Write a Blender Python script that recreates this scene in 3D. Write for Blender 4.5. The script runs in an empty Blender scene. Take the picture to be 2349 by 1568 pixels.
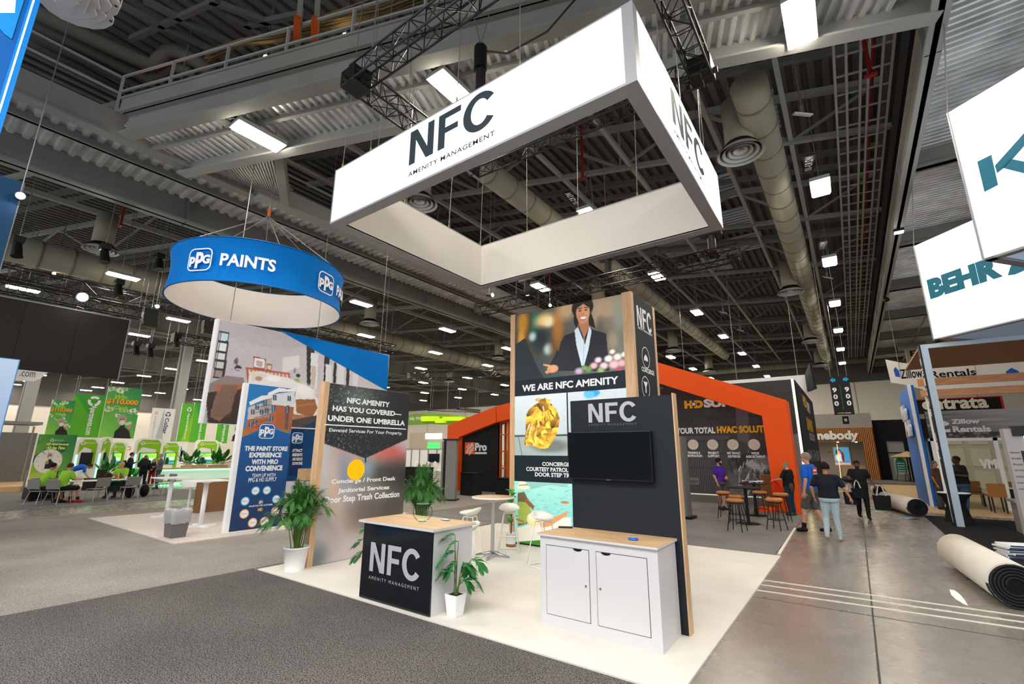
import bpy, math, random
import numpy as np
from mathutils import Vector, Matrix
random.seed(7); rng = np.random.default_rng(7)
SC = bpy.context.scene; COL = SC.collection
# ------------------------------------------------------------------ camera
FPX, PITCH, YAW, ROLL, CH = 1058.9, math.radians(13.45), math.radians(35.8), math.radians(-.38), 1.9
_f = np.array([-math.sin(YAW)*math.cos(PITCH), math.cos(YAW)*math.cos(PITCH), math.sin(PITCH)])
_r0 = np.cross(_f, [0, 0, 1]); _r0 /= np.linalg.norm(_r0); _d = np.cross(_f, _r0)
_c, _s = math.cos(ROLL), math.sin(ROLL)
CM = np.array([_c*_r0+_s*_d, -_s*_r0+_c*_d, _f])
CO = np.array([0, 0, CH])
cam = bpy.data.cameras.new('camera'); camo = bpy.data.objects.new('camera', cam); COL.objects.link(camo)
cam.sensor_width = 36; cam.lens = FPX/2349*36; cam.clip_start = .05; cam.clip_end = 300
_m = Matrix([list(CM[0]), list(-CM[1]), list(-CM[2])]).transposed().to_4x4(); _m.translation = Vector(CO)
camo.matrix_world = _m; SC.camera = camo
# ------------------------------------------------------------------ light & exposure
SC.view_settings.view_transform = 'Standard'; SC.view_settings.look = 'None'
SC.view_settings.gamma = 1; SC.view_settings.use_curve_mapping = False; SC.view_settings.exposure = 0.36
LAMP = 82.0      # radiance of the hall lamps
SIGN = .95      # radiance of backlit fabric
W = bpy.data.worlds.new('ambient_fill'); SC.world = W; W.use_nodes = True
W.node_tree.nodes['Background'].inputs[0].default_value = (.97, .985, 1, 1)
W.node_tree.nodes['Background'].inputs[1].default_value = .85  # even ambient fill, added through the open sides of the hall
def area_light(name, loc, sx, sy, power, rot=(0, 0, 0), col=(1, .985, .96)):
    L = bpy.data.lights.new(name, 'AREA'); L.shape = 'RECTANGLE'; L.size = sx; L.size_y = sy; L.energy = power; L.color = col
    o = bpy.data.objects.new(name, L); COL.objects.link(o); o.location = loc; o.rotation_euler = rot; return o
# lamps of the hall behind and beside the camera, outside the frame
area_light('hall_lamp_row', (-3, -4, 10), 22, 5, 2600)
area_light('hall_lamp_row', (6, 6, 9.8), 1.2, 20, 500)
# ------------------------------------------------------------------ back-projection helpers (pixel of the 2349x1568 photo -> world)
def ray(x, y): return CM.T @ np.array([x-1174.5, y-784, FPX])
def G(x, y, z=0.):
    d = ray(x, y); return CO + d*((z-CH)/d[2])
def PX(x, y, X):
    d = ray(x, y); return CO + d*(X/d[0])
def PY(x, y, Y):
    d = ray(x, y); return CO + d*(Y/d[1])
class Plane:                     # vertical plane with local u (right) and v (up) for prints
    def __init__(s, o, u):
        s.o = np.array(o, float); s.u = np.array([u[0], u[1], 0.]); s.u /= np.linalg.norm(s.u)
        s.v = np.array([0, 0, 1.]); s.n = np.cross(s.u, s.v)
    def hit(s, x, y):
        d = ray(x, y); return CO + d*(((s.o-CO) @ s.n)/(d @ s.n))
    def uv(s, x, y):
        p = s.hit(x, y)-s.o; return float(p @ s.u), float(p[2])
    def at(s, u, v, off=0.): return s.o + s.u*u + s.v*v + s.n*off
def planeX(X): return Plane((X, 0, 0), (0, 1))      # faces +X
def planeY(Y): return Plane((0, Y, 0), (1, 0))      # faces -Y
# ------------------------------------------------------------------ materials
MATS = {}
def lin(c):
    if isinstance(c, str): c = [int(c[i:i+2], 16)/255 for i in (0, 2, 4)]
    return tuple((v/12.92 if v <= .04045 else ((v+.055)/1.055)**2.4) for v in c)
def mat(name, col, rough=.6, metal=0, emit=0, emcol=None, noise=0, nscale=8, bump=0, bscale=60, coat=0, trans=0, ior=1.45, alpha=1, spec=None, stretch=None):
    if name in MATS: return MATS[name]
    m = bpy.data.materials.new(name); m.use_nodes = True; nt = m.node_tree; b = nt.nodes['Principled BSDF']; MATS[name] = m
    c = lin(col) if col is not None else (1, 1, 1)
    b.inputs['Base Color'].default_value = (*c, 1); b.inputs['Roughness'].default_value = rough; b.inputs['Metallic'].default_value = metal
    if spec is None and not metal and rough >= .45: spec = .25
    if spec is not None: b.inputs['Specular IOR Level'].default_value = spec
    if emit: b.inputs['Emission Color'].default_value = (*(lin(emcol) if emcol else c), 1); b.inputs['Emission Strength'].default_value = emit
    if coat: b.inputs['Coat Weight'].default_value = coat
    if trans: b.inputs['Transmission Weight'].default_value = trans; b.inputs['IOR'].default_value = ior
    if alpha < 1: b.inputs['Alpha'].default_value = alpha
    if noise or bump:
        tc = nt.nodes.new('ShaderNodeTexCoord'); mp = nt.nodes.new('ShaderNodeMapping'); nt.links.new(tc.outputs['Object'], mp.inputs[0])
        if stretch: mp.inputs['Scale'].default_value = stretch
    if noise:
        n = nt.nodes.new('ShaderNodeTexNoise'); n.inputs['Scale'].default_value = nscale; n.inputs['Detail'].default_value = 4; nt.links.new(mp.outputs[0], n.inputs['Vector'])
        mr = nt.nodes.new('ShaderNodeMapRange'); mr.inputs[1].default_value = .3; mr.inputs[2].default_value = .7; mr.inputs[3].default_value = 1-noise; mr.inputs[4].default_value = 1+noise
        nt.links.new(n.outputs[0], mr.inputs[0])
        mx = nt.nodes.new('ShaderNodeVectorMath'); mx.operation = 'SCALE'; mx.inputs[0].default_value = c
        nt.links.new(mr.outputs[0], mx.inputs['Scale']); nt.links.new(mx.outputs[0], b.inputs['Base Color'])
    if bump:
        n2 = nt.nodes.new('ShaderNodeTexNoise'); n2.inputs['Scale'].default_value = bscale; n2.inputs['Detail'].default_value = 3; nt.links.new(mp.outputs[0], n2.inputs['Vector'])
        bp = nt.nodes.new('ShaderNodeBump'); bp.inputs['Strength'].default_value = bump; bp.inputs['Distance'].default_value = .02
        nt.links.new(n2.outputs[0], bp.inputs['Height']); nt.links.new(bp.outputs[0], b.inputs['Normal'])
    return m
def mat_carpet(name, c0, c1, scale=110):
    m = bpy.data.materials.new(name); m.use_nodes = True; nt = m.node_tree; b = nt.nodes['Principled BSDF']; MATS[name] = m
    tc = nt.nodes.new('ShaderNodeTexCoord'); n = nt.nodes.new('ShaderNodeTexNoise'); n.inputs['Scale'].default_value = scale; n.inputs['Detail'].default_value = 2
    n3 = nt.nodes.new('ShaderNodeTexNoise'); n3.inputs['Scale'].default_value = .7; n3.inputs['Detail'].default_value = 5
    nt.links.new(tc.outputs['Object'], n.inputs['Vector']); nt.links.new(tc.outputs['Object'], n3.inputs['Vector'])
    r = nt.nodes.new('ShaderNodeValToRGB'); r.color_ramp.elements[0].position = .36; r.color_ramp.elements[1].position = .66
    r.color_ramp.elements[0].color = (*lin(c0), 1); r.color_ramp.elements[1].color = (*lin(c1), 1)
    mr = nt.nodes.new('ShaderNodeMapRange'); mr.inputs[1].default_value = .3; mr.inputs[2].default_value = .7; mr.inputs[3].default_value = .85; mr.inputs[4].default_value = 1.15
    mx = nt.nodes.new('ShaderNodeVectorMath'); mx.operation = 'SCALE'
    nt.links.new(n.outputs[0], r.inputs[0]); nt.links.new(r.outputs[0], mx.inputs[0]); nt.links.new(n3.outputs[0], mr.inputs[0]); nt.links.new(mr.outputs[0], mx.inputs['Scale'])
    nt.links.new(mx.outputs[0], b.inputs['Base Color']); b.inputs['Roughness'].default_value = .95; b.inputs['Specular IOR Level'].default_value = .1
    bp = nt.nodes.new('ShaderNodeBump'); bp.inputs['Strength'].default_value = .5; bp.inputs['Distance'].default_value = .01
    nt.links.new(n.outputs[0], bp.inputs['Height']); nt.links.new(bp.outputs[0], b.inputs['Normal'])
    return m
def mat_attr(name, rough=.5, emit=0.):
    m = bpy.data.materials.new(name); m.use_nodes = True; nt = m.node_tree; b = nt.nodes['Principled BSDF']; MATS[name] = m
    a = nt.nodes.new('ShaderNodeVertexColor'); a.layer_name = 'print'
    nt.links.new(a.outputs[0], b.inputs['Base Color']); b.inputs['Roughness'].default_value = rough
    if emit: nt.links.new(a.outputs[0], b.inputs['Emission Color']); b.inputs['Emission Strength'].default_value = emit
    return m
def mat_wood(name, c0, c1, axis=(1, 12, 12), scale=2.5, rough=.45):
    m = bpy.data.materials.new(name); m.use_nodes = True; nt = m.node_tree; b = nt.nodes['Principled BSDF']; MATS[name] = m
    tc = nt.nodes.new('ShaderNodeTexCoord'); mp = nt.nodes.new('ShaderNodeMapping'); mp.inputs['Scale'].default_value = axis
    n = nt.nodes.new('ShaderNodeTexNoise'); n.inputs['Scale'].default_value = scale; n.inputs['Detail'].default_value = 6
    nt.links.new(tc.outputs['Object'], mp.inputs[0]); nt.links.new(mp.outputs[0], n.inputs['Vector'])
    r = nt.nodes.new('ShaderNodeValToRGB'); r.color_ramp.elements[0].position = .35; r.color_ramp.elements[1].position = .65
    r.color_ramp.elements[0].color = (*lin(c0), 1); r.color_ramp.elements[1].color = (*lin(c1), 1)
    nt.links.new(n.outputs[0], r.inputs[0]); nt.links.new(r.outputs[0], b.inputs['Base Color']); b.inputs['Roughness'].default_value = rough
    return m
def mat_concrete(name):
    m = bpy.data.materials.new(name); m.use_nodes = True; nt = m.node_tree; b = nt.nodes['Principled BSDF']; MATS[name] = m
    tc = nt.nodes.new('ShaderNodeTexCoord'); n = nt.nodes.new('ShaderNodeTexNoise'); n.inputs['Scale'].default_value = .5; n.inputs['Detail'].default_value = 5; n.inputs['Roughness'].default_value = .55
    nt.links.new(tc.outputs['Object'], n.inputs['Vector'])
    r = nt.nodes.new('ShaderNodeValToRGB'); r.color_ramp.elements[0].position = .3; r.color_ramp.elements[1].position = .72
    r.color_ramp.elements[0].color = (*lin('7a746c'), 1); r.color_ramp.elements[1].color = (*lin('928b82'), 1)
    nt.links.new(n.outputs[0], r.inputs[0]); nt.links.new(r.outputs[0], b.inputs['Base Color'])
    n2 = nt.nodes.new('ShaderNodeTexNoise'); n2.inputs['Scale'].default_value = 3; n2.inputs['Detail'].default_value = 6; nt.links.new(tc.outputs['Object'], n2.inputs['Vector'])
    mr = nt.nodes.new('ShaderNodeMapRange'); mr.inputs[1].default_value = .3; mr.inputs[2].default_value = .7; mr.inputs[3].default_value = .24; mr.inputs[4].default_value = .3
    nt.links.new(n2.outputs[0], mr.inputs[0]); nt.links.new(mr.outputs[0], b.inputs['Roughness'])
    b.inputs['Specular IOR Level'].default_value = .6
    return m
def mat_glass(name, tint='f4faf8', mixf=.05):
    m = bpy.data.materials.new(name); m.use_nodes = True; nt = m.node_tree; MATS[name] = m
    nt.nodes.remove(nt.nodes['Principled BSDF']); out = nt.nodes['Material Output']
    t = nt.nodes.new('ShaderNodeBsdfTransparent'); t.inputs[0].default_value = (*lin(tint), 1)
    g = nt.nodes.new('ShaderNodeBsdfGlossy'); g.inputs['Roughness'].default_value = .03
    fr = nt.nodes.new('ShaderNodeLayerWeight'); fr.inputs[0].default_value = mixf
    mx = nt.nodes.new('ShaderNodeMixShader'); nt.links.new(fr.outputs['Fresnel'], mx.inputs[0]); nt.links.new(t.outputs[0], mx.inputs[1]); nt.links.new(g.outputs[0], mx.inputs[2])
    nt.links.new(mx.outputs[0], out.inputs[0]); return m
# ------------------------------------------------------------------ mesh builder
class MB:
    def __init__(s): s.v = []; s.f = []
    def add(s, vs, fs):
        k = len(s.v); s.v += [tuple(float(c) for c in p) for p in vs]; s.f += [tuple(i+k for i in f) for f in fs]; return s
    def box(s, x0, x1, y0, y1, z0, z1, M=None):
        vs = [(x, y, z) for x in (x0, x1) for y in (y0, y1) for z in (z0, z1)]
        if M is not None: vs = [tuple(M @ Vector(p)) for p in vs]
        return s.add(vs, [(0, 1, 3, 2), (4, 6, 7, 5), (0, 4, 5, 1), (2, 3, 7, 6), (0, 2, 6, 4), (1, 5, 7, 3)])
    def bar(s, p, q, w, h=None):       # rectangular beam, h = vertical depth
        h = h or w; p = np.array(p, float); q = np.array(q, float); d = q-p; L = np.linalg.norm(d)
        if L < 1e-6: return s
        d /= L; up = np.array([0, 0, 1.]) if abs(d[2]) < .95 else np.array([1., 0, 0])
        a = np.cross(d, up); a /= np.linalg.norm(a); b = np.cross(a, d)
        vs = [e+a*i*w/2+b*j*h/2 for e in (p, q) for i, j in ((-1, -1), (1, -1), (1, 1), (-1, 1))]
        return s.add(vs, [(3, 2, 1, 0), (4, 5, 6, 7), (0, 1, 5, 4), (1, 2, 6, 5), (2, 3, 7, 6), (3, 0, 4, 7)])
    def tube(s, pts, r, n=8, cap=True):
        pts = [np.array(p, float) for p in pts]; rs = r if hasattr(r, '__len__') else [r]*len(pts); k = len(s.v); prev = None
        for i, p in enumerate(pts):
            d = pts[min(i+1, len(pts)-1)]-pts[max(i-1, 0)]; d /= (np.linalg.norm(d)+1e-9)
            if prev is None:
                up = np.array([0, 0, 1.]) if abs(d[2]) < .9 else np.array([1., 0, 0]); a = np.cross(d, up)
            else: a = prev-d*(prev @ d)
            a /= (np.linalg.norm(a)+1e-9); b = np.cross(d, a); prev = a
            for j in range(n):
                t = 2*math.pi*j/n; s.v.append(tuple(p+(a*math.cos(t)+b*math.sin(t))*rs[i]))
        for i in range(len(pts)-1):
            for j in range(n): s.f.append((k+i*n+j, k+i*n+(j+1) % n, k+(i+1)*n+(j+1) % n, k+(i+1)*n+j))
        if cap: s.f.append(tuple(k+j for j in reversed(range(n)))); s.f.append(tuple(k+(len(pts)-1)*n+j for j in range(n)))
        return s
    def lathe(s, prof, c=(0, 0, 0), n=24, sx=1, sy=1):
        k = len(s.v)
        for r, z in prof:
            for j in range(n):
                t = 2*math.pi*j/n; s.v.append((c[0]+r*math.cos(t)*sx, c[1]+r*math.sin(t)*sy, c[2]+z))
        for i in range(len(prof)-1):
            for j in range(n): s.f.append((k+i*n+j, k+i*n+(j+1) % n, k+(i+1)*n+(j+1) % n, k+(i+1)*n+j))
        return s
    def ell(s, c, rx, ry, rz, n=12, m=8, M=None):
        k = len(s.v); c = Vector(c)
        for i in range(m+1):
            ph = math.pi*i/m
            for j in range(n):
                t = 2*math.pi*j/n; p = Vector((rx*math.sin(ph)*math.cos(t), ry*math.sin(ph)*math.sin(t), -rz*math.cos(ph)))
                if M is not None: p = M @ p
                s.v.append(tuple(c+p))
        for i in range(m):
            for j in range(n): s.f.append((k+i*n+j, k+i*n+(j+1) % n, k+(i+1)*n+(j+1) % n, k+(i+1)*n+j))
        return s
    def prism(s, P, pts, t0, t1):      # polygon given in plane P's (u, v); extruded from offset t0 (back) to t1 (front)
        n = len(pts); a = sum(pts[i][0]*pts[(i+1) % n][1]-pts[(i+1) % n][0]*pts[i][1] for i in range(n))
        if a < 0: pts = pts[::-1]
        k = len(s.v)
        for t in (t0, t1): s.v += [tuple(P.at(u, v, t)) for u, v in pts]
        s.f.append(tuple(k+n+i for i in range(n))); s.f.append(tuple(k+i for i in reversed(range(n))))
        for i in range(n): s.f.append((k+i, k+(i+1) % n, k+n+(i+1) % n, k+n+i))
        return s
def mesh(name, mb, smooth=False, bevel=0):
    me = bpy.data.meshes.new(name); me.from_pydata(mb.v, [], mb.f); me.validate()
    if smooth: me.polygons.foreach_set('use_smooth', [True]*len(me.polygons))
    me.update(); return me
def obj(name, mb, m=None, parent=None, smooth=False, loc=None, label=None, bevel=0, kind=None):
    me = mb if isinstance(mb, bpy.types.Mesh) else mesh(name, mb, smooth)
    o = bpy.data.objects.new(name, me); COL.objects.link(o)
    if m is not None and len(me.materials) == 0: me.materials.append(m)
    if parent is not None: o.parent = parent
    if loc is not None: o.location = loc
    if label: o['label'] = label
    if kind: o['kind'] = kind
    if bevel:
        b = o.modifiers.new('bevel', 'BEVEL'); b.width = bevel; b.segments = 2; b.limit_method = 'ANGLE'
    return o
def thing(name, label, cat, loc=(0, 0, 0), rz=0, group=None):
    o = bpy.data.objects.new(name, None); COL.objects.link(o); o.location = loc; o.rotation_euler = (0, 0, rz); o.empty_display_size = .1
    o['label'] = label; o['category'] = cat
    if group: o['group'] = group
    return o
def tag(o, label, cat, group=None):
    o['label'] = label; o['category'] = cat
    if group: o['group'] = group
    return o
def struct(o): o['kind'] = 'structure'; return o
def kids(o): return [c for c in COL.objects if c.parent == o]
def dup(root, loc, rz=None, label=None, group=None, tree=None):
    tree = tree or [(c, kids(c)) for c in kids(root)]
    r = root.copy(); COL.objects.link(r); r.location = loc
    if rz is not None: r.rotation_euler = (0, 0, rz)
    if label: r['label'] = label
    if group: r['group'] = group
    for c, gs in tree:
        d = c.copy(); COL.objects.link(d); d.parent = r
        for g in gs: e = g.copy(); COL.objects.link(e); e.parent = d
    return r
# ------------------------------------------------------------------ lettering
_fc = {}
def text_geom(body, bold=0., shear=0., spacing=1., line=1.):
    key = (body, bold, shear, spacing, line)
    if key in _fc: return _fc[key]
    cu = bpy.data.curves.new('t', 'FONT'); cu.body = body; cu.size = 1; cu.offset = bold; cu.shear = shear; cu.space_character = spacing; cu.align_x = 'CENTER'; cu.space_line = line
    cu.resolution_u = 3
    o = bpy.data.objects.new('t', cu); COL.objects.link(o); dg = bpy.context.evaluated_depsgraph_get(); dg.update()
    me = bpy.data.meshes.new_from_object(o.evaluated_get(dg)); vs = np.array([v.co[:2] for v in me.vertices]).reshape(-1, 2); fs = [tuple(p.vertices) for p in me.polygons]
    bpy.data.objects.remove(o); bpy.data.curves.remove(cu); bpy.data.meshes.remove(me); _fc[key] = (vs, fs); return vs, fs
def put_text(parent, P, u0, u1, v0, v1, body, m, bold=.02, shear=0., spacing=1., off=.006, depth=0., name='lettering', line=1., mirror=False, rot=0):
    vs, fs = text_geom(body, bold, shear, spacing, line)
    if len(vs) == 0: return None
    a, b = vs.min(0), vs.max(0); q = (vs-a)/(b-a)
    if rot:  # text running top to bottom
        q = np.stack([q[:, 1], 1-q[:, 0]], 1)
    q = q*[u1-u0, v1-v0]+[u0, v0]
    mb = MB(); mb.add([P.at(u, v, off+depth) for u, v in q], fs)
    if depth:
        n = len(q); mb.v += [tuple(P.at(u, v, off)) for u, v in q]
        ec = {}
        for f in fs:
            for i in range(len(f)):
                e = (f[i], f[(i+1) % len(f)]); k = (min(e), max(e)); ec.setdefault(k, []).append(e)
        for k, l in ec.items():
            if len(l) == 1: x, y = l[0]; mb.f.append((y, x, x+n, y+n))
    return obj(name, mb, m, parent)
def text_px(parent, P, bl, br, top, body, m, **kw):   # fitted between baseline ends bl, br and the cap line through pixel top
    u0, v0 = P.uv(*bl); u1, v1 = P.uv(*br); v = P.uv(*top)[1]; vb = v0 if kw.pop('usebl', True) else (v0+v1)/2
    return put_text(parent, P, u0, u1, vb, v, body, m, **kw)
def poly(parent, P, pts, m, off=.004, name='panel', thick=0):
    mb = MB()
    if thick: mb.prism(P, pts, off, off+thick)
    else:
        n = len(pts); a = sum(pts[i][0]*pts[(i+1) % n][1]-pts[(i+1) % n][0]*pts[i][1] for i in range(n))
        if a < 0: pts = pts[::-1]
        mb.add([P.at(u, v, off) for u, v in pts], [tuple(range(n))])
    return obj(name, mb, m, parent)
def polypx(parent, P, px, m, **kw): return poly(parent, P, [P.uv(*p) for p in px], m, **kw)
def nfc_polys():                  # the three block letters, unit height, (u, v) convex/simple polygons
    w = .74; d = .205; k = d*1.02
    out = [[(0, 0), (.19, 0), (.19, .68), (0, 1)], [(0, 1), (.19, .68), (.22, 1)], [(.22, 1), (.19, .68), (w-.22, 0), (w-.19, .32)], [(w-.22, 0), (w, 0), (w-.19, .32)], [(w-.19, .32), (w, 0), (w, 1), (w-.19, 1)],
           [(.87, 0), (1.065, 0), (1.065, 1), (.87, 1)], [(1.065, .83), (1.49, .83), (1.49, 1), (1.065, 1)], [(1.065, .41), (1.42, .41), (1.42, .575), (1.065, .575)]]
    cx, cy, R, r = 1.99, .5, (.43, .52), (.225, .345); n = 26; a0, a1 = math.radians(35), math.radians(325); arc = []
    for i in range(n):
        t = a0+(a1-a0)*i/n; t2 = a0+(a1-a0)*(i+1)/n
        q = [(cx+R[0]*math.cos(t), cy+R[1]*math.sin(t)), (cx+R[0]*math.cos(t2), cy+R[1]*math.sin(t2)), (cx+r[0]*math.cos(t2), cy+r[1]*math.sin(t2)), (cx+r[0]*math.cos(t), cy+r[1]*math.sin(t))]
        out.append(q)
    return out
def put_nfc(parent, P, u0, u1, v0, v1, m, off=.006):
    mb = MB()
    for pl in nfc_polys():
        q = [(u0+(u1-u0)*a/2.36, v0+(v1-v0)*b) for a, b in pl]
        ar = sum(q[i][0]*q[(i+1) % len(q)][1]-q[(i+1) % len(q)][0]*q[i][1] for i in range(len(q)))
        if ar < 0: q = q[::-1]
        mb.add([P.at(u, v, off) for u, v in q], [tuple(range(len(q)))])
    return obj('logo_lettering', mb, m, parent)
# ------------------------------------------------------------------ printed pictures (colour grid baked as the print's own colours)
def s2l(a): return np.where(a <= .04045, a/12.92, ((a+.055)/1.055)**2.4)
class Cv:                         # unit canvas, u right, v up
    def __init__(s, w, h, col):
        s.w, s.h = w, h; s.a = np.ones((h, w, 3))*np.array(hexc(col)); s.U, s.V = np.meshgrid((np.arange(w)+.5)/w, (np.arange(h)+.5)/h)
    def _mix(s, k, col):
        k = np.clip(k, 0, 1)[..., None]; c = col if isinstance(col, np.ndarray) else np.array(hexc(col)); s.a = s.a*(1-k)+c*k; return s
    def ell(s, cx, cy, rx, ry, col, soft=.0, op=1., rot=0):
        x, y = s.U-cx, s.V-cy
        if rot: c, d = math.cos(rot), math.sin(rot); A = s.w/s.h; y = y/A; x, y = x*c+y*d, (-x*d+y*c)*A
        d = np.sqrt((x/rx)**2+(y/ry)**2); e = max(soft, 1.2/s.w/rx); return s._mix(op*np.clip((1+e/2-d)/e, 0, 1), col)
    def rect(s, a, b, c, d, col, soft=0., op=1.):
        e = max(soft, 1e-3); k = np.clip((s.U-a)/e+.5, 0, 1)*np.clip((c-s.U)/e+.5, 0, 1)*np.clip((s.V-b)/e+.5, 0, 1)*np.clip((d-s.V)/e+.5, 0, 1); return s._mix(k*op, col)
    def poly(s, pts, col, op=1.):
        n = len(pts); ins = np.zeros(s.U.shape, bool)
        for i in range(n):
            (x0, y0), (x1, y1) = pts[i], pts[(i+1) % n]
            c = ((y0 > s.V) != (y1 > s.V)) & (s.U < (x1-x0)*(s.V-y0)/((y1-y0) or 1e-9)+x0); ins ^= c
        return s._mix(ins*op, col)
    def line(s, p, q, w, col, op=1.):
        A = s.h/s.w; x0, y0, x1, y1 = p[0], p[1]*A, q[0], q[1]*A; X, Y = s.U, s.V*A; dx, dy = x1-x0, y1-y0; L = dx*dx+dy*dy+1e-12
        t = np.clip(((X-x0)*dx+(Y-y0)*dy)/L, 0, 1); d = np.hypot(X-x0-t*dx, Y-y0-t*dy); e = 1/s.w; return s._mix(op*np.clip((w/2-d)/e+.5, 0, 1), col)
    def grad(s, c0, c1, ang=90):
        t = math.radians(ang); k = s.U*math.cos(t)+s.V*math.sin(t); k = (k-k.min())/(k.max()-k.min()); s.a = (1-k)[..., None]*np.array(hexc(c0))+k[..., None]*np.array(hexc(c1)); return s
    def noise(s, amp, cell=1, mask=None):
        n = rng.normal(0, amp, (s.h//cell+1, s.w//cell+1)).repeat(cell, 0).repeat(cell, 1)[:s.h, :s.w]
        if mask is not None: n = n*mask
        s.a = np.clip(s.a+n[..., None], 0, 1); return s
    def blur(s, r):
        k = np.exp(-np.linspace(-2, 2, 2*r+1)**2); k /= k.sum()
        for ax in (0, 1):
            pad = [(0, 0)]*3; pad[ax] = (r, r); p = np.pad(s.a, pad, mode='edge')
            s.a = sum(k[i]*(p[i:i+s.h] if ax == 0 else p[:, i:i+s.w]) for i in range(2*r+1))
        return s
def hexc(c): return [int(c[i:i+2], 16)/255 for i in (0, 2, 4)] if isinstance(c, str) else c
def put_print(parent, P, u0, u1, v0, v1, cv, m, off=.003, name='printed_picture'):
    w, h = cv.w, cv.h; us = np.linspace(u0, u1, w); vs = np.linspace(v0, v1, h)
    U, V = np.meshgrid(us, vs); pts = P.o[None, None]+U[..., None]*P.u+V[..., None]*P.v+P.n*off
    me = bpy.data.meshes.new(name); n = w*h; me.vertices.add(n); me.vertices.foreach_set('co', pts.reshape(-1))
    i = (np.arange(h-1)[:, None]*w+np.arange(w-1)[None]).reshape(-1); q = np.stack([i, i+1, i+w+1, i+w], 1)
    me.loops.add(len(q)*4); me.loops.foreach_set('vertex_index', q.reshape(-1).astype(np.int32)); me.polygons.add(len(q)); me.polygons.foreach_set('loop_start', np.arange(len(q), dtype=np.int32)*4)
    me.update(calc_edges=True)
    ca = me.color_attributes.new('print', 'FLOAT_COLOR', 'POINT'); c = np.ones((n, 4), np.float32); c[:, :3] = s2l(np.clip(cv.a, 0, 1)).reshape(-1, 3); ca.data.foreach_set('color', c.reshape(-1))
    return obj(name, me, m, parent)
def remesh(name, mb, voxel, smooth=True, iters=2):
    me = mesh('tmp', mb); o = bpy.data.objects.new('tmp', me); COL.objects.link(o)
    r = o.modifiers.new('r', 'REMESH'); r.mode = 'VOXEL'; r.voxel_size = voxel; r.use_smooth_shade = True
    if iters: s = o.modifiers.new('s', 'SMOOTH'); s.factor = .6; s.iterations = iters
    dg = bpy.context.evaluated_depsgraph_get(); dg.update()
    out = bpy.data.meshes.new_from_object(o.evaluated_get(dg)); out.name = name; bpy.data.objects.remove(o); bpy.data.meshes.remove(me)
    out.polygons.foreach_set('use_smooth', [True]*len(out.polygons)); return out
# ------------------------------------------------------------------ common materials
M_white = mat('white_laminate', 'd3d1d2', .35); M_wtext = mat('white_vinyl', 'f4f4f4', .5); M_black = mat('black_fabric', '1c1c1f', .85, bump=.15, bscale=300)
M_char = mat('charcoal_graphic', '1f242b', .6, bump=.1, bscale=250); M_bmetal = mat('black_metal', '141414', .4, .3); M_grey_steel = mat('painted_steel', '858680', .6, noise=.1, nscale=.8)
M_dsteel = mat('dark_steel', '5c5d5a', .7); M_lsteel = mat('light_steel', '9a9c98', .55); M_chrome = mat('brushed_aluminium', 'b8b8ba', .25, .9)
M_wood = mat_wood('pale_oak', 'c9a273', 'ddb98b'); M_woodz = mat_wood('pale_oak_upright', 'c9a078', 'd9b48c', (12, 12, 1))
M_cable = mat('steel_cable', '8a8a86', .4, .5); M_print = mat_attr('printed_fabric', .55); M_glass = mat_glass('clear_glass')
M_lightbox = mat_attr('backlit_print', .6, .25); M_screen = mat('screen_glass', '02060b', .1, spec=.12); M_logo = mat('silver_grey_vinyl', 'b3b3b8', .4)
# ================================================================== the hall
fl = struct(obj('floor', MB().box(-88, 26, -9, 62, -.3, 0), mat_concrete('polished_concrete')))
for p, q in (((-.12, -8, 0), (.12, 60, 0)), ((-1.4, 7.6, 0), (12, 7.75, 0)), ((-1.4, 19, 0), (12, 19.1, 0))):
    obj('floor_joint', MB().bar((p[0], p[1], .0005), (q[0], q[1], .0005), .018, .003), mat('joint_dark', '4a4640', .8), fl)
wallm = mat('wall_cream', 'efe9de', .8); walld = mat('wall_upper_grey', '666461', .8)
wb = struct(obj('wall_back', MB().box(-88, 26, 60, 60.3, 0, 9.6), wallm)); obj('upper_wall', MB().box(-88, 26, 59.8, 60.2, 9.5, 15), walld, wb)
obj('wall_rail', MB().box(-88, 26, 59.6, 59.9, 9.3, 9.7), M_dsteel, wb)
for x in range(-80, 26, 9): obj('movable_panel_joint', MB().box(x-.04, x+.04, 59.97, 60.02, 0, 9.3), mat('joint_grey', 'b0a898', .8), wb)
wl = struct(obj('wall_left', MB().box(-88.3, -88, -9, 60, 0, 7.6), wallm)); obj('upper_wall', MB().box(-88.2, -87.8, -9, 60, 7.6, 15), walld, wl)
struct(obj('wall_right', MB().box(26, 26.3, 10, 60, 0, 15), walld))
# ---- ceiling: dark ribbed roof deck with everything fixed to it as parts
ce = MB()
for i in range(286): x = -88+i*.4; ce.box(x, x+.2, -9, 60, 14.05, 14.4)
ceil = struct(obj('ceiling', MB().box(-88.3, 26.3, -9, 60.3, 14.2, 14.6), mat('roof_deck_dark', '5e5d5c', .7)))
obj('roof_rib', ce, MATS['roof_deck_dark'], ceil, kind='stuff')
T = math.tan(math.radians(19.4))
def cpart(name, mb, m, **k): return obj(name, mb, m, ceil, **k)
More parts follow.
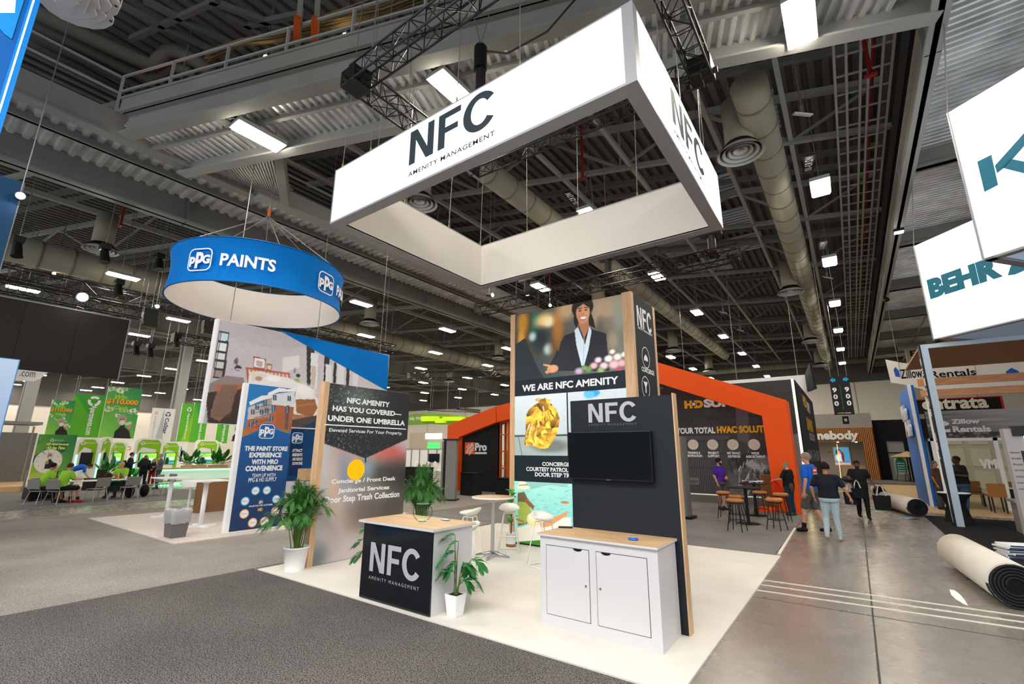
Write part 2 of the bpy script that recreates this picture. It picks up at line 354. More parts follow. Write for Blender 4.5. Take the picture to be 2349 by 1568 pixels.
# main girders along the hall
def girder(x, z0, z1, y0, y1, fw=.5, m=None):
    mb = MB(); mb.box(x-.05, x+.05, y0, y1, z0, z1); mb.box(x-fw/2, x+fw/2, y0, y1, z0, z0+.08); mb.box(x-fw/2, x+fw/2, y0, y1, z1-.08, z1)
    y = y0+1.5
    while y < y1: mb.box(x-fw/2.2, x+fw/2.2, y, y+.03, z0, z1); y += 6
    return cpart('girder', mb, m or M_grey_steel)
girder(-18.9, 10.0, 12.1, -8, 60, .55); girder(-18.45, 11.2, 12.5, -8, 60, .3); girder(-16.9, 10.5, 10.9, -8, 60, .2)
girder(2.42, 10.0, 10.75, -8, 60, .3, M_lsteel); girder(7.4, 10.0, 10.9, -8, 60, .3); girder(-41, 10.4, 12, -8, 60); girder(-62, 10.4, 12, -8, 60)
# cross trusses (askew to the hall by 19 degrees) and purlins
def xtruss(xa, xb, yx0, zb=12.0, zt=13.7, step=2.6, deep=True):
    f = lambda x: yx0+T*x
    mb = MB(); mb.bar((xa, f(xa), zb), (xb, f(xb), zb), .16, .16); mb.bar((xa, f(xa), zt), (xb, f(xb), zt), .2, .2)
    if deep:
        n = max(2, int((xb-xa)/step)); k = 0
        for i in range(n):
            x0 = xa+(xb-xa)*i/n; x1 = xa+(xb-xa)*(i+1)/n; a, b = (zb, zt) if i % 2 else (zt, zb)
            mb.bar((x0, f(x0), a), (x1, f(x1), b), .09, .09)
            if i % 2: mb.bar((x0, f(x0), zb), (x0, f(x0), zt), .07, .07)
    cpart('roof_truss', mb, M_grey_steel if deep else M_dsteel)
for k in range(10):
    y = 16.35+6.3*k-6.3
    if k > 0: xtruss(-18.6, 2.3, y)
    xtruss(-18.6, 2.3, y+3.15, 12.6, 13.2, deep=False)
for k in range(12):
    y = 4+6.3*k; xtruss(-41, -19.2, y+T*30-11, 11.6, 13.6, 3.2); xtruss(-88, -41, y+T*60-22, 11.6, 13.6, 5)
    xtruss(-41, -19.2, y+T*30-8, 12.6, 13.1, deep=False)
for k in range(6): xtruss(7.4, 25, 6+8*k, 11.6, 13.4)
for x in (-.33, -2.33, -5.2, -7.6, -10, -12.6, -15.2): cpart('purlin', MB().bar((x, 6.5 if x < -5 else 9.5, 12.05), (x, 60, 12.05), .13, .16), M_lsteel)
for x in (-22, -25.5, -32, -36, -45, -50, -56, -68, -76): cpart('purlin', MB().bar((x, -8, 12.0), (x, 60, 12.0), .13, .2), M_lsteel)
for x in (.9, 1.15, 1.45, 1.62, 1.9, 2.1): cpart('conduit', MB().tube([(x, 9.5, 11.6), (x, 60, 11.6)], .035, 6), M_lsteel)
tr = MB()
for i in range(60): tr.bar((.9, 11+.8*i, 11.68), (2.1, 11.25+.8*i, 11.68), .04)
cpart('conduit_rack', tr, M_lsteel, kind='stuff')
redp = mat('sprinkler_red', '7a1d14', .5)
cpart('red_sprinkler_pipe', MB().tube([(1.78, 9.5, 12.1), (1.78, 60, 12.1)], .05, 8), redp, label='red sprinkler pipe')
for p in ((330, 430, 300, 590), (1078, 460, 1066, 560)): pass
for x, y in ((-22.5, 4.5), (-24.5, 8), (-22.8, 12.5), (-6.0, 12.2), (1.5, 12.3), (-12, 20)):
    cpart('red_drop_pipe', MB().tube([(x, y, 13.6), (x, y, 10.6)], .045, 8).tube([(x-.12, y, 10.6), (x+.12, y, 10.6)], .06, 8), redp, label='red sprinkler drop pipe')
# silver corrugated decks on the low service levels
silver = mat('galvanised_deck', 'd4d5d4', .42, .5, noise=.25, nscale=1.5)
def deck(p0, e, w, L, z, pitch=.3, m=silver):      # flutes run along e
    e = np.array([e[0], e[1], 0.]); e /= np.linalg.norm(e); n = np.array([-e[1], e[0], 0]); mb = MB(); p0 = np.array([p0[0], p0[1], 0.]); k = int(w/pitch); prof = []
    for i in range(k): a = i*pitch; prof += [(a, .0), (a+pitch*.35, .0), (a+pitch*.5, .09), (a+pitch*.85, .09)]
    prof.append((k*pitch, 0))
    vs = []
    for a, h in prof: vs += [p0+n*a+[0, 0, z+h], p0+n*a+e*L+[0, 0, z+h]]
    mb.add(vs, [(2*i, 2*i+1, 2*i+3, 2*i+2) for i in range(len(prof)-1)]); return cpart('corrugated_deck', mb, m)
deck((7.3, 60), (-1, 0), 68, 4.8, 10.85, .2)      # right service deck
ea = (math.cos(math.radians(19.4)), math.sin(math.radians(19.4)))
f2 = lambda x: 9.62+.352*x                        # far edge of the askew deck
def deck_between(x0, x1, off, L, z):               # flutes across the strip
    e = np.array([-ea[1], ea[0]]); k = (x1-x0)/ea[0]
    deck((x1, f2(x1)+off/ea[0]), e, k, L, z, .22)
deck_between(-14.75, 2.3, -1.75, 1.75, 10.35)
deck((-15.2, 60), (-1, 0), 68, 3.2, 10.7, .33)
mb = MB(); a = G(468, 382, 10.4); b = G(640, 350, 10.4); c = G(655, 458, 10.4); d = G(560, 450, 10.4)
for i in range(24):
    t0, t1 = i/24, (i+.6)/24
    q = [a+(b-a)*t0, a+(b-a)*t1, d+(c-d)*t1, d+(c-d)*t0]; mb.add([tuple(p) for p in q]+[tuple(p+[0, 0, .05]) for p in q], [(0, 1, 2, 3), (7, 6, 5, 4), (0, 4, 5, 1), (1, 5, 6, 2), (2, 6, 7, 3), (3, 7, 4, 0)])
cpart('corrugated_deck', mb, silver)
for i, (x, y, w_) in enumerate(((-3.9, 21.5, 1.2), (-3.9, 25, 1.2), (-6.4, 27, 1.5), (-3.9, 28.5, 1.3), (-6.4, 31, 1.5), (-1.4, 17.2, .8))):
    mb = MB()
    for k in range(8): mb.box(x-w_, x+w_, y-1.2+k*.3, y-1.05+k*.3, 13.98, 14.06)
    cpart('galvanised_patch', mb, mat('galvanised_blue', 'b4c0d0', .4, .4), kind='stuff')
def askew_beam(x0, x1, off, z0, z1, w=.22, m=None, name='catwalk_beam'):
    f = lambda x: f2(x)+off/ea[0]; mb = MB(); zc = (z0+z1)/2
    mb.bar((x0, f(x0), zc), (x1, f(x1), zc), .04, z1-z0); mb.bar((x0, f(x0), z0), (x1, f(x1), z0), w, .06); mb.bar((x0, f(x0), z1), (x1, f(x1), z1), w, .06)
    return cpart(name, mb, m or M_grey_steel)
askew_beam(-15.4, 2.4, 0, 10.0, 10.55, .3, M_lsteel); askew_beam(-14.6, 2.4, -1.75, 10.0, 10.6, .35); askew_beam(-14.6, 2.4, -1.95, 10.6, 11.0, .12)
askew_beam(-15.4, 2.4, -.9, 10.25, 10.4, .1, M_lsteel)
# cross beams of the right deck and left deck
for y in (4, 10.3, 17, 23.5, 30, 36.5, 43, 49.5, 56): cpart('cross_beam', MB().box(2.45, 7.3, y-.1, y+.1, 10.2, 10.75).box(2.45, 7.3, y-.2, y+.2, 10.2, 10.26), M_grey_steel)
cpart('angle_brace', MB().bar((4.9, -8, 10.5), (4.9, 60, 10.5), .1, .1), M_lsteel)
cpart('deck_edge_beam', MB().box(-15.3, -15.15, -8, 6.2, 10.2, 10.9).box(-15.4, -15.05, -8, 6.2, 10.15, 10.22), M_grey_steel)
cpart('deck_edge_beam', MB().box(-15.1, -14.9, 6.2, 60, 10.15, 10.8).box(-15.2, -14.75, 6.2, 60, 10.1, 10.17), M_lsteel)
cpart('hanger_column', MB().bar(G(640, 345, 10.4), G(655, 460, 9.9), .25, .4), M_grey_steel)
# railings round the catwalk opening
def railing(p, q, n, z0, h=1.1, last=1):
    p = np.array(p); q = np.array(q)
    for z in (z0+h, z0+h*.55): cpart('railing_bar', MB().bar((*p, z), (*q, z), .05, .05), M_lsteel)
    for i in range(n+last): c = p+(q-p)*i/n; cpart('railing_post', MB().bar((*c, z0), (*c, z0+h+.02), .06, .06), M_lsteel)
c0 = (-14.9, f2(-14.9)-2.0)
railing((-14.9, -6), c0, 4, 10.7, last=0); railing(c0, (2.3, f2(2.3)-1.95), 10, 10.75); railing((-14.8, 6.6), (-14.8, 40), 14, 10.7)
# big pipes above the opening, with the S bend
def pipe_px(px, r, z): cpart('insulated_pipe', MB().tube([G(x, y, zz) for x, y, zz in px], r, 14), mat('pipe_grey', '5f5e54', .7), smooth=True)
Z = 12.9
pipe_px([(60, 18, Z), (190, 80, Z), (300, 130, Z), (345, 150, Z), (362, 140, Z+.15), (385, 118, Z+.4), (410, 118, Z+.4), (450, 140, Z+.2), (490, 170, Z), (502, 195, Z), (480, 222, Z-.4)], .2, Z)
pipe_px([(60, 45, Z), (200, 112, Z), (290, 158, Z), (345, 182, Z), (372, 165, Z+.1), (400, 153, Z+.3), (435, 165, Z+.1), (455, 190, Z), (440, 220, Z-.4)], .17, Z)
pipe_px([(60, 70, Z), (180, 130, Z), (320, 200, Z), (420, 250, Z)], .15, Z)
pipe_px([(60, 95, Z), (180, 152, Z), (300, 215, Z)], .1, Z)
for p, q in (((255, 0), (760, 250)), ((330, 0), (560, 115)), ((480, 0), (690, 80)), ((300, 90), (500, 0)), ((560, 60), (700, 30)), ((700, 140), (1000, 30)), ((620, 120), (960, 90)), ((840, 190), (1420, 20)), ((520, 30), (660, 110)), ((580, 100), (640, 190))):
    cpart('upper_brace', MB().bar(G(*p, 13.2), G(*q, 13.2), .12, .16), M_dsteel)
# loom of cables on the upper tray
cab = MB()
for i in range(26):
    o = rng.normal(0, 7, 2); z = 12.7+rng.uniform(-.15, .15)
    cab.tube([G(480+o[0], 128+o[1], z), G(560+o[0]*.6, 95+o[1]*.6, z), G(640+o[0], 85+o[1]*.8, z), G(760+o[0], 55+o[1], z), G(880+o[0], 30+o[1], z), G(1000+o[0], -15+o[1], z)], .022, 5)
for i in range(22):
    o = rng.normal(0, 10, 2); cab.tube([G(760+o[0], 55+o[1], 12.6), G(900+o[0]*1.5, 10+o[1], 12.6), G(960+o[0]*2, -30, 12.6)], .02, 5)
cpart('cable_loom', cab, mat('cable_tan', '6e6243', .7), kind='stuff')
for x in (680, 720): cpart('marked_post', MB().bar(G(x, 165, 11.8), G(x+3, 25, 11.8)+[0, 0, .8], .12), M_grey_steel); cpart('orange_marker', MB().bar(G(x, 95, 11.7), G(x+1, 55, 11.7)+[0, 0, .2], .15), mat('orange_paint', 'b8501a', .6), label='orange marker sleeve')
# small location plates on the ceiling
plate = mat('plate_black', '101010', .6)
for (x, y, s, t) in ((1005, 160, 'W2 R2-9', .8), (1312, 455, 'W2 R2-10', 1.2), (1855, 375, 'W2 R3-10', 1.4), (1887, 563, 'W2 R3-11', 1.5), (523, 268, 'W2 R1-9', .7)):
    p = G(x, y, 10.3); pl = cpart('location_plate', MB().box(-.14, .14, -.45, .45, 0, .02), plate); pl.location = Vector(p); pl.rotation_euler = (0, 0, .1)
    vs, fs = text_geom(s, .02); a0, b0 = vs.min(0), vs.max(0); q = (vs-a0)/(b0-a0)
    o = obj('lettering', MB().add([(float(.1-.2*v), float(-.4+.8*u), -.004) for u, v in q], [f for f in fs]), M_wtext, pl)
# exit sign and small warm lamps up in the catwalk
e = thing('exit_sign', 'red lit exit sign up behind the catwalk railing', 'sign'); e.location = Vector(G(417, 222, 11.4)); e.rotation_euler = (0, 0, .5)
obj('housing', MB().box(-.3, .3, -.03, .03, -.18, .18), mat('exit_red', 'ff2418', .5, emit=2.5), e); put_text(e, Plane((0, -.035, 0), (1, 0)), -.22, .22, -.1, .1, 'EXIT', mat('exit_dark', '5a0804', .5), bold=.02)
warm = mat('warm_lamp_glass', 'ffd9a0', .5, emit=30)
for i, (x, y, z, lb) in enumerate(((405, 236, 11.2, 'small warm lamp beside the exit sign on the catwalk'), (610, 132, 12.3, 'small warm lamp hanging under the tan cable loom'), (792, 82, 12.3, 'small warm lamp beside the orange marked posts'), (124, 627, 10, 'small warm lamp left of the glaring stage spotlight'), (1210, 676, 9, 'small warm lamp just below the corner of the large white hanging frame'), (1262, 700, 9, 'small warm lamp above the top edge of the picture tower'))):
    t = thing('catwalk_lamp', lb, 'lamp', tuple(G(x, y, z))); obj('bulb', MB().ell((0, 0, 0), .07, .07, .07, 10, 6), warm, t, smooth=True); obj('socket', MB().tube([(0, 0, .05), (0, 0, 14.19-z)], .02, 6), M_dsteel, t)
# ---- hall lamps
lampm = mat('lamp_diffuser', 'fff4e2', .5, emit=LAMP, emcol='fff3e0')
ORD = ['nearest', 'second', 'third', 'fourth', 'fifth', 'sixth', 'seventh', 'eighth', 'ninth', 'tenth']
def seen(p):
    q = CM @ (np.array(p)-CO); return q[2] > 0 and -20 < q[0]/q[2]*FPX+1174.5 < 2369 and -20 < q[1]/q[2]*FPX+784 < 1588
def hall_lamp(loc, sx, sy, label, group=None, first=[None]):
    if first[0] is None:
        t = thing('hall_lamp', label, 'lamp', loc)
        obj('diffuser', MB().box(-.22, .22, -.5, .5, -.02, .02), lampm, t); obj('housing', MB().box(-.26, .26, -.54, .54, .025, .14), M_lsteel, t)
        obj('cable', MB().tube([(0, -.4, .14), (0, 0, 2.2), (0, .4, .14)], .012, 5).tube([(0, 0, 2.2), (0, 0, 3.6)], .012, 5), M_cable, t)
        first[0] = (t, [(c, []) for c in kids(t)]); r = t
    else: r = dup(first[0][0], loc, None, label, tree=first[0][1])
    if group: r['group'] = group
    r.scale = (sx, sy, 1)
    return r
nm = {(.25, 0): 'big rectangular hall lamp at the top edge of the photo', (-11.6, 0): 'bright oblong hall lamp on the silver deck left of the lit sign', (-6.35, 0): 'bright hall lamp peeping over the top edge of the lit sign'}
for x in (.25, -6.35, -11.6, -16.4, -21.2, -27.1, -33.6, -40.5, -47.5, -55, -63, -72, -80, -85.5):  # outermost left rows are added to brighten the left wall
    off = {.25: 8.98, -6.35: 6.46, -11.6: 4.65, -16.4: 16.5, -21.2: 15.0, -27.1: 5.93, -33.6: 3.53}.get(x, 3.5)
    y = off; k = 0; vis = 0
    if x in (-16.4,): continue
    while y < 57:
        lb = nm.get((x, k)); 
        if lb is None:
            if x == .25: lb, g = 'square hall lamp over the aisle, %s from the near end of its row', 'hall lamps over the aisle'
            elif x == -6.35: lb, g = 'hall lamp between the round ducts, %s from the near end of its row', 'hall lamps between the ducts'
            elif x > -19: lb, g = 'hall lamp just right of the long girder, %s from the near end', 'hall lamps beside the girder'
            else: lb, g = 'oblong lamp, %s'+' visible in the %s row left of the girder' % ['first', 'second', 'third', 'fourth', 'fifth', 'sixth', 'seventh', 'eighth', 'ninth', 'tenth'][[-21.2, -27.1, -33.6, -40.5, -47.5, -55, -63, -72, -80, -85.5].index(x)], 'hall lamps of the far left bay'
            if seen((x, y, 9.9)): lb = lb % ORD[min(9, vis)]; vis += 1
            else: lb, g = 'hall lamp outside the photographed view', 'unseen hall lamps'
        else: g = None; vis = 1
        hall_lamp((x, y, 9.9), 1, 1.15 if x < -10 or k == 0 else 1.0, lb, g)
        y += 6.93; k += 1
for y in (-1, 6): pass
# ---- round ducts and ceiling diffusers
ductm = mat('duct_paint', '8b8878', .55, noise=.05, nscale=1)
def duct(lb, pts, r, ribs=True):
    t = thing('air_duct', lb, 'duct', tuple(pts[0])); p0 = np.array(pts[0])
    q = [np.array(p)-p0 for p in pts]; obj('pipe', MB().tube(q, r, 20), ductm, t, smooth=True)
    mb = MB()
    for a, b in zip(q[:-1], q[1:]):
        n = int(np.linalg.norm(b-a)/1.1)
        for i in range(n): c = a+(b-a)*(i+.5)/n; d = (b-a)/np.linalg.norm(b-a)*.03; mb.tube([c-d, c+d], r*1.04, 20)
    obj('seam_bands', mb, mat('duct_band', '6e6b5e', .6), t, kind='stuff'); return t
duct('grey round air duct running above the aisle on the right', [(-.9, 11, 10.6), (-.9, 56, 10.6)], .42)
duct('grey round air duct seen through the white hanging frame', [(-8.4, 7.5, 10.7), (-8.4, 45, 10.7)], .4)
duct('wide grey round air duct across the far left bay', [(-29.2, -4, 10.6), (-29.2, 52, 10.6)], .62)
duct('slim grey round air duct under the back of the ceiling', [(-45, 54, 11), (6, 56, 10.9)], .3)
difm = mat('diffuser_white', 'c9c9c6', .5)
def diffuser(loc, lb, R=.6, first=[None], group=None):
    if first[0] is None:
        t = thing('ceiling_diffuser', lb, 'diffuser', loc)
        for i, (a, b, z) in enumerate(((1.0, .84, 0), (.78, .6, .03), (.54, .38, .06), (.32, .1, .09))):
            obj('ring', MB().lathe([(R*a, z), (R*b, z+.1), (R*b-.02, z+.1), (R*a-.03, z-.01)], n=36), difm, t, smooth=True)
        obj('throat', MB().lathe([(R*.85, .12), (R*.6, .3), (R*.0, .3)], n=24), mat('throat_black', '0b0b0b', .9), t)
        obj('drop_duct', MB().tube([(0, 0, .25), (0, 0, 1.6)], .36, 20), ductm, t, smooth=True)
        first[0] = (t, [(c, []) for c in kids(t)]); r = t
    else: r = dup(first[0][0], loc, None, lb, tree=first[0][1])
    if group: r['group'] = group
    return r
diffuser((-1.42, 12.5, 9.8), 'large round white diffuser right of the lit hanging sign'); diffuser((-1.5, 26, 9.8), 'round white diffuser halfway along the right duct')
for y, n_ in ((39, 'third'), (50.5, 'farthest')): diffuser((-1.45, y, 9.8), n_+' round white diffuser along the right duct', group='diffusers of the right duct')
diffuser((-10.5, 9.3, 9.8), 'round white diffuser seen through the white hanging frame')
for y, n_ in ((22.4, 'nearest'), (35.7, 'middle'), (47, 'farthest')): diffuser((-10.3, y, 9.6), n_+' small round diffuser beyond the picture tower', group='diffusers of the middle row')
diffuser((-23.9, 4.35, 9.8), 'round white diffuser above the stage spotlight at left')
for y, n_ in ((17.5, 'nearest'), (30.9, 'middle'), (44, 'farthest')): diffuser((-23.7, y, 9.7), n_+' round diffuser left of the girder, right of the blue ring', group='diffusers left of the girder')
for y, n_ in ((8, 'leftmost'), (21.5, 'middle'), (38.4, 'rightmost')): diffuser((-36.5, y, 9.7), n_+' of the flat diffusers far off in the left bay', group='far left diffusers')
diffuser((4.9, 34, 7.8), 'round white diffuser above the white ring banner at right')
# columns
for i, (x, y, lb) in enumerate(((-45, 6.3, 'tall paired steel column behind the green money banners'), (-45, 15, 'tall paired steel column above the white twisted banner'), (float(PY(2094, 812, 47)[0]), 47, 'pale steel column marked E6 behind the right booths'))):
    t = thing('hall_column', lb, 'column', (x, y, 0)); w = .3
    if x < 0:
        for s in (-1, 1): obj('shaft', MB().box(s*.4-.18, s*.4+.18, -.3, .3, 0, 11.6), M_lsteel, t)
        obj('web', MB().box(-.25, .25, -.05, .05, 0, 11.6), M_grey_steel, t)
    else:
        obj('shaft', MB().box(-.42, .42, -.4, .4, 0, 10.4), mat('column_khaki', '9a9682', .7), t); obj('cap', MB().box(-.8, .8, -.6, .6, 10.0, 10.4), M_grey_steel, t)
        put_text(t, Plane((0, -.41, 0), (1, 0)), -.2, .2, 9.35, 9.8, 'E', M_black); put_text(t, Plane((0, -.41, 0), (1, 0)), -.2, .2, 8.75, 9.2, '6', M_black)
# ---- floor coverings
def cover(name, lb, pts, z, m):
    o = obj(name, MB().prism_z(pts, .0005, z), m); return tag(o, lb, 'carpet')
def _pz(s, pts, z0, z1):
    n = len(pts); a = sum(pts[i][0]*pts[(i+1) % n][1]-pts[(i+1) % n][0]*pts[i][1] for i in range(n))
    if a < 0: pts = pts[::-1]
    k = len(s.v); s.v += [(x, y, z0) for x, y in pts]+[(x, y, z1) for x, y in pts]
    s.f.append(tuple(k+n+i for i in range(n))); s.f.append(tuple(k+i for i in reversed(range(n))))
    for i in range(n): s.f.append((k+i, k+(i+1) % n, k+n+(i+1) % n, k+n+i))
    return s
MB.prism_z = _pz
cd = mat_carpet('carpet_charcoal', '211f1e', '86807c', 95); cl = mat_carpet('carpet_grey', '77716b', 'aca59d', 80); cm = mat_carpet('carpet_midgrey', '666463', '94918e', 70); cw = mat('carpet_white', 'dfd9ce', .9, noise=.05, nscale=1.2, bump=.1, bscale=200)
cover('near_carpet', 'dark speckled charcoal carpet in the foreground', [(-8.3, -8.5), (-1.42, -8.5), (-1.42, 4.23), (-8.3, 4.23)], .012, cd)
cover('aisle_carpet', 'lighter grey speckled carpet between the white carpet and the paint booth', [(-19.3, -8.5), (-8.31, -8.5), (-8.31, 10.7), (-11.5, 10.7), (-11.5, 16.5), (-19.3, 16.5)], .01, cl)
cover('booth_carpet', 'cream white carpet under the whole main booth', [(-8.15, 4.24), (-1.38, 4.24), (-1.38, 10.7), (-8.15, 10.7)], .022, cw)
cover('back_carpet', 'mid grey carpet under the brown stools behind the main booth', [(-11.4, 10.72), (-1.5, 10.72), (-1.5, 15.0), (-11.4, 15.0)], .012, cm)
cover('back_carpet', 'grey carpet under the orange frame and dark mural wall', [(-17.8, 16.6), (-11.4, 16.6), (-11.4, 15.02), (-1.5, 15.02), (-1.5, 33), (-17.8, 33)], .02, cm)
cover('paint_booth_floor', 'pale wood-look booth floor left of the main booth', [(-17.7, 4.24), (-11.6, 4.24), (-11.6, 10.6), (-17.7, 10.6)], .03, mat_wood('pale_planks', 'c4b8b0', 'd8cec6', (1, 10, 1), 3, .5))
cover('far_carpet', 'grey carpet under the folding table and chairs at left', [(-60, -8.5), (-22.0, -8.5), (-22.0, 11.5), (-30.4, 9.3), (-60, 9.3)], .012, cm)
cover('black_carpet', 'black carpet beside the big white carpet roll', [(1.58, 11.6), (9, 11.6), (9, 20.6), (1.58, 20.6)], .012, mat('carpet_black', '16161a', .95, bump=.3, bscale=200))
cover('wood_floor', 'light wood floor of the glass-walled room at right', [(1.2, 21.6), (12, 21.6), (12, 40), (1.2, 40)], .03, mat_wood('light_floor', 'cba778', 'dcbb8e', (10, 1, 1), 2))
cover('stone_floor', 'grey stone platform before the black booth front', [(-2.7, 39.8), (6, 39.8), (6, 46), (-2.7, 46)], .12, mat('stone_grey', '6f6c68', .8, noise=.15, nscale=2))
tape = mat('cream_tape', 'e6dfd0', .7)
tag(obj('edge_tape', MB().bar((-1.43, 10.9, .012), (-1.5, 14.9, .012), .05, .02), tape), 'pale strip along the carpet edge beside the aisle', 'tape')
for i, (a, b, lb) in enumerate((((1750, 1330), (2349, 1413), 'farthest of the three pale tape lines across the aisle'), ((1742, 1340), (2349, 1427), 'middle one of the three pale tape lines across the aisle'), ((1735, 1353), (2349, 1442), 'nearest of the three pale tape lines across the aisle'))):
    p, q = G(*a), G(*b); q = p+(q-p)*2; mb = MB(); d = (q-p)/np.linalg.norm(q-p); n = np.array([-d[1], d[0], 0])*.018
    for s in (-1, 1): mb.bar(p+n*s+[0, 0, .003], q+n*s+[0, 0, .003], .016, .004)
    tag(obj('floor_tape', mb, tape), lb, 'tape')
# ================================================================== main booth
# ---- large square hanging frame sign
sx0, sx1, sy0, sy1, sz0, sz1 = -7.35, -1.43, 4.37, 8.74, 6.0, 7.13
M_lit = mat('backlit_white', 'c8ccd0', .6, emit=SIGN, emcol='f0f6fa'); M_alu = mat('satin_aluminium', '97979b', .45, .3); M_cloth = mat('white_stretch_fabric', 'dedad2', .8)
M_dark = mat('dark_teal_vinyl', '27343b', .6)
S = thing('hanging_sign', 'huge white square hanging frame, two sides lit, dark block letters', 'sign', (0, 0, 0))
th = .2
obj('front_panel', MB().box(sx0+.04, sx1-.14, sy0-.004, sy0+.03, sz0+.035, sz1-.03), M_lit, S)
obj('side_panel', MB().box(sx1-.03, sx1+.004, sy0+.14, sy1-.04, sz0+.035, sz1-.03), M_lit, S)
fr = MB()
fr.box(sx0, sx1, sy0, sy0+th, sz0, sz0+.035).box(sx0, sx1, sy1-th, sy1, sz0, sz0+.035).box(sx0, sx0+th, sy0+th, sy1-th, sz0, sz0+.035).box(sx1-th, sx1, sy0+th, sy1-th, sz0, sz0+.035)
fr.box(sx0, sx1, sy0, sy0+th, sz1-.03, sz1).box(sx0, sx1, sy1-th, sy1, sz1-.03, sz1).box(sx0, sx0+th, sy0+th, sy1-th, sz1-.03, sz1).box(sx1-th, sx1, sy0+th, sy1-th, sz1-.03, sz1)
fr.box(sx1-.14, sx1, sy0, sy0+.14, sz0+.035, sz1-.03).box(sx0, sx0+.04, sy0, sy0+.06, sz0+.035, sz1-.03).box(sx1-.06, sx1, sy1-.04, sy1, sz0+.035, sz1-.03)
obj('frame', fr, M_alu, S)
inn = MB().box(sx0+th-.02, sx1-th, sy0+th-.02, sy0+th, sz0+.035, sz1-.03).box(sx1-th, sx1-th+.02, sy0+th, sy1-th, sz0+.035, sz1-.03)
inn.box(sx0+th, sx1-th, sy1-th, sy1-th+.02, sz0+.01, sz1-.03).box(sx0+th-.02, sx0+th, sy0+th, sy1-th, sz0+.01, sz1-.03)
obj('inner_lining', inn, M_cloth, S); obj('outer_lining', MB().box(sx0, sx0+.02, sy0+.06, sy1, sz0+.035, sz1-.03).box(sx0+.02, sx1-.06, sy1-.02, sy1, sz0+.035, sz1-.03), M_cloth, S)
Pf, Ps = planeY(sy0-.006), planeX(sx1+.006)
u0, v0 = Pf.uv(937.7, 380.5); v1 = Pf.uv(941.8, 304.8)[1]; u1 = Pf.uv(1134.7, 250)[0]; put_nfc(S, Pf, u0, u1, v0, v1, M_dark, .003)
u0, v0 = Pf.uv(936.7, 407); u1 = Pf.uv(1135.4, 311.6)[0]; v1 = Pf.uv(938.4, 396)[1]; put_text(S, Pf, u0, u1, v0, v1, 'AMENITY MANAGEMENT', M_dark, bold=.012, spacing=1.1)
u0 = Ps.uv(1540, 235)[0]; u1 = Ps.uv(1613, 372)[0]; v0 = Ps.uv(1546, 282)[1]; v1 = Ps.uv(1534, 190)[1]; put_nfc(S, Ps, u0, u1, v0, v1, M_dark, .003)
put_text(S, Ps, u0, u1, v0-.18, v0-.1, 'AMENITY MANAGEMENT', M_dark, bold=.012, spacing=1.1)
for i, (x, y) in enumerate(((-7.25, 4.45), (-6.4, 4.45), (-5.4, 4.45), (-4.3, 4.45), (-3.1, 4.45), (-1.5, 4.5), (-1.5, 5.6), (-1.5, 6.6), (-1.5, 7.8), (-1.6, 8.6), (-3, 8.65), (-4.4, 8.65), (-5.8, 8.65), (-7.25, 8.6), (-7.25, 7.4), (-7.25, 6), (-7.25, 5.2))):
    obj('hanging_cable', MB().tube([(x, y, sz1), (x+rng.uniform(-.25, .25), y+rng.uniform(-.25, .25), 14.19)], .008, 5), M_cable, S)
    obj('cable_clamp', MB().tube([(x, y, sz1+.02), (x, y, sz1+.14)], .018, 6), mat('clamp_yellow', '8a8a3a', .5), S)
# black box trusses above it
def box_truss(name, lb, p, q, w=.3, n=None, r=.022, m=M_bmetal, group=None):
    p, q = np.array(p, float), np.array(q, float); d = q-p; L = np.linalg.norm(d); d /= L; t = thing(name, lb, 'truss', tuple(p), group=group)
    a = np.cross(d, [0, 0, 1.]); a /= np.linalg.norm(a); b = np.array([0, 0, 1.]); mb = MB(); cs = [(-1, -1), (1, -1), (1, 1), (-1, 1)]
    C = lambda i, s: a*cs[i][0]*w/2+b*cs[i][1]*w/2+d*s
    for i in range(4): mb.tube([C(i, 0), C(i, L)], r, 6)
    obj('chords', mb, m, t); n = n or int(L/w/1.1); lb2 = MB()
    for k in range(n):
        s0, s1 = L*k/n, L*(k+1)/n
        for i in range(4):
            j = (i+1) % 4; lb2.tube([C(i if k % 2 else j, s0), C(j if k % 2 else i, s1)], r*.55, 4, False)
            lb2.tube([C(i, s0), C(j, s0)], r*.55, 4, False)
    for i in range(4): lb2.tube([C(i, L), C((i+1) % 4, L)], r*.8, 4)
    for f_ in (.08, .92): obj('hanging_cable', MB().tube([d*L*f_+b*w/2, d*L*f_+[0, 0, 14.19-p[2]]], .012, 5), M_cable, t)
    obj('lacing', lb2, m, t, kind='stuff'); obj('end_plate', MB().bar(d*0-d*.02, d*.03, w, w), m, t); return t
A = (-6.52, 4.1, 8.55); B = (-6.5, 7.42, 8.55); Cc = (-1.32, 7.55, 8.55); D = (-1.35, 2.4, 8.55)
box_truss('box_truss', 'black box truss running away above the left end of the lit sign', A, B, .34); box_truss('box_truss', 'black box truss seen under the front edge of the lit sign', B, Cc, .34)
box_truss('box_truss', 'black box truss rising to the top left of the lit sign', A, (D[0], 4.1, 8.55), .34); box_truss('box_truss', 'black box truss right of the lit sign corner', D, Cc, .34)
for (x, y, z, lb) in ((A[0], A[1], 8.5, 'black truss corner block left of the lit sign'), (Cc[0], Cc[1], 8.55, 'black truss corner block right of the lit sign')):
    t = thing('truss_corner', lb, 'truss', (x, y, z)); obj('block', MB().box(-.2, .2, -.2, .2, -.17, .17), M_bmetal, t, bevel=.02)
    for k in range(4): a = k*math.pi/2; obj('coupler', MB().tube([(math.cos(a)*.2, math.sin(a)*.2, -.1), (math.cos(a)*.27, math.sin(a)*.27, -.1)], .05, 8), M_bmetal, t)
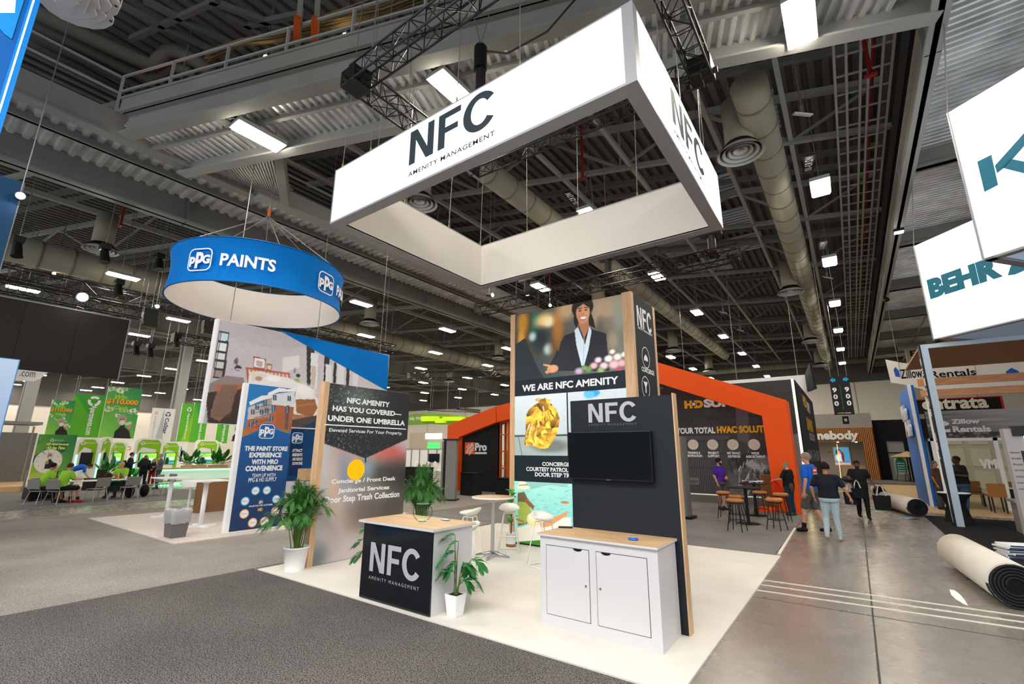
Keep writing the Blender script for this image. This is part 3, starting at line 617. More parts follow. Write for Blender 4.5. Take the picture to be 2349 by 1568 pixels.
p = G(1102, 135, 9.4); t = thing('chain_motor', 'black chain hoist motor above the top edge of the lit sign', 'hoist', tuple(p))
obj('body', MB().tube([(0, 0, -.25), (0, 0, .25)], .13, 16), M_bmetal, t, smooth=False); obj('cap', MB().tube([(0, 0, .25), (0, 0, .31)], .1, 16), M_chrome, t); obj('chain_bag', MB().box(-.07, .1, -.07, .07, -1.0, -.25), M_black, t, bevel=.03)
obj('hook_cable', MB().tube([(0, 0, .3), (.3, .3, 2.6)], .012, 5).tube([(0, 0, .3), (-.6, .1, 2.7)], .012, 5).tube([(0, 0, -.2), (-.02, 0, -.85)], .015, 5), M_cable, t)
obj('power_cable', MB().tube([(0, 0, .2), (.5, .2, .0), (1.3, .4, .2), (2.2, .7, 1.2), (2.6, .9, 3)], .02, 6), M_bmetal, t)
# ---- picture tower
tx0, tx1, tY, tz = -6.24, -3.24, 8.6, 5.1; ty1 = float(PX(1500, 710, tx1)[1])
T0 = thing('picture_tower', 'tall tower with a large printed picture wall, oak edges and a black side', 'display tower')
obj('core', MB().box(tx0+.02, tx1-.01, tY+.01, ty1-.01, .022, tz-.02), M_char, T0)
for (a, b, c, d) in ((tx0, tx0+.13, tY-.01, tY+.16), (tx1-.2, tx1, tY-.01, tY+.12), (tx1-.12, tx1+.005, ty1-.12, ty1+.01), (tx0, tx0+.13, ty1-.12, ty1+.01)): obj('oak_edge', MB().box(a, b, c, d, .022, tz), M_woodz, T0)
Pt = planeY(tY); gu0, gu1 = tx0+.13, tx1-.2
class Pr:                          # print region given by plane + uv window; N(px,py) -> canvas coordinates
    def __init__(s, P, u0, u1, v0, v1, w, h, col): s.P, s.b = P, (u0, u1, v0, v1); s.cv = Cv(w, h, col)
    def N(s, x, y): u, v = s.P.uv(x, y); u0, u1, v0, v1 = s.b; return ((u-u0)/(u1-u0), (v-v0)/(v1-v0))
    def poly(s, px, col, op=1.): s.cv.poly([s.N(*p) for p in px], col, op); return s
    def ell(s, x, y, rx, ry, col, soft=.0, op=1., rot=0):
        c = s.N(x, y); a = s.N(x+rx, y); b = s.N(x, y-ry); s.cv.ell(c[0], c[1], abs(a[0]-c[0]), abs(b[1]-c[1]), col, soft, op, rot); return s
    def line(s, p, q, w, col, op=1.): s.cv.line(s.N(*p), s.N(*q), w, col, op); return s
    def put(s, parent, m, off=.003): return put_print(parent, s.P, *s.b, s.cv, m, off)
zp = float(Pt.uv(1436, 848)[1])
r = Pr(Pt, gu0, gu1, zp, tz-.03, 250, 170, '33393a')
r.cv.grad('22333a', '8d7a66', 15)
for (x, y, rx, ry, c) in ((1215, 760, 30, 60, '4a3a1c'), (1200, 740, 12, 30, 'c98d22'), (1196, 780, 8, 20, 'd89c2c'), (1228, 745, 10, 40, '2c6a5a'), (1250, 735, 22, 16, 'ffd98a'), (1262, 738, 14, 10, 'fff0c8'), (1238, 780, 20, 25, '16262c'), (1222, 772, 8, 10, 'cfe8ee'), (1258, 800, 10, 12, 'd8e4e8'), (1280, 790, 18, 30, '6a4a20'), (1280, 745, 12, 40, 'b87830'), (1360, 720, 24, 44, 'a98f78'), (1390, 710, 30, 30, 'b59a80'), (1380, 760, 14, 30, '4a5248'), (1402, 745, 22, 18, '7d7464'), (1420, 720, 16, 40, '8c9488'), (1425, 790, 16, 30, '6d756c'), (1300, 710, 20, 22, 'caa67e'), (1405, 780, 12, 20, '9c8f7c')):
    r.ell(x, y, rx, ry, c, .9, .85)
r.cv.blur(5); r.cv.noise(.012)
r.poly([(1183, 790), (1205, 775), (1228, 830), (1250, 870), (1183, 880)], '17232c'); r.cv.blur(1)
hair, skin, suit = '1c1513', 'c98d66', '1d2028'
r.ell(1336, 705, 25, 24, hair, .1); r.poly([(1318, 700), (1316, 740), (1322, 752), (1330, 735)], hair); r.poly([(1350, 700), (1362, 735), (1366, 755), (1350, 745)], hair)
r.poly([(1280, 850), (1284, 795), (1294, 770), (1320, 760), (1330, 748), (1352, 748), (1362, 756), (1390, 765), (1398, 850)], suit)
r.poly([(1280, 800), (1285, 830), (1268, 850), (1258, 848), (1262, 835)], suit); r.poly([(1288, 780), (1278, 820), (1262, 846), (1300, 846), (1310, 800)], '20242d')
r.poly([(1318, 757), (1326, 750), (1342, 790), (1352, 748), (1357, 758), (1350, 800), (1340, 838), (1334, 838), (1322, 790)], 'cfdfe8'); r.line((1340, 765), (1338, 835), .006, 'a8bccb')
r.poly([(1327, 735), (1350, 735), (1351, 752), (1340, 775), (1330, 752)], 'b57a54'); r.ell(1337, 717, 16, 22, skin, .12); r.ell(1337, 733, 11, 10, skin, .3); r.ell(1344, 716, 8, 18, 'd9a078', .6, .6)
r.ell(1330, 713, 3, 1.6, '2a1810', .2); r.ell(1344, 711, 3, 1.6, '2a1810', .2); r.line((1326, 708), (1334, 707), .008, '2a1810'); r.line((1340, 705), (1348, 706), .008, '2a1810'); r.poly([(1330, 727), (1345, 725), (1341, 732), (1334, 732)], 'fff6f0'); r.line((1329, 727), (1346, 724), .005, '9a4a3e'); r.line((1333, 733), (1342, 732), .006, 'a8584a'); r.ell(1338, 720, 2, 1.4, 'a86c4a', .5)
r.poly([(1336, 690), (1316, 706), (1318, 726), (1322, 708), (1338, 697), (1352, 706), (1355, 724), (1357, 704)], hair)
r.ell(1268, 845, 13, 9, 'd79a70', .2); r.poly([(1246, 834), (1262, 836), (1262, 841), (1248, 838)], 'd79a70'); r.poly([(1250, 852), (1262, 844), (1266, 852), (1254, 857)], 'cc8c64')
for (x, y, s, c) in ((1362, 838, 9, 'e8b8c0'), (1372, 825, 8, 'f4d8dc'), (1385, 838, 10, 'f0cdd2'), (1395, 822, 9, 'ffffff'), (1408, 835, 11, 'eebfc6'), (1416, 818, 9, 'f8e8ea'), (1426, 832, 9, 'e9aeb8'), (1432, 812, 7, 'f6eef0'), (1350, 846, 8, '6c9a4a'), (1328, 850, 9, 'c9a8d0'), (1340, 843, 7, '7d9c58'), (1404, 806, 6, 'fbf4f4'), (1378, 848, 8, '98b06a'), (1420, 846, 5, 'd0485a')): r.ell(x, y, s, s*.8, c, .8)
r.cv.noise(.01); r.put(T0, M_lightbox)
zb1 = Pt.uv(1186.6, 908.8)[1]; poly(T0, Pt, [(gu0, zb1), (gu1, zb1), (gu1, zp), (gu0, zp)], mat('band_navy', '1c2730', .5), off=.003, name='caption_band')
text_px(T0, Pt, (1198, 898.5), (1419, 879), (1198, 883), 'WE ARE NFC AMENITY', M_wtext, bold=.035)
zb2 = Pt.uv(1189, 1043.8)[1]; um = Pt.uv(1302, 950)[0]
r = Pr(Pt, gu0, um-.015, zb2, zb1, 110, 130, 'c3cdd0'); r.cv.grad('b0bcbf', 'cfd9dc', 90)
fz = r.N(1190, 1000)[1]; r.cv.rect(0, 0, 1, fz, '8f9c97'); r.cv.rect(0, 0, 1, fz, 'a9b5b0', op=.6); r.cv.rect(0, fz-.01, 1, fz+.02, '444c4c'); r.line((1190, 1002), (1198, 1044), .012, '56605c'); r.cv.noise(.015)
gold = '%s'
r.ell(1262, 1022, 42, 14, '5d625e', .6, .7)
body = [(1203, 1020), (1207, 985), (1206, 955), (1214, 938), (1228, 928), (1236, 924), (1262, 924), (1276, 938), (1284, 962), (1278, 992), (1268, 1012), (1256, 1027), (1238, 1028), (1220, 1020)]
r.poly(body, 'c59426'); r.poly([(1228, 928), (1238, 922), (1228, 918), (1232, 912), (1246, 915), (1252, 912), (1258, 917), (1266, 916), (1258, 922), (1265, 928)], 'd8aa3c')
Sd = rng.random((90, 2)); Sh = rng.choice([-.28, -.18, -.08, 0, .05, .12, .22, .42], 90); Sa = rng.uniform(0, 6.28, 90); cvb = r.cv; mk = (np.abs(cvb.a-np.array(hexc('c59426'))).sum(2) < .02) | (np.abs(cvb.a-np.array(hexc('d8aa3c'))).sum(2) < .02)
dU = cvb.U[..., None]-Sd[:, 0]; dV = (cvb.V[..., None]-Sd[:, 1])*1.2; ds = (dU*np.cos(Sa)+dV*np.sin(Sa))**2+3.5*(dU*np.sin(Sa)-dV*np.cos(Sa))**2; ix = ds.argmin(2); shd = Sh[ix]+3*np.take_along_axis(dU*np.cos(Sa*2)+dV*np.sin(Sa*2), ix[..., None], 2)[..., 0]-.25*(cvb.U-.42)
cvb.a = np.where(mk[..., None], np.clip(np.array([.80, .60, .18])*(1+shd[..., None]*[1.0, 1.15, 1.5]), 0, 1), cvb.a)
for i in range(16):
    c = ['f7e08a', 'a87616', '7c500c', 'e9c458', 'fff0b0', '6e480a', 'd6a636'][i % 7]; e = rng.uniform(-1, 1); x0, y0_ = 1245+e*10, 928+rng.uniform(0, 8); t0 = rng.uniform(0, .6); t1 = min(.97, t0+rng.uniform(.12, .5)); pp = []
    for s_ in np.linspace(t0, t1, 5): pp.append(r.N(x0+e*30*math.sin(s_*2.2)+rng.uniform(-1.5, 1.5), y0_+s_*96))
    for a_, b_ in zip(pp[:-1], pp[1:]): r.cv.line(a_, b_, rng.uniform(.012, .04), c, .7)
r.cv.blur(1); r.put(T0, M_lightbox)
zc = zb1-.0
r = Pr(Pt, um+.015, gu1, zb2, zb1, 90, 110, 'c0cbce'); r.cv.grad('a8b4b6', 'c9d3d6', 90); r.ell(1358, 902, 18, 9, '3a9ad0', .3); r.ell(1352, 906, 12, 8, '5fb8e8', .4); r.cv.noise(.015); r.put(T0, M_lightbox)
zb3 = Pt.uv(1189, 1103)[1]; poly(T0, Pt, [(gu0, zb3), (gu1, zb3), (gu1, zb2), (gu0, zb2)], MATS['band_navy'], off=.003, name='caption_band')
for (bl, br, tp, s) in (((1244, 1068), (1307, 1064.5), (1244, 1059), 'CONCIERGE'), ((1207.5, 1079.5), (1304, 1076), (1207.5, 1070), 'COURTESY PATROL'), ((1227.5, 1092), (1330, 1089), (1227.5, 1082.5), 'DOOR STEP TRASH')): text_px(T0, Pt, bl, br, tp, s, M_wtext, bold=.03)
r = Pr(Pt, gu0, gu1, .05, zb3, 170, 120, '7fd0c4'); r.cv.grad('5fc0b6', 'a8e0d6', 100)
for i in range(260): c = rng.random(2); c[0] *= .6; a = rng.normal(0, .5); r.cv.line(c, (c[0]+.03*math.cos(a), c[1]+.03*math.sin(a)), .004, ['d8fbf2', '4aa89c', '8ee0d2', '3c948c'][rng.integers(4)], .7)
r.poly([(1186, 1090), (1302, 1090), (1302, 1118), (1260, 1112), (1220, 1122), (1210, 1112)], '7fb0a0', .6); r.cv.blur(1)
r.poly([(1186, 1270), (1186, 1210), (1240, 1195), (1310, 1185), (1310, 1270)], 'f0e8da'); r.poly([(1180, 1270), (1180, 1242), (1310, 1232), (1310, 1270)], '3f8a34'); 
r.poly([(1188, 1130), (1204, 1128), (1212, 1145), (1216, 1170), (1210, 1200), (1190, 1205)], '6a5a3a'); r.poly([(1190, 1150), (1212, 1152), (1222, 1180), (1206, 1200), (1190, 1200)], '9cab4c'); r.poly([(1208, 1140), (1226, 1160), (1224, 1170), (1206, 1152)], '8a5a3c')
r.ell(1201, 1117, 14, 5, 'efe0b8', .1); r.ell(1199, 1110, 9, 7, 'f4e8c8', .1); r.line((1192, 1113), (1209, 1112), .008, '4a3a2a')
r.ell(1225, 1192, 16, 16, 'f2d9a8', .3); r.ell(1222, 1185, 10, 8, 'f8e8c8', .3); r.poly([(1238, 1200), (1290, 1178), (1304, 1170), (1300, 1182), (1262, 1206), (1242, 1210)], 'd9975f'); r.ell(1296, 1152, 10, 3, 'c87a50', .2); r.line((1186, 1190), (1200, 1195), .02, '9a6a48')
r.cv.noise(.012); r.put(T0, M_lightbox); poly(T0, Pt, [(gu0, .025), (gu1, .025), (gu1, .06), (gu0, .06)], M_black, off=.002, name='plinth')
# right black side
Pr_ = planeX(tx1); poly(T0, Pr_, [(tY+.12, .03), (ty1-.12, .03), (ty1-.12, tz-.03), (tY+.12, tz-.03)], M_char, off=.002, name='side_graphic')
a, b = tY+.12, ty1-.12; w = b-a
put_nfc(T0, Pr_, a+.12*w, b-.12*w, Pr_.uv(1458, 744)[1], Pr_.uv(1458, 698)[1], mat('white_graphic', 'e8e8ea', .5)); put_text(T0, Pr_, a+.13*w, b-.1*w, Pr_.uv(1462, 752)[1], Pr_.uv(1462, 747)[1], 'AMENITY MANAGEMENT', M_wtext, bold=.01)
def ringmesh(P, cu, cv_, ru, rv, t, n=28, off=.006):
    mb = MB()
    for i in range(n):
        a0, a1 = 2*math.pi*i/n, 2*math.pi*(i+1)/n
        mb.add([P.at(cu+k*math.cos(q)*ru, cv_+k*math.sin(q)*rv, off) for k, q in ((1, a0), (1, a1), (1-t, a1), (1-t, a0))], [(0, 1, 2, 3)])
    return mb
for k, (yy, txt, tb) in enumerate(((820, 'CONCIERGE', 852), (888, 'LOUNGE', 930), (955, 'FITNESS', 990))):
    cu, cvv = Pr_.uv(1481, yy); obj('icon_ring', ringmesh(Pr_, cu, cvv, .2*w, .2*w*1.0, .08), M_wtext, T0)
    if k == 0: obj('bell_icon', MB().prism(Pr_, [(cu-.1*w, cvv-.06*w), (cu+.1*w, cvv-.06*w), (cu+.08*w, cvv+.01*w), (cu, cvv+.06*w), (cu-.08*w, cvv+.01*w)], .004, .007), M_wtext, T0)
    else: obj('glass_icon', MB().prism(Pr_, [(cu-.02*w, cvv-.1*w), (cu+.02*w, cvv-.1*w), (cu+.02*w, cvv), (cu+.1*w, cvv+.1*w), (cu-.1*w, cvv+.1*w), (cu-.02*w, cvv)], .004, .007), M_wtext, T0)
    v = Pr_.uv(1481, tb)[1]
    if k == 0: put_text(T0, Pr_, a+.2*w, b-.15*w, v-.02, v+.08, txt, M_wtext, bold=.03)
# ---- "under one umbrella" board
ux = -7.6; y0, y1, z1 = 4.86, 6.78, 3.12; U = thing('graphic_board', 'tall printed board with white slogan lettering and an orange dot', 'display board')
obj('board', MB().box(ux-.15, ux-.002, y0, y1, .022, z1-.005), mat('board_grey', '8f8d8c', .6), U); obj('oak_edge', MB().box(ux-.16, ux+.003, y0-.1, y0, .022, z1+.01), M_woodz, U)
Pu = planeX(ux)
r = Pr(Pu, y0, y1, .03, z1-.01, 120, 195, 'b4aeb0')
for (x, y, rx, ry, c) in ((740, 1050, 40, 70, 'c9c8cf'), (790, 1030, 30, 40, 'b9a09c'), (800, 1010, 24, 18, 'e09078'), (860, 1030, 40, 18, 'dd7a66'), (905, 1040, 34, 22, 'c8605a'), (930, 1010, 20, 22, 'c5b6c0'), (880, 1085, 60, 26, '4a423f'), (930, 1100, 40, 40, '332f2e'), (840, 1075, 18, 26, '8da0b0'), (790, 1085, 18, 40, '8d96a8'), (760, 1140, 16, 60, 'd8b49c'), (790, 1200, 30, 60, 'c9b0a4'), (840, 1170, 40, 46, '6d625c'), (900, 1170, 40, 50, '4f4642'), (870, 1230, 70, 30, '8d8078'), (790, 1250, 60, 26, 'cbbfbd'), (750, 1220, 30, 60, 'b3aaa8'), (725, 1280, 24, 30, '6d7678'), (840, 1265, 60, 14, 'd9c8c8'), (735, 1130, 14, 50, 'c3bcc0')): r.ell(x, y, rx, ry, c, 1.2, .9)
r.cv.blur(5); r.cv.noise(.006)
blk = [(738, 874), (945, 888), (936, 1006), (838, 1051), (733, 1013)]
m0 = r.cv.a.copy(); r.poly(blk, '22242a')
k = (np.abs(r.cv.a-np.array(hexc('22242a'))).sum(2) < 1e-6)
g = np.exp(-((r.cv.U-.33)/.25)**2-((r.cv.V-.93)/.1)**2)*.28; r.cv.a += (g*k)[..., None]*np.array([.8, 1, .85])
sp = (rng.random(k.shape) < .10)*k*rng.uniform(.05, .45, k.shape)*np.clip(1.1-r.cv.U*.9, .2, 1); r.cv.a = np.clip(r.cv.a+sp[..., None], 0, 1)
r.put(U, M_print)
cu, cvv = Pu.uv(816.5, 1077); ru = abs(Pu.uv(836, 1077)[0]-cu); rv = abs(Pu.uv(816.5, 1101)[1]-cvv)
obj('orange_dot', MB().prism(Pu, [(cu+ru*math.cos(i/20*math.pi), cvv+rv*math.sin(i/20*math.pi)) for i in range(40)], .004, .006), mat('dot_orange', 'ffb400', .5, emit=.25), U)
obj('drop_tip', MB().prism(Pu, [Pu.uv(837, 1050), Pu.uv(839.5, 1050), Pu.uv(839.5, 1060), Pu.uv(837, 1060)], .004, .006), M_black, U)
for (bl, br, tp, s, bo) in (((795, 924), (893, 934), (796, 911), 'NFC AMENITY', .04), ((762, 942), (920, 955), (763, 929), 'HAS YOU COVERED—', .04), ((751, 964), (928, 977), (752, 951), 'UNDER ONE UMBRELLA', .04), ((754, 991), (922, 1000), (755, 981), 'Elevated Services For Your Property.', .01),
                      ((759, 1112), (907, 1104), (759, 1099), 'Concierge / Front Desk', .03), ((774, 1132), (892, 1125), (774, 1119.5), 'Janitorial Services', .03), ((743, 1156), (915, 1146), (743, 1139), 'Door Step Trash Collection', .03)):
    text_px(U, Pu, bl, br, tp, s, M_wtext, bold=bo, usebl=False)
q0, q1 = Pu.uv(744, 973), Pu.uv(931, 983.5); poly(U, Pu, [(q0[0], q0[1]-.012), (q1[0], q0[1]-.012), (q1[0], q0[1]+.008), (q0[0], q0[1]+.008)], M_wtext, off=.006, name='rule_line')
# ---- front counter
cx0, cx1, cy0, cy1, cz = -5.6, -4.25, 4.3, 5.03, .955
K = thing('reception_counter', 'white counter with a black front panel, grey block letters and oak top', 'counter')
obj('body', MB().box(cx0+.01, cx1-.01, cy0+.02, cy1, .022, cz), M_white, K); obj('front_panel', MB().box(cx0+.02, cx1-.015, cy0, cy0+.02, .03, cz-.01), mat('glossy_black', '14171c', .12, noise=.05), K)
obj('worktop', MB().box(cx0-.06, cx1+.03, cy0-.04, cy1+.04, cz+.001, cz+.03), M_white, K, bevel=.004); obj('oak_surface', MB().box(cx0-.055, cx1+.025, cy0-.035, cy1+.035, cz+.031, cz+.034), M_wood, K)
Pk = planeY(cy0-.002); put_nfc(K, Pk, cx0+.2, cx1-.2, .37, .725, M_logo); put_text(K, Pk, cx0+.2, cx1-.2, .275, .315, 'AMENITY MANAGEMENT', M_logo, bold=.0, spacing=1.5)
def spun(name, prof, m, parent=None, n=32, loc=(0, 0, 0)): return obj(name, MB().lathe(prof, n=n), m, parent, smooth=True, loc=loc)
F = thing('fish_bowl', 'round clear glass fish bowl on the reception counter', 'bowl', (-4.83, 4.66, cz+.035)); R = .13
spun('bowl', [(.0, .002), (.05, .002)]+[(R*math.sin(a), R*.95-R*.95*math.cos(a)) for a in np.linspace(.45, 2.45, 18)]+[(R*.66, R*1.76)], M_glass, F)
spun('rim', [(R*.63, R*1.735), (R*.66, R*1.75), (R*.63, R*1.765)], mat('glass_rim', 'd8e4e2', .1, spec=.8), F)
pb = MB()
for i in range(60): a, q = rng.uniform(0, 6.28), rng.uniform(0, .07); pb.ell((q*math.cos(a), q*math.sin(a), .012+rng.uniform(0, .02)), .007, .007, .005, 6, 4)
obj('glass_pebbles', pb, mat('pebble_pale', 'e8e6c8', .2), F, kind='stuff')
t = thing('card_holder', 'clear acrylic card holder on the reception counter', 'holder', (-4.66, 4.93, cz+.035)); obj('tray', MB().box(-.07, .07, -.03, .03, 0, .008).box(-.07, .07, .022, .028, 0, .035), M_glass, t); obj('card_stack', MB().box(-.045, .045, -.022, .02, .009, .02), M_wtext, t)
# ---- storage cabinet with screen wall
gx0, gx1, gy0, gy1 = -3.12, -1.73, 4.92, 5.5
C_ = thing('storage_cabinet', 'white two-door cabinet with an oak top in front of the screen wall', 'cabinet')
obj('body', MB().box(gx0, gx1, gy0, gy1, .022, .955), M_white, C_); obj('worktop', MB().box(gx0-.035, gx1+.015, gy0-.03, gy1+.04, .956, .978), M_white, C_, bevel=.003); obj('oak_surface', MB().box(gx0-.03, gx1+.01, gy0-.025, gy1+.05, .979, .982), M_wood, C_)
gap = mat('gap_dark', '3a3836', .9)
for i, (x0, x1) in enumerate(((gx0+.08, gx0+.63), (gx0+.71, gx1-.11))):
    z0_, z1_ = .14, .865
    d = obj('door', MB().box(x0+.006, x1-.006, gy0-.004, gy0+.01, z0_+.006, z1_-.006), M_white, C_); obj('door_gap', MB().box(x0, x1, gy0-.001, gy0+.005, z0_, z1_), gap, C_)
    hx = x1-.14 if i == 0 else x0+.12
    obj('finger_pull', MB().prism(planeY(gy0-.0045), [(hx+.055*math.cos(a), z1_-.005+.024*math.sin(a)) for a in np.linspace(math.pi, 2*math.pi, 12)], 0, .002), mat('pull_black', '101010', .7), d)
    kx = x1-.045 if i == 0 else x0+.045; obj('key_lock', MB().tube([(kx, gy0-.004, .5), (kx, gy0-.014, .5)], .011, 14), M_chrome, d, label='small round metal lock')
Wl = thing('screen_wall', 'dark grey upright panel with oak edge behind the white cabinet', 'panel')
obj('panel', MB().box(-3.02, -1.66, 5.545, 5.66, .022, 2.58), M_char, Wl); obj('oak_edge', MB().box(-1.66, -1.645, 5.54, 5.67, .022, 2.6), M_woodz, Wl)
Pw = planeY(5.545); a, b = Pw.uv(1349, 970), Pw.uv(1460, 970); put_nfc(Wl, Pw, Pw.uv(1350, 945)[0], Pw.uv(1460, 945)[0], Pw.uv(1350, 969)[1], Pw.uv(1350, 926)[1], M_logo)
put_text(Wl, Pw, Pw.uv(1350, 975)[0], Pw.uv(1461, 975)[0], Pw.uv(1352, 977)[1], Pw.uv(1352, 972)[1], 'AMENITY MANAGEMENT', mat('dim_grey_vinyl', '6d6f74', .5), bold=0, spacing=1.5)
TV = thing('television', 'black flat television mounted on the dark grey panel', 'television'); Pq = planeY(5.456); tu0, tu1 = Pq.uv(1303, 1050)[0], Pq.uv(1495, 1050)[0]; tv1, tv0 = Pq.uv(1302, 991)[1], Pq.uv(1305, 1098)[1]
obj('casing', MB().box(tu0, tu1, 5.46, 5.53, tv0, tv1), M_bmetal, TV, bevel=.008); obj('screen', MB().box(tu0+.012, tu1-.012, 5.456, 5.461, tv0+.02, tv1-.012), M_screen, TV); obj('wall_bracket', MB().box((tu0+tu1)/2-.2, (tu0+tu1)/2+.2, 5.53, 5.544, tv0+.15, tv1-.15), M_bmetal, TV)
put_text(TV, planeY(5.457), (tu0+tu1)/2-.03, (tu0+tu1)/2+.03, tv0+.004, tv0+.012, 'HISENSE', mat('tv_mark', '9a9aa0', .4), bold=0)
t = thing('remote_control', 'black remote control on the left end of the cabinet top', 'remote', (-3.06, 5.42, .983), .5); obj('shell', MB().box(-.09, .09, -.022, .022, 0, .018), M_bmetal, t, bevel=.006)
for i in range(5): obj('button', MB().box(-.07+i*.028, -.055+i*.028, -.01, .01, .018, .021), M_grey_steel, t)
t = thing('puck', 'small round blue puck on the cabinet top', 'puck', (-2.07, 5.15, .983)); spun('case', [(0, 0), (.052, 0), (.056, .008), (.05, .018), (0, .02)], mat('puck_blue', '1268c8', .35), t, 28); obj('label_patch', MB().box(-.02, .03, -.008, .014, .02, .0215), mat('patch_cyan', '6cc8f0', .5), t)
# ---- high table and white stools
t = thing('high_table', 'round oak-topped high table on a chrome pedestal', 'table', (-5.66, 7.27, .022))
spun('tabletop', [(0, 1.035), (.395, 1.035), (.405, 1.05), (.4, 1.062), (0, 1.062)], M_wtext, t, 48); spun('oak_surface', [(0, 1.063), (.385, 1.063), (.385, 1.065), (0, 1.065)], M_wood, t, 48)
spun('column', [(.035, .06), (.033, .95), (.06, 1.0), (.14, 1.03)], M_chrome, t, 20)
for k in range(4): a = k*math.pi/2+.35; obj('foot', MB().tube([(0, 0, .085), (math.cos(a)*.16, math.sin(a)*.16, .05), (math.cos(a)*.33, math.sin(a)*.33, .02)], [.035, .026, .018], 8), M_chrome, t, smooth=True)
M_stool = mat('stool_white', 'ece8df', .45)
def make_stool(loc, rz, lb):
    t = thing('bar_stool', lb, 'stool', loc, rz); P_ = []
    mb = MB(); n = 18; m = 8
    for i in range(m+1):
        for j in range(n):
            a = 2*math.pi*j/n; rr = i/m; x, y = math.cos(a)*rr*.215, math.sin(a)*rr*.2
            z = .74+.02*rr**2+.10*(rr**3)*max(0, -math.sin(a))+.03*rr**4*abs(math.cos(a)); mb.v.append((x, y-.02*max(0, -math.sin(a)), z))
    for i in range(m):
        for j in range(n): mb.f.append((i*n+j, i*n+(j+1) % n, (i+1)*n+(j+1) % n, (i+1)*n+j))
    s = obj('seat', mb, M_stool, t, smooth=True); so = s.modifiers.new('s', 'SOLIDIFY'); so.thickness = .035; so.offset = -1
    for sx_ in (-1, 1):
        obj('leg', MB().tube([(sx_*.1, .09, .72), (sx_*.15, .14, .4), (sx_*.2, .19, .012)], .01, 7), M_stool, t, smooth=True); obj('leg', MB().tube([(sx_*.1, -.09, .72), (sx_*.15, -.15, .4), (sx_*.2, -.21, .012)], .01, 7), M_stool, t, smooth=True)
        obj('floor_bar', MB().tube([(sx_*.2, .19, .012), (sx_*.2, -.21, .012)], .01, 7), M_stool, t)
    obj('footrest', MB().tube([(-.165, .155, .3), (.165, .155, .3)], .01, 7), M_stool, t); obj('floor_bar', MB().tube([(-.2, -.21, .012), (.2, -.21, .012)], .01, 7), M_stool, t)
    obj('seat_frame', MB().tube([(-.1, .09, .715), (.1, .09, .715), (.1, -.09, .715), (-.1, -.09, .715), (-.1, .09, .715)], .009, 6), M_stool, t)
    return t
sa = make_stool((-5.95, 6.95, .022), 1.9, 'white bar stool left of the round high table'); tr_ = [(c, []) for c in kids(sa)]
def sg(x, y): g_ = G(x, y, .78); return (float(g_[0]), float(g_[1]), .022)
dup(sa, sg(1168, 1170), 3.7, 'white bar stool right of the high table, in front of the potted fiddle fig', tree=tr_); dup(sa, sg(1246, 1190), 4.4, 'white bar stool nearest the cabinet, before the pool picture', tree=tr_)
dup(sa, sg(1068, 1216), 2.3, 'white bar stool mostly hidden behind the reception counter', tree=tr_)
# ---- plants
leafA = mat('palm_leaf', '3a6c2e', .5, noise=.25, nscale=6); leafB = mat('palm_leaf_bright', '2e7d3a', .45, noise=.2, nscale=6); stemm = mat('palm_stem', '5d7a34', .6); soil = mat('soil', '2c2118', .95)
def frond_mesh(name, pts, n, ll, lw, start=.35, droop=.35, sr=.006, fan=.9):
    pts = [np.array(p, float) for p in pts]; mb = MB(); seg = [np.linalg.norm(b-a) for a, b in zip(pts[:-1], pts[1:])]; tot = sum(seg)
    def at(t):
        s = t*tot
        for i, L in enumerate(seg):
            if s <= L or i == len(seg)-1: return pts[i]+(pts[i+1]-pts[i])*min(1, s/L), (pts[i+1]-pts[i])/L
            s -= L
    mb.tube(pts, [sr*(1-.7*i/(len(pts)-1)) for i in range(len(pts))], 5); side0 = None
    for i in range(n):
        t = start+(1-start)*(i+.5)/n; p, d = at(t); s = np.cross(d, [0, 0, 1.]); s /= (np.linalg.norm(s)+1e-6); up = np.cross(s, d)
        L = ll*(.55+.75*math.sin(math.pi*min(1, .15+.85*(t-start)/(1-start))))*rng.uniform(.85, 1.1)
        for sg in (-1, 1):
            e = s*sg*fan+d*(.5+.6*(t-start)/(1-start))+up*.15; e /= np.linalg.norm(e); w = np.cross(e, up); w /= np.linalg.norm(w)
            a = p; b = p+e*L*.5; c = p+e*L*.95+np.array([0, 0, -droop*L]); mb.add([a-w*lw*.3, a+w*lw*.3, b+w*lw, b-w*lw, c], [(0, 1, 2, 3), (3, 2, 4)])
    return mesh(name, mb)
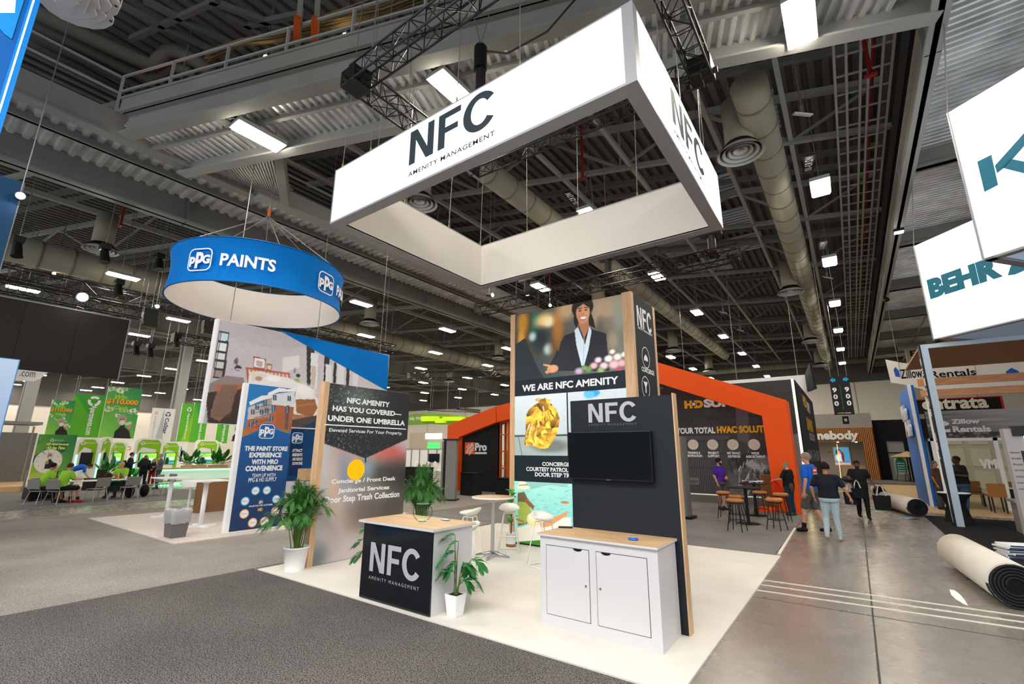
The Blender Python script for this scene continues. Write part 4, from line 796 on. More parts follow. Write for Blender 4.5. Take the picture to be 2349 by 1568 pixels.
def areca(name, lb, loc, potr, poth, H, S_, n, seed, potm=M_wtext):
    global rng
    old = rng; rng = np.random.default_rng(seed); t = thing(name, lb, 'plant', loc)
    spun('pot', [(potr*.78, 0), (potr, poth), (potr*1.05, poth), (potr*1.05, poth-.02), (potr*.94, poth-.03), (potr*.9, poth-.06)], potm, t, 32); spun('soil', [(0, poth-.05), (potr*.92, poth-.05)], soil, t, 24)
    for k in range(n):
        a = 2*math.pi*k*.618; lean = rng.uniform(.1, 1)**.8; top = H*(1-.42*lean)*rng.uniform(.9, 1.05); r0 = potr*.5*rng.random(); rr = S_*lean*rng.uniform(.8, 1.1); ca, sa_ = math.cos(a), math.sin(a)
        P0 = (r0*ca, r0*sa_, poth-.05); P1 = ((r0+rr*.2)*ca, (r0+rr*.2)*sa_, poth+(top-poth)*.55); P2 = ((r0+rr*.5)*ca, (r0+rr*.5)*sa_, poth+(top-poth)*.88); P3 = ((r0+rr*.8)*ca, (r0+rr*.8)*sa_, poth+(top-poth)*.98); P4 = ((r0+rr*1.1)*ca, (r0+rr*1.1)*sa_, poth+(top-poth)*(.98-.2*lean))
        o = obj('frond', frond_mesh('frond', [P0, P1, P2, P3, P4], 24, .27, .0085, .36, .3, .006, .65), leafA, t)
        obj('stem', MB().tube([P0, P1], [.009, .006], 5), stemm, t)
    rng = old; return t
areca('potted_palm', 'bushy green palm in a round white pot at the front of the slogan board', (-7.62, 4.56, .022), .19, .36, 1.5, .52, 34, 3)
areca('potted_palm', 'bushy green palm behind the right end of the slogan board', (-7.6, 7.3, .022), .19, .36, 1.8, .46, 34, 5)
def palm_px(name, lb, loc, fronds, potpx=None, dpt=0):
    t = thing(name, lb, 'plant', loc); P_ = Plane(loc, (math.cos(.62), math.sin(.62)))
    mb = MB(); w0, w1, h = .068, .095, .24; mb.add([(-w0, -w0, 0), (w0, -w0, 0), (w0, w0, 0), (-w0, w0, 0), (-w1, -w1, h), (w1, -w1, h), (w1, w1, h), (-w1, w1, h)], [(3, 2, 1, 0), (0, 1, 5, 4), (1, 2, 6, 5), (2, 3, 7, 6), (3, 0, 4, 7)]); mb.box(-w1+.012, w1-.012, -w1+.012, w1-.012, h-.03, h-.02)
    po = obj('pot', mb, M_wtext, t, bevel=.006); obj('soil', MB().box(-w1+.014, w1-.014, -w1+.014, w1-.014, h-.03, h-.017), soil, t)
    for i, (kx, ky, tx, ty) in enumerate(fronds):
        off = rng.uniform(-.08, .08); a = P_.hit(kx, ky)+P_.n*off-np.array(loc); b = P_.hit(tx, ty)+P_.n*(off*2)-np.array(loc); base = np.array([rng.uniform(-.02, .02), rng.uniform(-.02, .02), h-.02])
        mid = base+(a-base)*.5+np.array([(a[0]-base[0])*-.15, 0, .02]); obj('stem', MB().tube([base, mid, a], [.006, .005, .004], 6), stemm, t)
        c = a+(b-a)*.5+np.array([0, 0, .04]); obj('frond', frond_mesh('frond', [a, a+(c-a)*.5+[0, 0, .01], c, b], 15, .13, .0135, .02, .2, .004, 1.0), leafB, t)
    return t
palm_px('small_palm', 'small bright green palm in a square white pot right of the reception counter', (-4.08, 4.54, .022), [(1043, 1228, 1006, 1252), (1052, 1240, 1020, 1272), (1046, 1262, 1008, 1292), (1050, 1285, 1026, 1318), (1042, 1310, 1006, 1322), (1084, 1278, 1110, 1302), (1068, 1292, 1072, 1322), (1060, 1296, 1088, 1312), (1072, 1326, 1103, 1350), (1060, 1328, 1080, 1346)])
palm_px('small_palm', 'small palm half hidden at the left end of the reception counter', (-6.05, 4.92, .022), [(838, 1238, 808, 1256), (834, 1262, 803, 1294), (850, 1220, 835, 1215), (846, 1240, 852, 1262)])
t = thing('potted_fig', 'leafy fiddle fig in a white pot before the pool picture', 'plant', (-5.98, 8.3, .022)); spun('pot', [(.095, .05), (.115, .26), (.12, .26), (.11, .24), (.1, .2)], M_wtext, t, 28); spun('saucer', [(.0, 0), (.1, 0), (.105, .045), (0, .05)], mat('terracotta_wood', '9a6440', .7), t, 28)
obj('stem', MB().tube([(0, 0, .2), (.01, 0, .6), (.0, .02, 1.05)], .014, 7), mat('bark_brown', '5a4630', .8), t)
figm = mat('fig_leaf', '3f9a35', .35, noise=.15)
for k in range(16):
    a = k*2.4; z = .38+.045*k; L = .21; mb = MB(); d = np.array([math.cos(a), math.sin(a), 1.0+.5*(k%3)]); d /= np.linalg.norm(d); s = np.cross(d, [0, 0, 1]); s /= np.linalg.norm(s); b = np.array([0, 0, z]); vs = []
    for (q, w) in ((.1, .012), (.3, .05), (.55, .062), (.8, .075), (.95, .05), (1.05, .01)): c = b+d*L*q+np.array([0, 0, -.08*q*q]); vs += [c-s*w, c+s*w]
    mb.add(vs, [(2*i, 2*i+1, 2*i+3, 2*i+2) for i in range(5)]); obj('leaf', mb, figm, t, smooth=True)
# ================================================================== paint booth (left of the main booth)
blue = mat('banner_blue', '0072c6', .7, spec=.1); wlet = mat('print_white', 'f2f4f6', .6); navy = mat('navy_print', '14335f', .5); M_offw = mat('off_white_fabric', 'e4deda', .8)
class Cyl:
    def __init__(s, c, r): s.c, s.r = np.array(c, float), r
    def at(s, u, v, off=0.): a = u/s.r; R = s.r+off; return np.array([s.c[0]+R*math.cos(a), s.c[1]+R*math.sin(a), v])
    def uv(s, x, y):
        d = ray(x, y); o = CO-s.c; a = d[0]**2+d[1]**2; b = 2*(o[0]*d[0]+o[1]*d[1]); c = o[0]**2+o[1]**2-s.r**2; t = (-b-math.sqrt(max(0, b*b-4*a*c)))/(2*a); p = CO+d*t
        return math.atan2(p[1]-s.c[1], p[0]-s.c[0])*s.r, float(p[2])
def rrect(u0, u1, v0, v1, r, n=5):
    out = []
    for cx, cy, a0 in ((u1-r, v0+r, -90), (u1-r, v1-r, 0), (u0+r, v1-r, 90), (u0+r, v0+r, 180)):
        for i in range(n+1): a = math.radians(a0+90*i/n); out.append((cx+r*math.cos(a), cy+r*math.sin(a)))
    return out
def round_logo(parent, P, cu, cv_, h, off=.006, m=None, fill=None):     # rounded square outline with three white letters
    m = m or wlet; w = h*1.08; a = rrect(cu-w/2, cu+w/2, cv_-h/2, cv_+h/2, h*.24); t = .05*h; b = rrect(cu-w/2+t, cu+w/2-t, cv_-h/2+t, cv_+h/2-t, h*.2); n = len(a); mb = MB()
    if fill: 
        for i in range(n): pass
        poly(parent, P, rrect(cu-w/2-.05*h, cu+w/2+.05*h, cv_-h*.55, cv_+h*.55, h*.26), fill, off=off-.002, name='logo_field')
    for i in range(n): j = (i+1) % n; mb.add([P.at(*a[i], off), P.at(*a[j], off), P.at(*b[j], off), P.at(*b[i], off)], [(0, 1, 2, 3)])
    obj('logo_outline', mb, m, parent)
    put_text(parent, P, cu-.43*w, cu-.17*w, cv_-.3*h, cv_+.14*h, 'p', m, bold=.05, off=off); put_text(parent, P, cu-.16*w, cu+.17*w, cv_-.38*h, cv_+.33*h, 'p', m, bold=.045, off=off+.001); put_text(parent, P, cu+.13*w, cu+.43*w, cv_-.2*h, cv_+.2*h, 'G', m, bold=.05, off=off)
rc, rr, rz0, rz1 = (-14.0, 6.32), 2.33, 6.08, 7.28
R_ = thing('ring_banner', 'big hanging blue ring banner with white logo lettering, white inside', 'banner')
prof = [(rr*(1-.03*math.sin(math.pi*k/6)), rz0+(rz1-rz0)*k/6) for k in range(7)]
obj('outer_skin', MB().lathe(prof, (rc[0], rc[1], 0), 96), blue, R_, smooth=True); bpy.data.objects[-1] if False else None
inp = [(r-.03, z) for r, z in reversed(prof)]; obj('inner_skin', MB().lathe([inp[0]]+inp[1:], (rc[0], rc[1], 0), 96), M_offw, R_, smooth=True)
for o in kids(R_):
    me = o.data; me.name = o.name
    bm = __import__('bmesh').new(); bm.from_mesh(me); fs = [f for f in bm.faces if len(f.verts) > 8]; __import__('bmesh').ops.delete(bm, geom=fs, context='FACES'); bm.to_mesh(me); bm.free()
obj('hem_tube', MB().tube([(rc[0]+rr*math.cos(a), rc[1]+rr*math.sin(a), rz0) for a in np.linspace(0, 2*math.pi, 97)], .018, 6), mat('hem_blue', '085a9c', .6), R_); obj('hem_tube', MB().tube([(rc[0]+rr*math.cos(a), rc[1]+rr*math.sin(a), rz1) for a in np.linspace(0, 2*math.pi, 97)], .018, 6), MATS['hem_blue'], R_)
Pc = Cyl((rc[0], rc[1], 0), rr)
for (lx, ly, hh, tx0_, tx1_, ty_) in ((458, 595, .62, 505, 633, 600),):
    cu, cvv = Pc.uv(lx, ly); round_logo(R_, Pc, cu, cvv, .62, .012); u0, u1 = Pc.uv(tx0_, ty_)[0], Pc.uv(tx1_, ty_+8)[0]; put_text(R_, Pc, u0, u1, cvv-.17, cvv+.17, 'PAINTS', wlet, bold=.03, off=.015)
    cu2 = Pc.uv(749, 650)[0]; round_logo(R_, Pc, cu2, cvv, .62, .012); put_text(R_, Pc, cu2+(u0-cu), cu2+(u1-cu), cvv-.17, cvv+.17, 'PAINTS', wlet, bold=.03, off=.015)
ap = (rc[0]+.05, rc[1]-.1, 9.05)
for a in (-.3, .5, 1.4, 2.7, 3.9, 5.1): obj('hanging_cable', MB().tube([(rc[0]+rr*math.cos(a), rc[1]+rr*math.sin(a), rz1), ap], .012, 5), M_cable, R_)
obj('hook', MB().tube([ap, (ap[0], ap[1], ap[2]+.25)], .05, 8), mat('hook_orange', 'a8501c', .5), R_); obj('hanging_cable', MB().tube([(ap[0], ap[1], ap[2]+.2), (ap[0], ap[1], 10.3)], .012, 5), M_cable, R_)
# ---- tall blue panel
X = -12.1; y0, y1, z1 = 5.5, 6.73, 3.55
B = thing('blue_display_panel', 'tall blue display panel with a building photo, white slogan and small round badges', 'display board')
obj('panel', MB().box(X-.14, X-.002, y0-.1, y1, .03, z1), M_wtext, B); Pp = planeX(X)
r = Pr(Pp, y0, y1, .05, z1-.01, 100, 270, '0a6ab4'); zt = .0
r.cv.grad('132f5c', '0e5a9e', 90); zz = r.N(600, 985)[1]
r.poly([(563, 876), (682, 890), (667, 994), (650, 1000), (612, 978), (548, 1007)], '2a8ad0'); r.poly([(563, 876), (682, 890), (680, 930), (560, 930)], '1c7cc6')
r.poly([(600, 955), (601, 925), (580, 930), (570, 935), (566, 990), (600, 990)], 'c9c2bc'); r.poly([(572, 922), (600, 908), (626, 905), (628, 912), (602, 918), (574, 930)], 'eeeeec'); r.poly([(614, 902), (640, 889), (660, 893), (678, 890), (677, 898), (640, 899), (616, 908)], 'f6f6f4')
r.poly([(622, 905), (676, 898), (674, 935), (622, 930)], 'dcdfe4'); r.poly([(600, 925), (624, 912), (622, 960), (598, 965)], 'a8a4a0'); r.poly([(628, 928), (674, 934), (672, 990), (628, 980)], 'b0643c'); r.poly([(620, 948), (634, 944), (632, 990), (616, 990)], 'c0683a'); r.poly([(568, 962), (616, 955), (614, 995), (560, 1000)], 'b9663e'); r.poly([(656, 930), (664, 931), (660, 985), (652, 985)], '6a5a54')
for (x, y) in ((630, 912), (663, 914), (627, 935), (658, 940), (622, 960), (608, 925), (590, 935), (580, 945), (600, 945), (612, 942), (585, 968), (575, 975)): r.poly([(x-4, y-7), (x+4, y-6), (x+4, y+6), (x-4, y+6)], '33506a'); r.line((x, y-6), (x, y+6), .01, 'e8eef2')
for i in range(5): r.line((584, 936+i*11), (620, 928+i*11), .01, '4a4440')
r.ell(560, 992, 14, 10, 'b07a3a', .5); r.ell(650, 992, 12, 8, 'a87838', .5); r.ell(590, 996, 12, 8, '8a6a3a', .5)
r.cv.noise(.02); r.poly([(545, 1007), (612, 979), (668, 996), (680, 1260), (500, 1260)], '0c5ea6')
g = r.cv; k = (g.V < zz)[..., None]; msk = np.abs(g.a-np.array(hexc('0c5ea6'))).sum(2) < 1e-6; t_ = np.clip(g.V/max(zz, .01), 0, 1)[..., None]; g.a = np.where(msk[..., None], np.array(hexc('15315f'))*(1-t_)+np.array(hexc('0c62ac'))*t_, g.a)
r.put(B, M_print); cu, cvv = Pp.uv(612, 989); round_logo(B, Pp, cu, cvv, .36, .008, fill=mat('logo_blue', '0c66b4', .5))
for (bl, br, tp, s, bo) in (((560, 1034), (659, 1033.5), (560, 1022), 'THE PAINT STORE', .05), ((571, 1049), (645, 1048.5), (571, 1037), 'EXPERIENCE', .05), ((576, 1064.5), (637, 1064), (576, 1053), 'WITH MRO', .05), ((562, 1080), (647, 1079), (562, 1068), 'CONVENIENCE', .05), ((577, 1094), (631, 1093), (577, 1086), 'TEAM UP WITH', .01), ((569, 1105), (634, 1103), (569, 1096), 'PPG & HD SUPPLY', .01), ((570, 1163), (625, 1158), (570, 1159), 'VALUE FOR THE CUSTOMER', .02)): text_px(B, Pp, bl, br, tp, s, wlet, bold=bo, usebl=False)
cu, cvv = Pp.uv(598, 1151); round_logo(B, Pp, cu, cvv, .09, .006); put_text(B, Pp, Pp.uv(591, 1170)[0], Pp.uv(602, 1170)[0], Pp.uv(591, 1172)[1], Pp.uv(591, 1165)[1], 'HD', mat('print_yellow', 'f4b62c', .5), bold=.05)
cyan, amber = mat('badge_cyan', '2aa0d8', .5), mat('badge_amber', 'f0b46a', .5); dimt = mat('badge_text', '5a6470', .6)
for (x, y, m, s) in ((586, 1125, cyan, 'PRODUCTS'), (612, 1124, cyan, 'DELIVERY'), (562, 1149, cyan, 'SERVICE'), (633, 1144, cyan, 'COLOR'), (560, 1178, amber, 'TRAINING'), (631, 1172, amber, 'STORES'), (579, 1198, amber, 'SUPPORT'), (606, 1195, amber, 'ONLINE')):
    cu, cvv = Pp.uv(x, y); circ = lambda q: [(cu+q*math.cos(i/14*math.pi), cvv+q*math.sin(i/14*math.pi)) for i in range(28)]
    b_ = obj('round_badge', MB().prism(Pp, circ(.108), .005, .007), m, B); obj('badge_face', MB().prism(Pp, circ(.085), .0075, .009), wlet, b_); put_text(b_, Pp, cu-.06, cu+.06, cvv-.012, cvv+.012, s, dimt, bold=0, off=.0105)
# ---- bedroom banner
X = -13.4; y0, y1, z0, z1 = 5.1, 10.86, 2.58, 5.35
B = thing('photo_banner', 'wide hanging banner with a bedroom photo and a blue corner', 'banner'); obj('fabric_box', MB().box(X-.16, X-.002, y0-.06, y1+.01, z0, z1), M_wtext, B); Pb = planeX(X)
r = Pr(Pb, y0, y1, z0+.01, z1-.01, 270, 130, 'c5c0c8'); r.cv.grad('bdb8c0', 'cfcad0', 0)
r.cv.noise(.012); 
for i in range(160): x, y = rng.uniform(530, 700), rng.uniform(735, 850); r.line((x, y), (x+rng.uniform(2, 8), y+rng.uniform(0, 2)), .0025, 'b4aeb6', .5)
r.poly([(504, 758), (527, 764), (516, 868), (488, 866)], '2c2c32')
for a, b_, c, d in ((0, .18, 'c4dcec', 0), (.22, .4, 'dfe8ee', 0), (.43, .6, 'd8dde0', 0), (.63, .78, 'c8ccd0', 0), (.81, .97, '9c8f86', 0)):
    for s in (0, 1):
        x0, x1 = (505, 508) if s == 0 else (510, 525); f = lambda q, x: (x-16*q, 761+q*104+(x-505)*.15); r.poly([f(a+.02, x0), f(a+.02, x1), f(b_, x1), f(b_, x0)], c)
r.poly([(703, 790), (722, 800), (718, 895), (704, 892)], '26262c'); r.poly([(713, 808), (730, 812), (727, 890), (712, 886)], 'dfe4ea') ; r.poly([(714, 838), (725, 840), (722, 890), (712, 886)], 'c9b8b0')
for x0 in (744,): r.poly([(x0, 815), (x0+12, 820), (x0+10, 880), (x0-2, 876)], '26262c'); r.poly([(x0+3, 835), (x0+17, 838), (x0+15, 880), (x0+2, 878)], 'd9dee6'); r.poly([(x0+22, 830), (x0+28, 833), (x0+26, 880), (x0+19, 878)], '26262c')
for x0, x1 in ((775, 790), (795, 802), (810, 822)): r.poly([(x0, 830), (x1, 838), (x1-2, 890), (x0-2, 888)], 'd9dce2' if x0 != 795 else '2c2c32')
r.poly([(648, 820), (687, 815), (687, 842), (648, 856)], 'dddadc'); r.poly([(480, 880), (520, 860), (560, 866), (560, 985), (474, 985)], '8d7f7c')
r.ell(547, 844, 8, 6, '26262a', .1); r.poly([(541, 845), (556, 845), (556, 850), (541, 848)], 'c5c0c8'); r.line((544, 822), (544, 838), .006, '5a4a44'); r.ell(542, 829, 5, 6, '6a5a52', .4); r.ell(684, 861, 5, 4, '26262a', .1); r.ell(681, 872, 6, 4, '8ab060', .5); r.ell(676, 850, 3, 6, '8a8a90', .3)
r.poly([(582, 817), (611, 823), (608, 848), (581, 844)], 'a8503c'); r.poly([(584, 820), (608, 825), (606, 845), (583, 841)], 'ece8e8'); r.poly([(588, 826), (603, 829), (602, 842), (588, 839)], '8c8888', .6); r.poly([(612, 834), (625, 836), (623, 850), (611, 848)], '8a6a4a'); r.poly([(614, 837), (622, 838), (621, 848), (613, 846)], 'd8ccb0')
r.poly([(566, 843), (664, 857), (667, 877), (570, 872)], 'cfc2c0')
for i in range(12): q = i/11; r.line((568+94*q, 845+13*q), (570+94*q, 860+14*q), .006, 'a85a3c')
r.line((566, 844), (663, 857), .008, 'b05030'); r.line((567, 844), (570, 876), .008, 'b05030'); r.line((662, 857), (668, 880), .008, 'b05030')
r.poly([(572, 852), (600, 852), (640, 862), (662, 866), (700, 885), (735, 920), (740, 960), (560, 930), (570, 872)], 'e6e2e4'); r.poly([(574, 852), (600, 855), (616, 862), (596, 872), (578, 874)], 'ded4cc'); r.ell(594, 868, 8, 5, 'b08a74', .5); r.ell(628, 868, 16, 7, 'f2f0f2', .5); r.ell(700, 895, 24, 14, 'f0eef0', .7)
r.poly([(472, 900), (480, 985), (560, 985), (560, 890)], '3a2c28'); r.poly([(494, 882), (560, 880), (552, 892), (500, 905)], 'b5623c'); r.poly([(512, 880), (550, 885), (540, 905), (530, 945), (520, 950), (505, 965), (482, 955), (494, 910)], '85675c')
for i in range(9): r.line((512+4*i, 884), (486+5*i, 955), .004, '6c5046', .7)
r.poly([(678, 915), (722, 915), (728, 935), (715, 958), (680, 945)], '9a6238'); r.line((680, 930), (722, 925), .006, 'b07c4c'); r.poly([(672, 948), (718, 955), (716, 968), (672, 960)], 'b07a5c'); r.poly([(668, 962), (735, 950), (760, 985), (668, 985)], '4a4442'); r.poly([(672, 985), (740, 958), (900, 985)], '14355c'); r.cv.noise(.012)
r.put(B, M_print); polypx(B, Pb, [(641, 757.5), (892, 815), (888, 895), (880, 892)], blue, off=.006, name='blue_corner')
for y in (5.4, 8, 10.5): obj('hanging_cable', MB().tube([(X-.08, y, z1), (X-.08, y, 14.19)], .01, 5), M_cable, B)
# ---- blue units further back in that booth
B = thing('blue_booth_wall', 'small dark blue booth wall with a narrow poster, behind the slogan board', 'booth wall'); X = -15.5; P5 = planeX(X)
ya, yb = P5.uv(664, 1040)[0], P5.uv(745, 1040)[0]; za, zb = .03, P5.uv(700, 983)[1]
obj('wall', MB().box(X-.3, X-.002, ya, yb, za, zb), mat('deep_blue', '0f4a80', .5), B); polypx(B, P5, [(667, 984), (697, 984), (690, 1090), (662, 1090)], navy, off=.003, name='narrow_poster'); cu, cvv = P5.uv(682, 1004); round_logo(B, P5, cu, cvv, .36, .008, fill=MATS['logo_blue'])
for (y, s) in ((1036, 'ATTRACT'), (1046, 'RESIDENTS'), (1056, 'AND REDUCE'), (1066, 'DOWNTIME')): text_px(B, P5, (670, y), (693, y), (670, y-7), s, wlet, bold=.04)
t = thing('demo_counter', 'low white counter with an oak shelf behind the big potted palm', 'counter', (0, 0, 0)); obj('body', MB().box(-14.5, -13.9, 8.1, 10.3, .03, .98), M_white, t); obj('oak_shelf', MB().box(-14.6, -14.1, 8.5, 9.1, 1.0, 1.35), M_wood, t)
# white tables
def tee_table(loc, lb, h=1.1):
    t = thing('standing_table', lb, 'table', loc); obj('tabletop', MB().box(-.42, .42, -.42, .42, h-.03, h), M_wtext, t, bevel=.008); obj('post', MB().tube([(0, 0, .05), (0, 0, h-.06)], .055, 16), M_wtext, t, smooth=True); obj('mount_plate', MB().lathe([(.17, h-.05), (.17, h-.03), (.06, h-.08)], n=20), M_wtext, t)
    obj('foot', MB().bar((-.36, 0, .025), (.36, 0, .025), .09, .05), M_wtext, t); obj('foot', MB().bar((0, -.36, .025), (0, .36, .025), .09, .05), M_wtext, t)
tee_table((-16.35, 5.65, .03), 'white square standing table behind the lined waste bin'); tee_table((-13.6, 5.48, .03), 'white square standing table nearest the tall blue panel', 1.13)
t = thing('waste_bin', 'grey waste bin with a clear plastic liner in front of the white tables', 'bin', (-12.5, 4.55, .03)); mb = MB(); mb.add([(-.2, -.14, 0), (.2, -.14, 0), (.2, .14, 0), (-.2, .14, 0), (-.25, -.18, .55), (.25, -.18, .55), (.25, .18, .55), (-.25, .18, .55)], [(3, 2, 1, 0), (0, 1, 5, 4), (1, 2, 6, 5), (2, 3, 7, 6), (3, 0, 4, 7)]); o = obj('bin_body', mb, mat('bin_grey', '6f6b68', .6), t); o.modifiers.new('s', 'SOLIDIFY').thickness = .01
mb = MB(); k = 28; 
for i, (zz_, f) in enumerate(((.62, .98), (.56, 1.1), (.45, 1.1), (.3, 1.02))):
    for j in range(k): a = 2*math.pi*j/k; q = 1+rng.uniform(-.04, .04); c, s = math.cos(a), math.sin(a); e = max(abs(c)/.25, abs(s)/.18); mb.v.append((c/e*f*q, s/e*f*q, zz_+rng.uniform(-.015, .015)))
for i in range(3):
    for j in range(k): mb.f.append((i*k+j, i*k+(j+1) % k, (i+1)*k+(j+1) % k, (i+1)*k+j))
obj('plastic_liner', mb, mat('liner_plastic', 'e8eaec', .25, alpha=.45), t, smooth=True)
t = thing('tablet_stand', 'white tilted tablet stand left of the cardboard box', 'stand', (-17.2, 6.5, .03), .2); obj('base', MB().box(-.2, .2, -.22, .22, 0, .02), M_wtext, t); obj('post', MB().tube([(0, 0, .02), (0, 0, .75)], .035, 12), M_wtext, t)
o = obj('tilted_plate', MB().box(-.16, .16, -.3, .3, -.015, .015), M_wtext, t); o.location = (0, 0, .8); o.rotation_euler = (.0, .45, 0)
cardb = mat('cardboard', '8a6645', .85, noise=.06); t = thing('cardboard_box', 'big flat brown cardboard box standing behind the blue panel', 'box', (-16.75, 7.2, .03)); obj('carton', MB().box(-.15, .15, -.68, .8, 0, .92), cardb, t, bevel=.01); obj('tape_strip', MB().box(-.03, .03, -.68, .8, .92, .923), mat('pack_tape', 'a8855a', .4), t); put_text(t, Plane((.151, 0, 0), (0, 1)), .1, .55, .6, .7, 'furniture', mat('box_ink', '4a3524', .8), bold=0, shear=.3)
# ================================================================== big dark screen, stage rigging
X = -24.; Pz = planeX(X); t = thing('led_screen', 'big dark hanging screen at the left edge', 'screen'); q = [Pz.uv(*p) for p in ((298, 731), (283, 860))]
obj('screen_face', MB().box(X-.1, X, -.3, q[0][0], 4.7, 7.2), mat('screen_dark', '2b2724', .5), t)
for y in (1.2, 2.7, 4.2): obj('panel_joint', MB().box(X-.02, X+.004, y-.006, y+.006, 4.7, 7.2), M_black, t)
obj('frame_edge', MB().box(X-.12, X+.01, q[0][0], q[0][0]+.04, 4.66, 7.24).box(X-.12, X+.01, -.3, q[0][0], 7.2, 7.24), M_lsteel, t)
box_truss('box_truss', 'black truss along the top of the big dark screen', (-24.2, -.5, 7.6), (-24.2, 6.6, 7.6), .4); box_truss('box_truss', 'black truss crossing behind the stage spotlight', (-27, -1, 8.9), (-27, 9, 8.9), .5); box_truss('box_truss', 'black truss behind the blue ring banner', (-26, 8, 7.2), (-26, 20, 7.2), .45)
box_truss('box_truss', 'black truss over the dark mural wall', (-11.6, 13.7, 7.5), (-1.9, 13.7, 7.5), .4); box_truss('box_truss', 'small black truss over the bedroom banner', (-17, 7.5, 6.6), (-17, 14, 6.6), .35)
box_truss('box_truss', 'black truss tangle high over the orange frame left arm', (-34, 30, 9), (-24, 34, 9), .6)
for i, (x, y, z) in enumerate(((-9.2, 13.7, 7.9), (-5.9, 13.7, 7.95), (-2.6, 13.7, 7.9))):
    t = thing('chain_motor', ['left', 'middle', 'right'][i]+' chain hoist motor on the truss over the mural wall', 'hoist', (x, y, z)); obj('body', MB().tube([(0, 0, -.2), (0, 0, .35)], .12, 12), M_bmetal, t); obj('bracket', MB().box(-.3, .3, -.12, .12, .3, .4), M_bmetal, t); obj('chain', MB().tube([(0, 0, .4), (0, 0, 4)], .02, 5), M_cable, t)
t = thing('spotlight', 'glaring white stage spotlight over the dark screen', 'spotlight', tuple(PX(188, 682, -23.8))); obj('lens', MB().ell((.12, 0, 0), .05, .16, .16, 16, 10), mat('spot_glow', 'ffffff', .5, emit=160, emcol='f4f8ff'), t, smooth=True); obj('can', MB().tube([(.1, 0, 0), (-.35, 0, .08)], [.2, .14], 16), M_bmetal, t); obj('yoke', MB().tube([(-.1, -.22, 0), (-.1, -.22, .3), (-.1, .22, .3), (-.1, .22, 0)], .015, 6), M_bmetal, t)
for (px, py, X_, lb) in ((46, 450, -13.9, 'small bright lamp at the top of the dark blue panel'), (360, 703, -23.5, 'small white spotlight above the hanging loudspeakers'), (1127, 677, -10, 'small white floodlight beside the corner of the white frame'), ):
    t = thing('spotlight', lb, 'spotlight', tuple(PX(px, py, X_))); obj('lens', MB().ell((.06, 0, 0), .03, .07, .07, 12, 8), MATS['spot_glow'] if px != 1127 else mat('flood_glow', 'ffffff', .5, emit=9), t, smooth=True); obj('can', MB().tube([(.05, 0, 0), (-.2, 0, .05)], [.09, .06], 12), M_bmetal, t); obj('rod', MB().tube([(-.1, 0, .05), (-.1, 0, 14.19-t.location.z)], .012, 5), M_cable, t)
def line_array(px0, py0, px1, py1, X_, lb, n=4):
    a, b = PX(px0, py0, X_), PX(px1, py1, X_); t = thing('line_array', lb, 'loudspeaker', tuple(a)); h = (a[2]-b[2])/n; w = abs(PX(px0+34, py0, X_)[1]-a[1])
    for i in range(n):
        c = MB().box(-.3, 0, 0, w, -h*(i+1)+.01, -h*i); o = obj('cabinet', c, M_bmetal, t); o.location = (0.02*i*i, 0, 0); obj('side_plate', MB().box(-.25, -.02, w, w+.02, -h*(i+1)+.03, -h*i-.02), M_lsteel, o)
    obj('fly_cable', MB().tube([(-.1, w/2, 0), (-.1, w/2, 14.19-float(a[2]))], .012, 5), M_cable, t)
line_array(333, 704, 335, 750, -23, 'black loudspeaker stack hanging right of the dark screen'); line_array(470, 733, 472, 765, -24, 'second black loudspeaker stack, half behind the bedroom banner', 3)
for (px, py, X_, lb) in ((240, 575, -21, 'black stage lamp below the round diffuser at left'), (365, 595, -23, 'black stage lamp left of the blue ring'), (272, 655, -24, 'black stage lamp right of the glaring spotlight'), (40, 560, -22, 'black stage lamp high by the left edge'), (405, 778, -27, 'black stage lamp under the loudspeaker stacks'), (312, 795, -27, 'black stage lamp right of the dark screen'), (345, 800, -27, 'black stage lamp beside the bedroom banner')):
    t = thing('stage_lamp', lb, 'stage lamp', tuple(PX(px, py, X_))); obj('head', MB().tube([(0, 0, 0), (.1, .05, -.45)], [.12, .16], 12), M_bmetal, t); obj('yoke', MB().box(-.2, .2, -.15, .15, .02, .25), M_bmetal, t, bevel=.03); obj('clamp_cable', MB().tube([(0, 0, .2), (.1, 0, 14.19-float(PX(px, py, X_)[2]))], .015, 5), M_cable, t)
# ================================================================== near blue structures at the left edge
t = thing('blue_hanging_box', 'tall bright blue hanging box with a white edge line, top left corner', 'banner'); ybl = .35
obj('body', MB().box(-9.6, -9, -4, ybl, 4.4, 9.6), mat('deep_sky_blue', '0a5fae', .5), t); obj('edge_band', MB().box(-9.0, -8.99, ybl-.1, ybl, 4.4, 9.6), mat('edge_blue', '1284dc', .5), t); obj('light_line', MB().box(-8.99, -8.985, ybl-.075, ybl-.055, 4.4, 9.6), mat('edge_glow', 'dcecf8', .5, emit=.7), t)
P9 = planeX(-8.99); cu, cvv = P9.uv(52, 10); poly(t, P9, [(cu+.28*math.cos(i/12*math.pi), cvv+.62*math.sin(i/12*math.pi)) for i in range(24) if cu+.28*math.cos(i/12*math.pi) < ybl-.09], mat('circle_blue', '1a90e0', .5), off=.002, name='printed_circle'); polypx(t, P9, [(-60, -40), (40, -40), (34, 30), (-60, 30)], wlet, off=.004, name='white_block')
t = thing('dark_blue_panel', 'dark blue booth panel at the left edge under the grey girder', 'booth wall'); y = float(PX(49, 440, -14)[1]); obj('panel', MB().box(-14.3, -14, -3, y, 0.03, float(PX(49, 418, -14)[2])), mat('petrol_blue', '1d4464', .5), t); obj('edge_trim', MB().box(-14.31, -13.995, y, y+.02, .03, float(PX(49, 418, -14)[2])), M_cable, t)
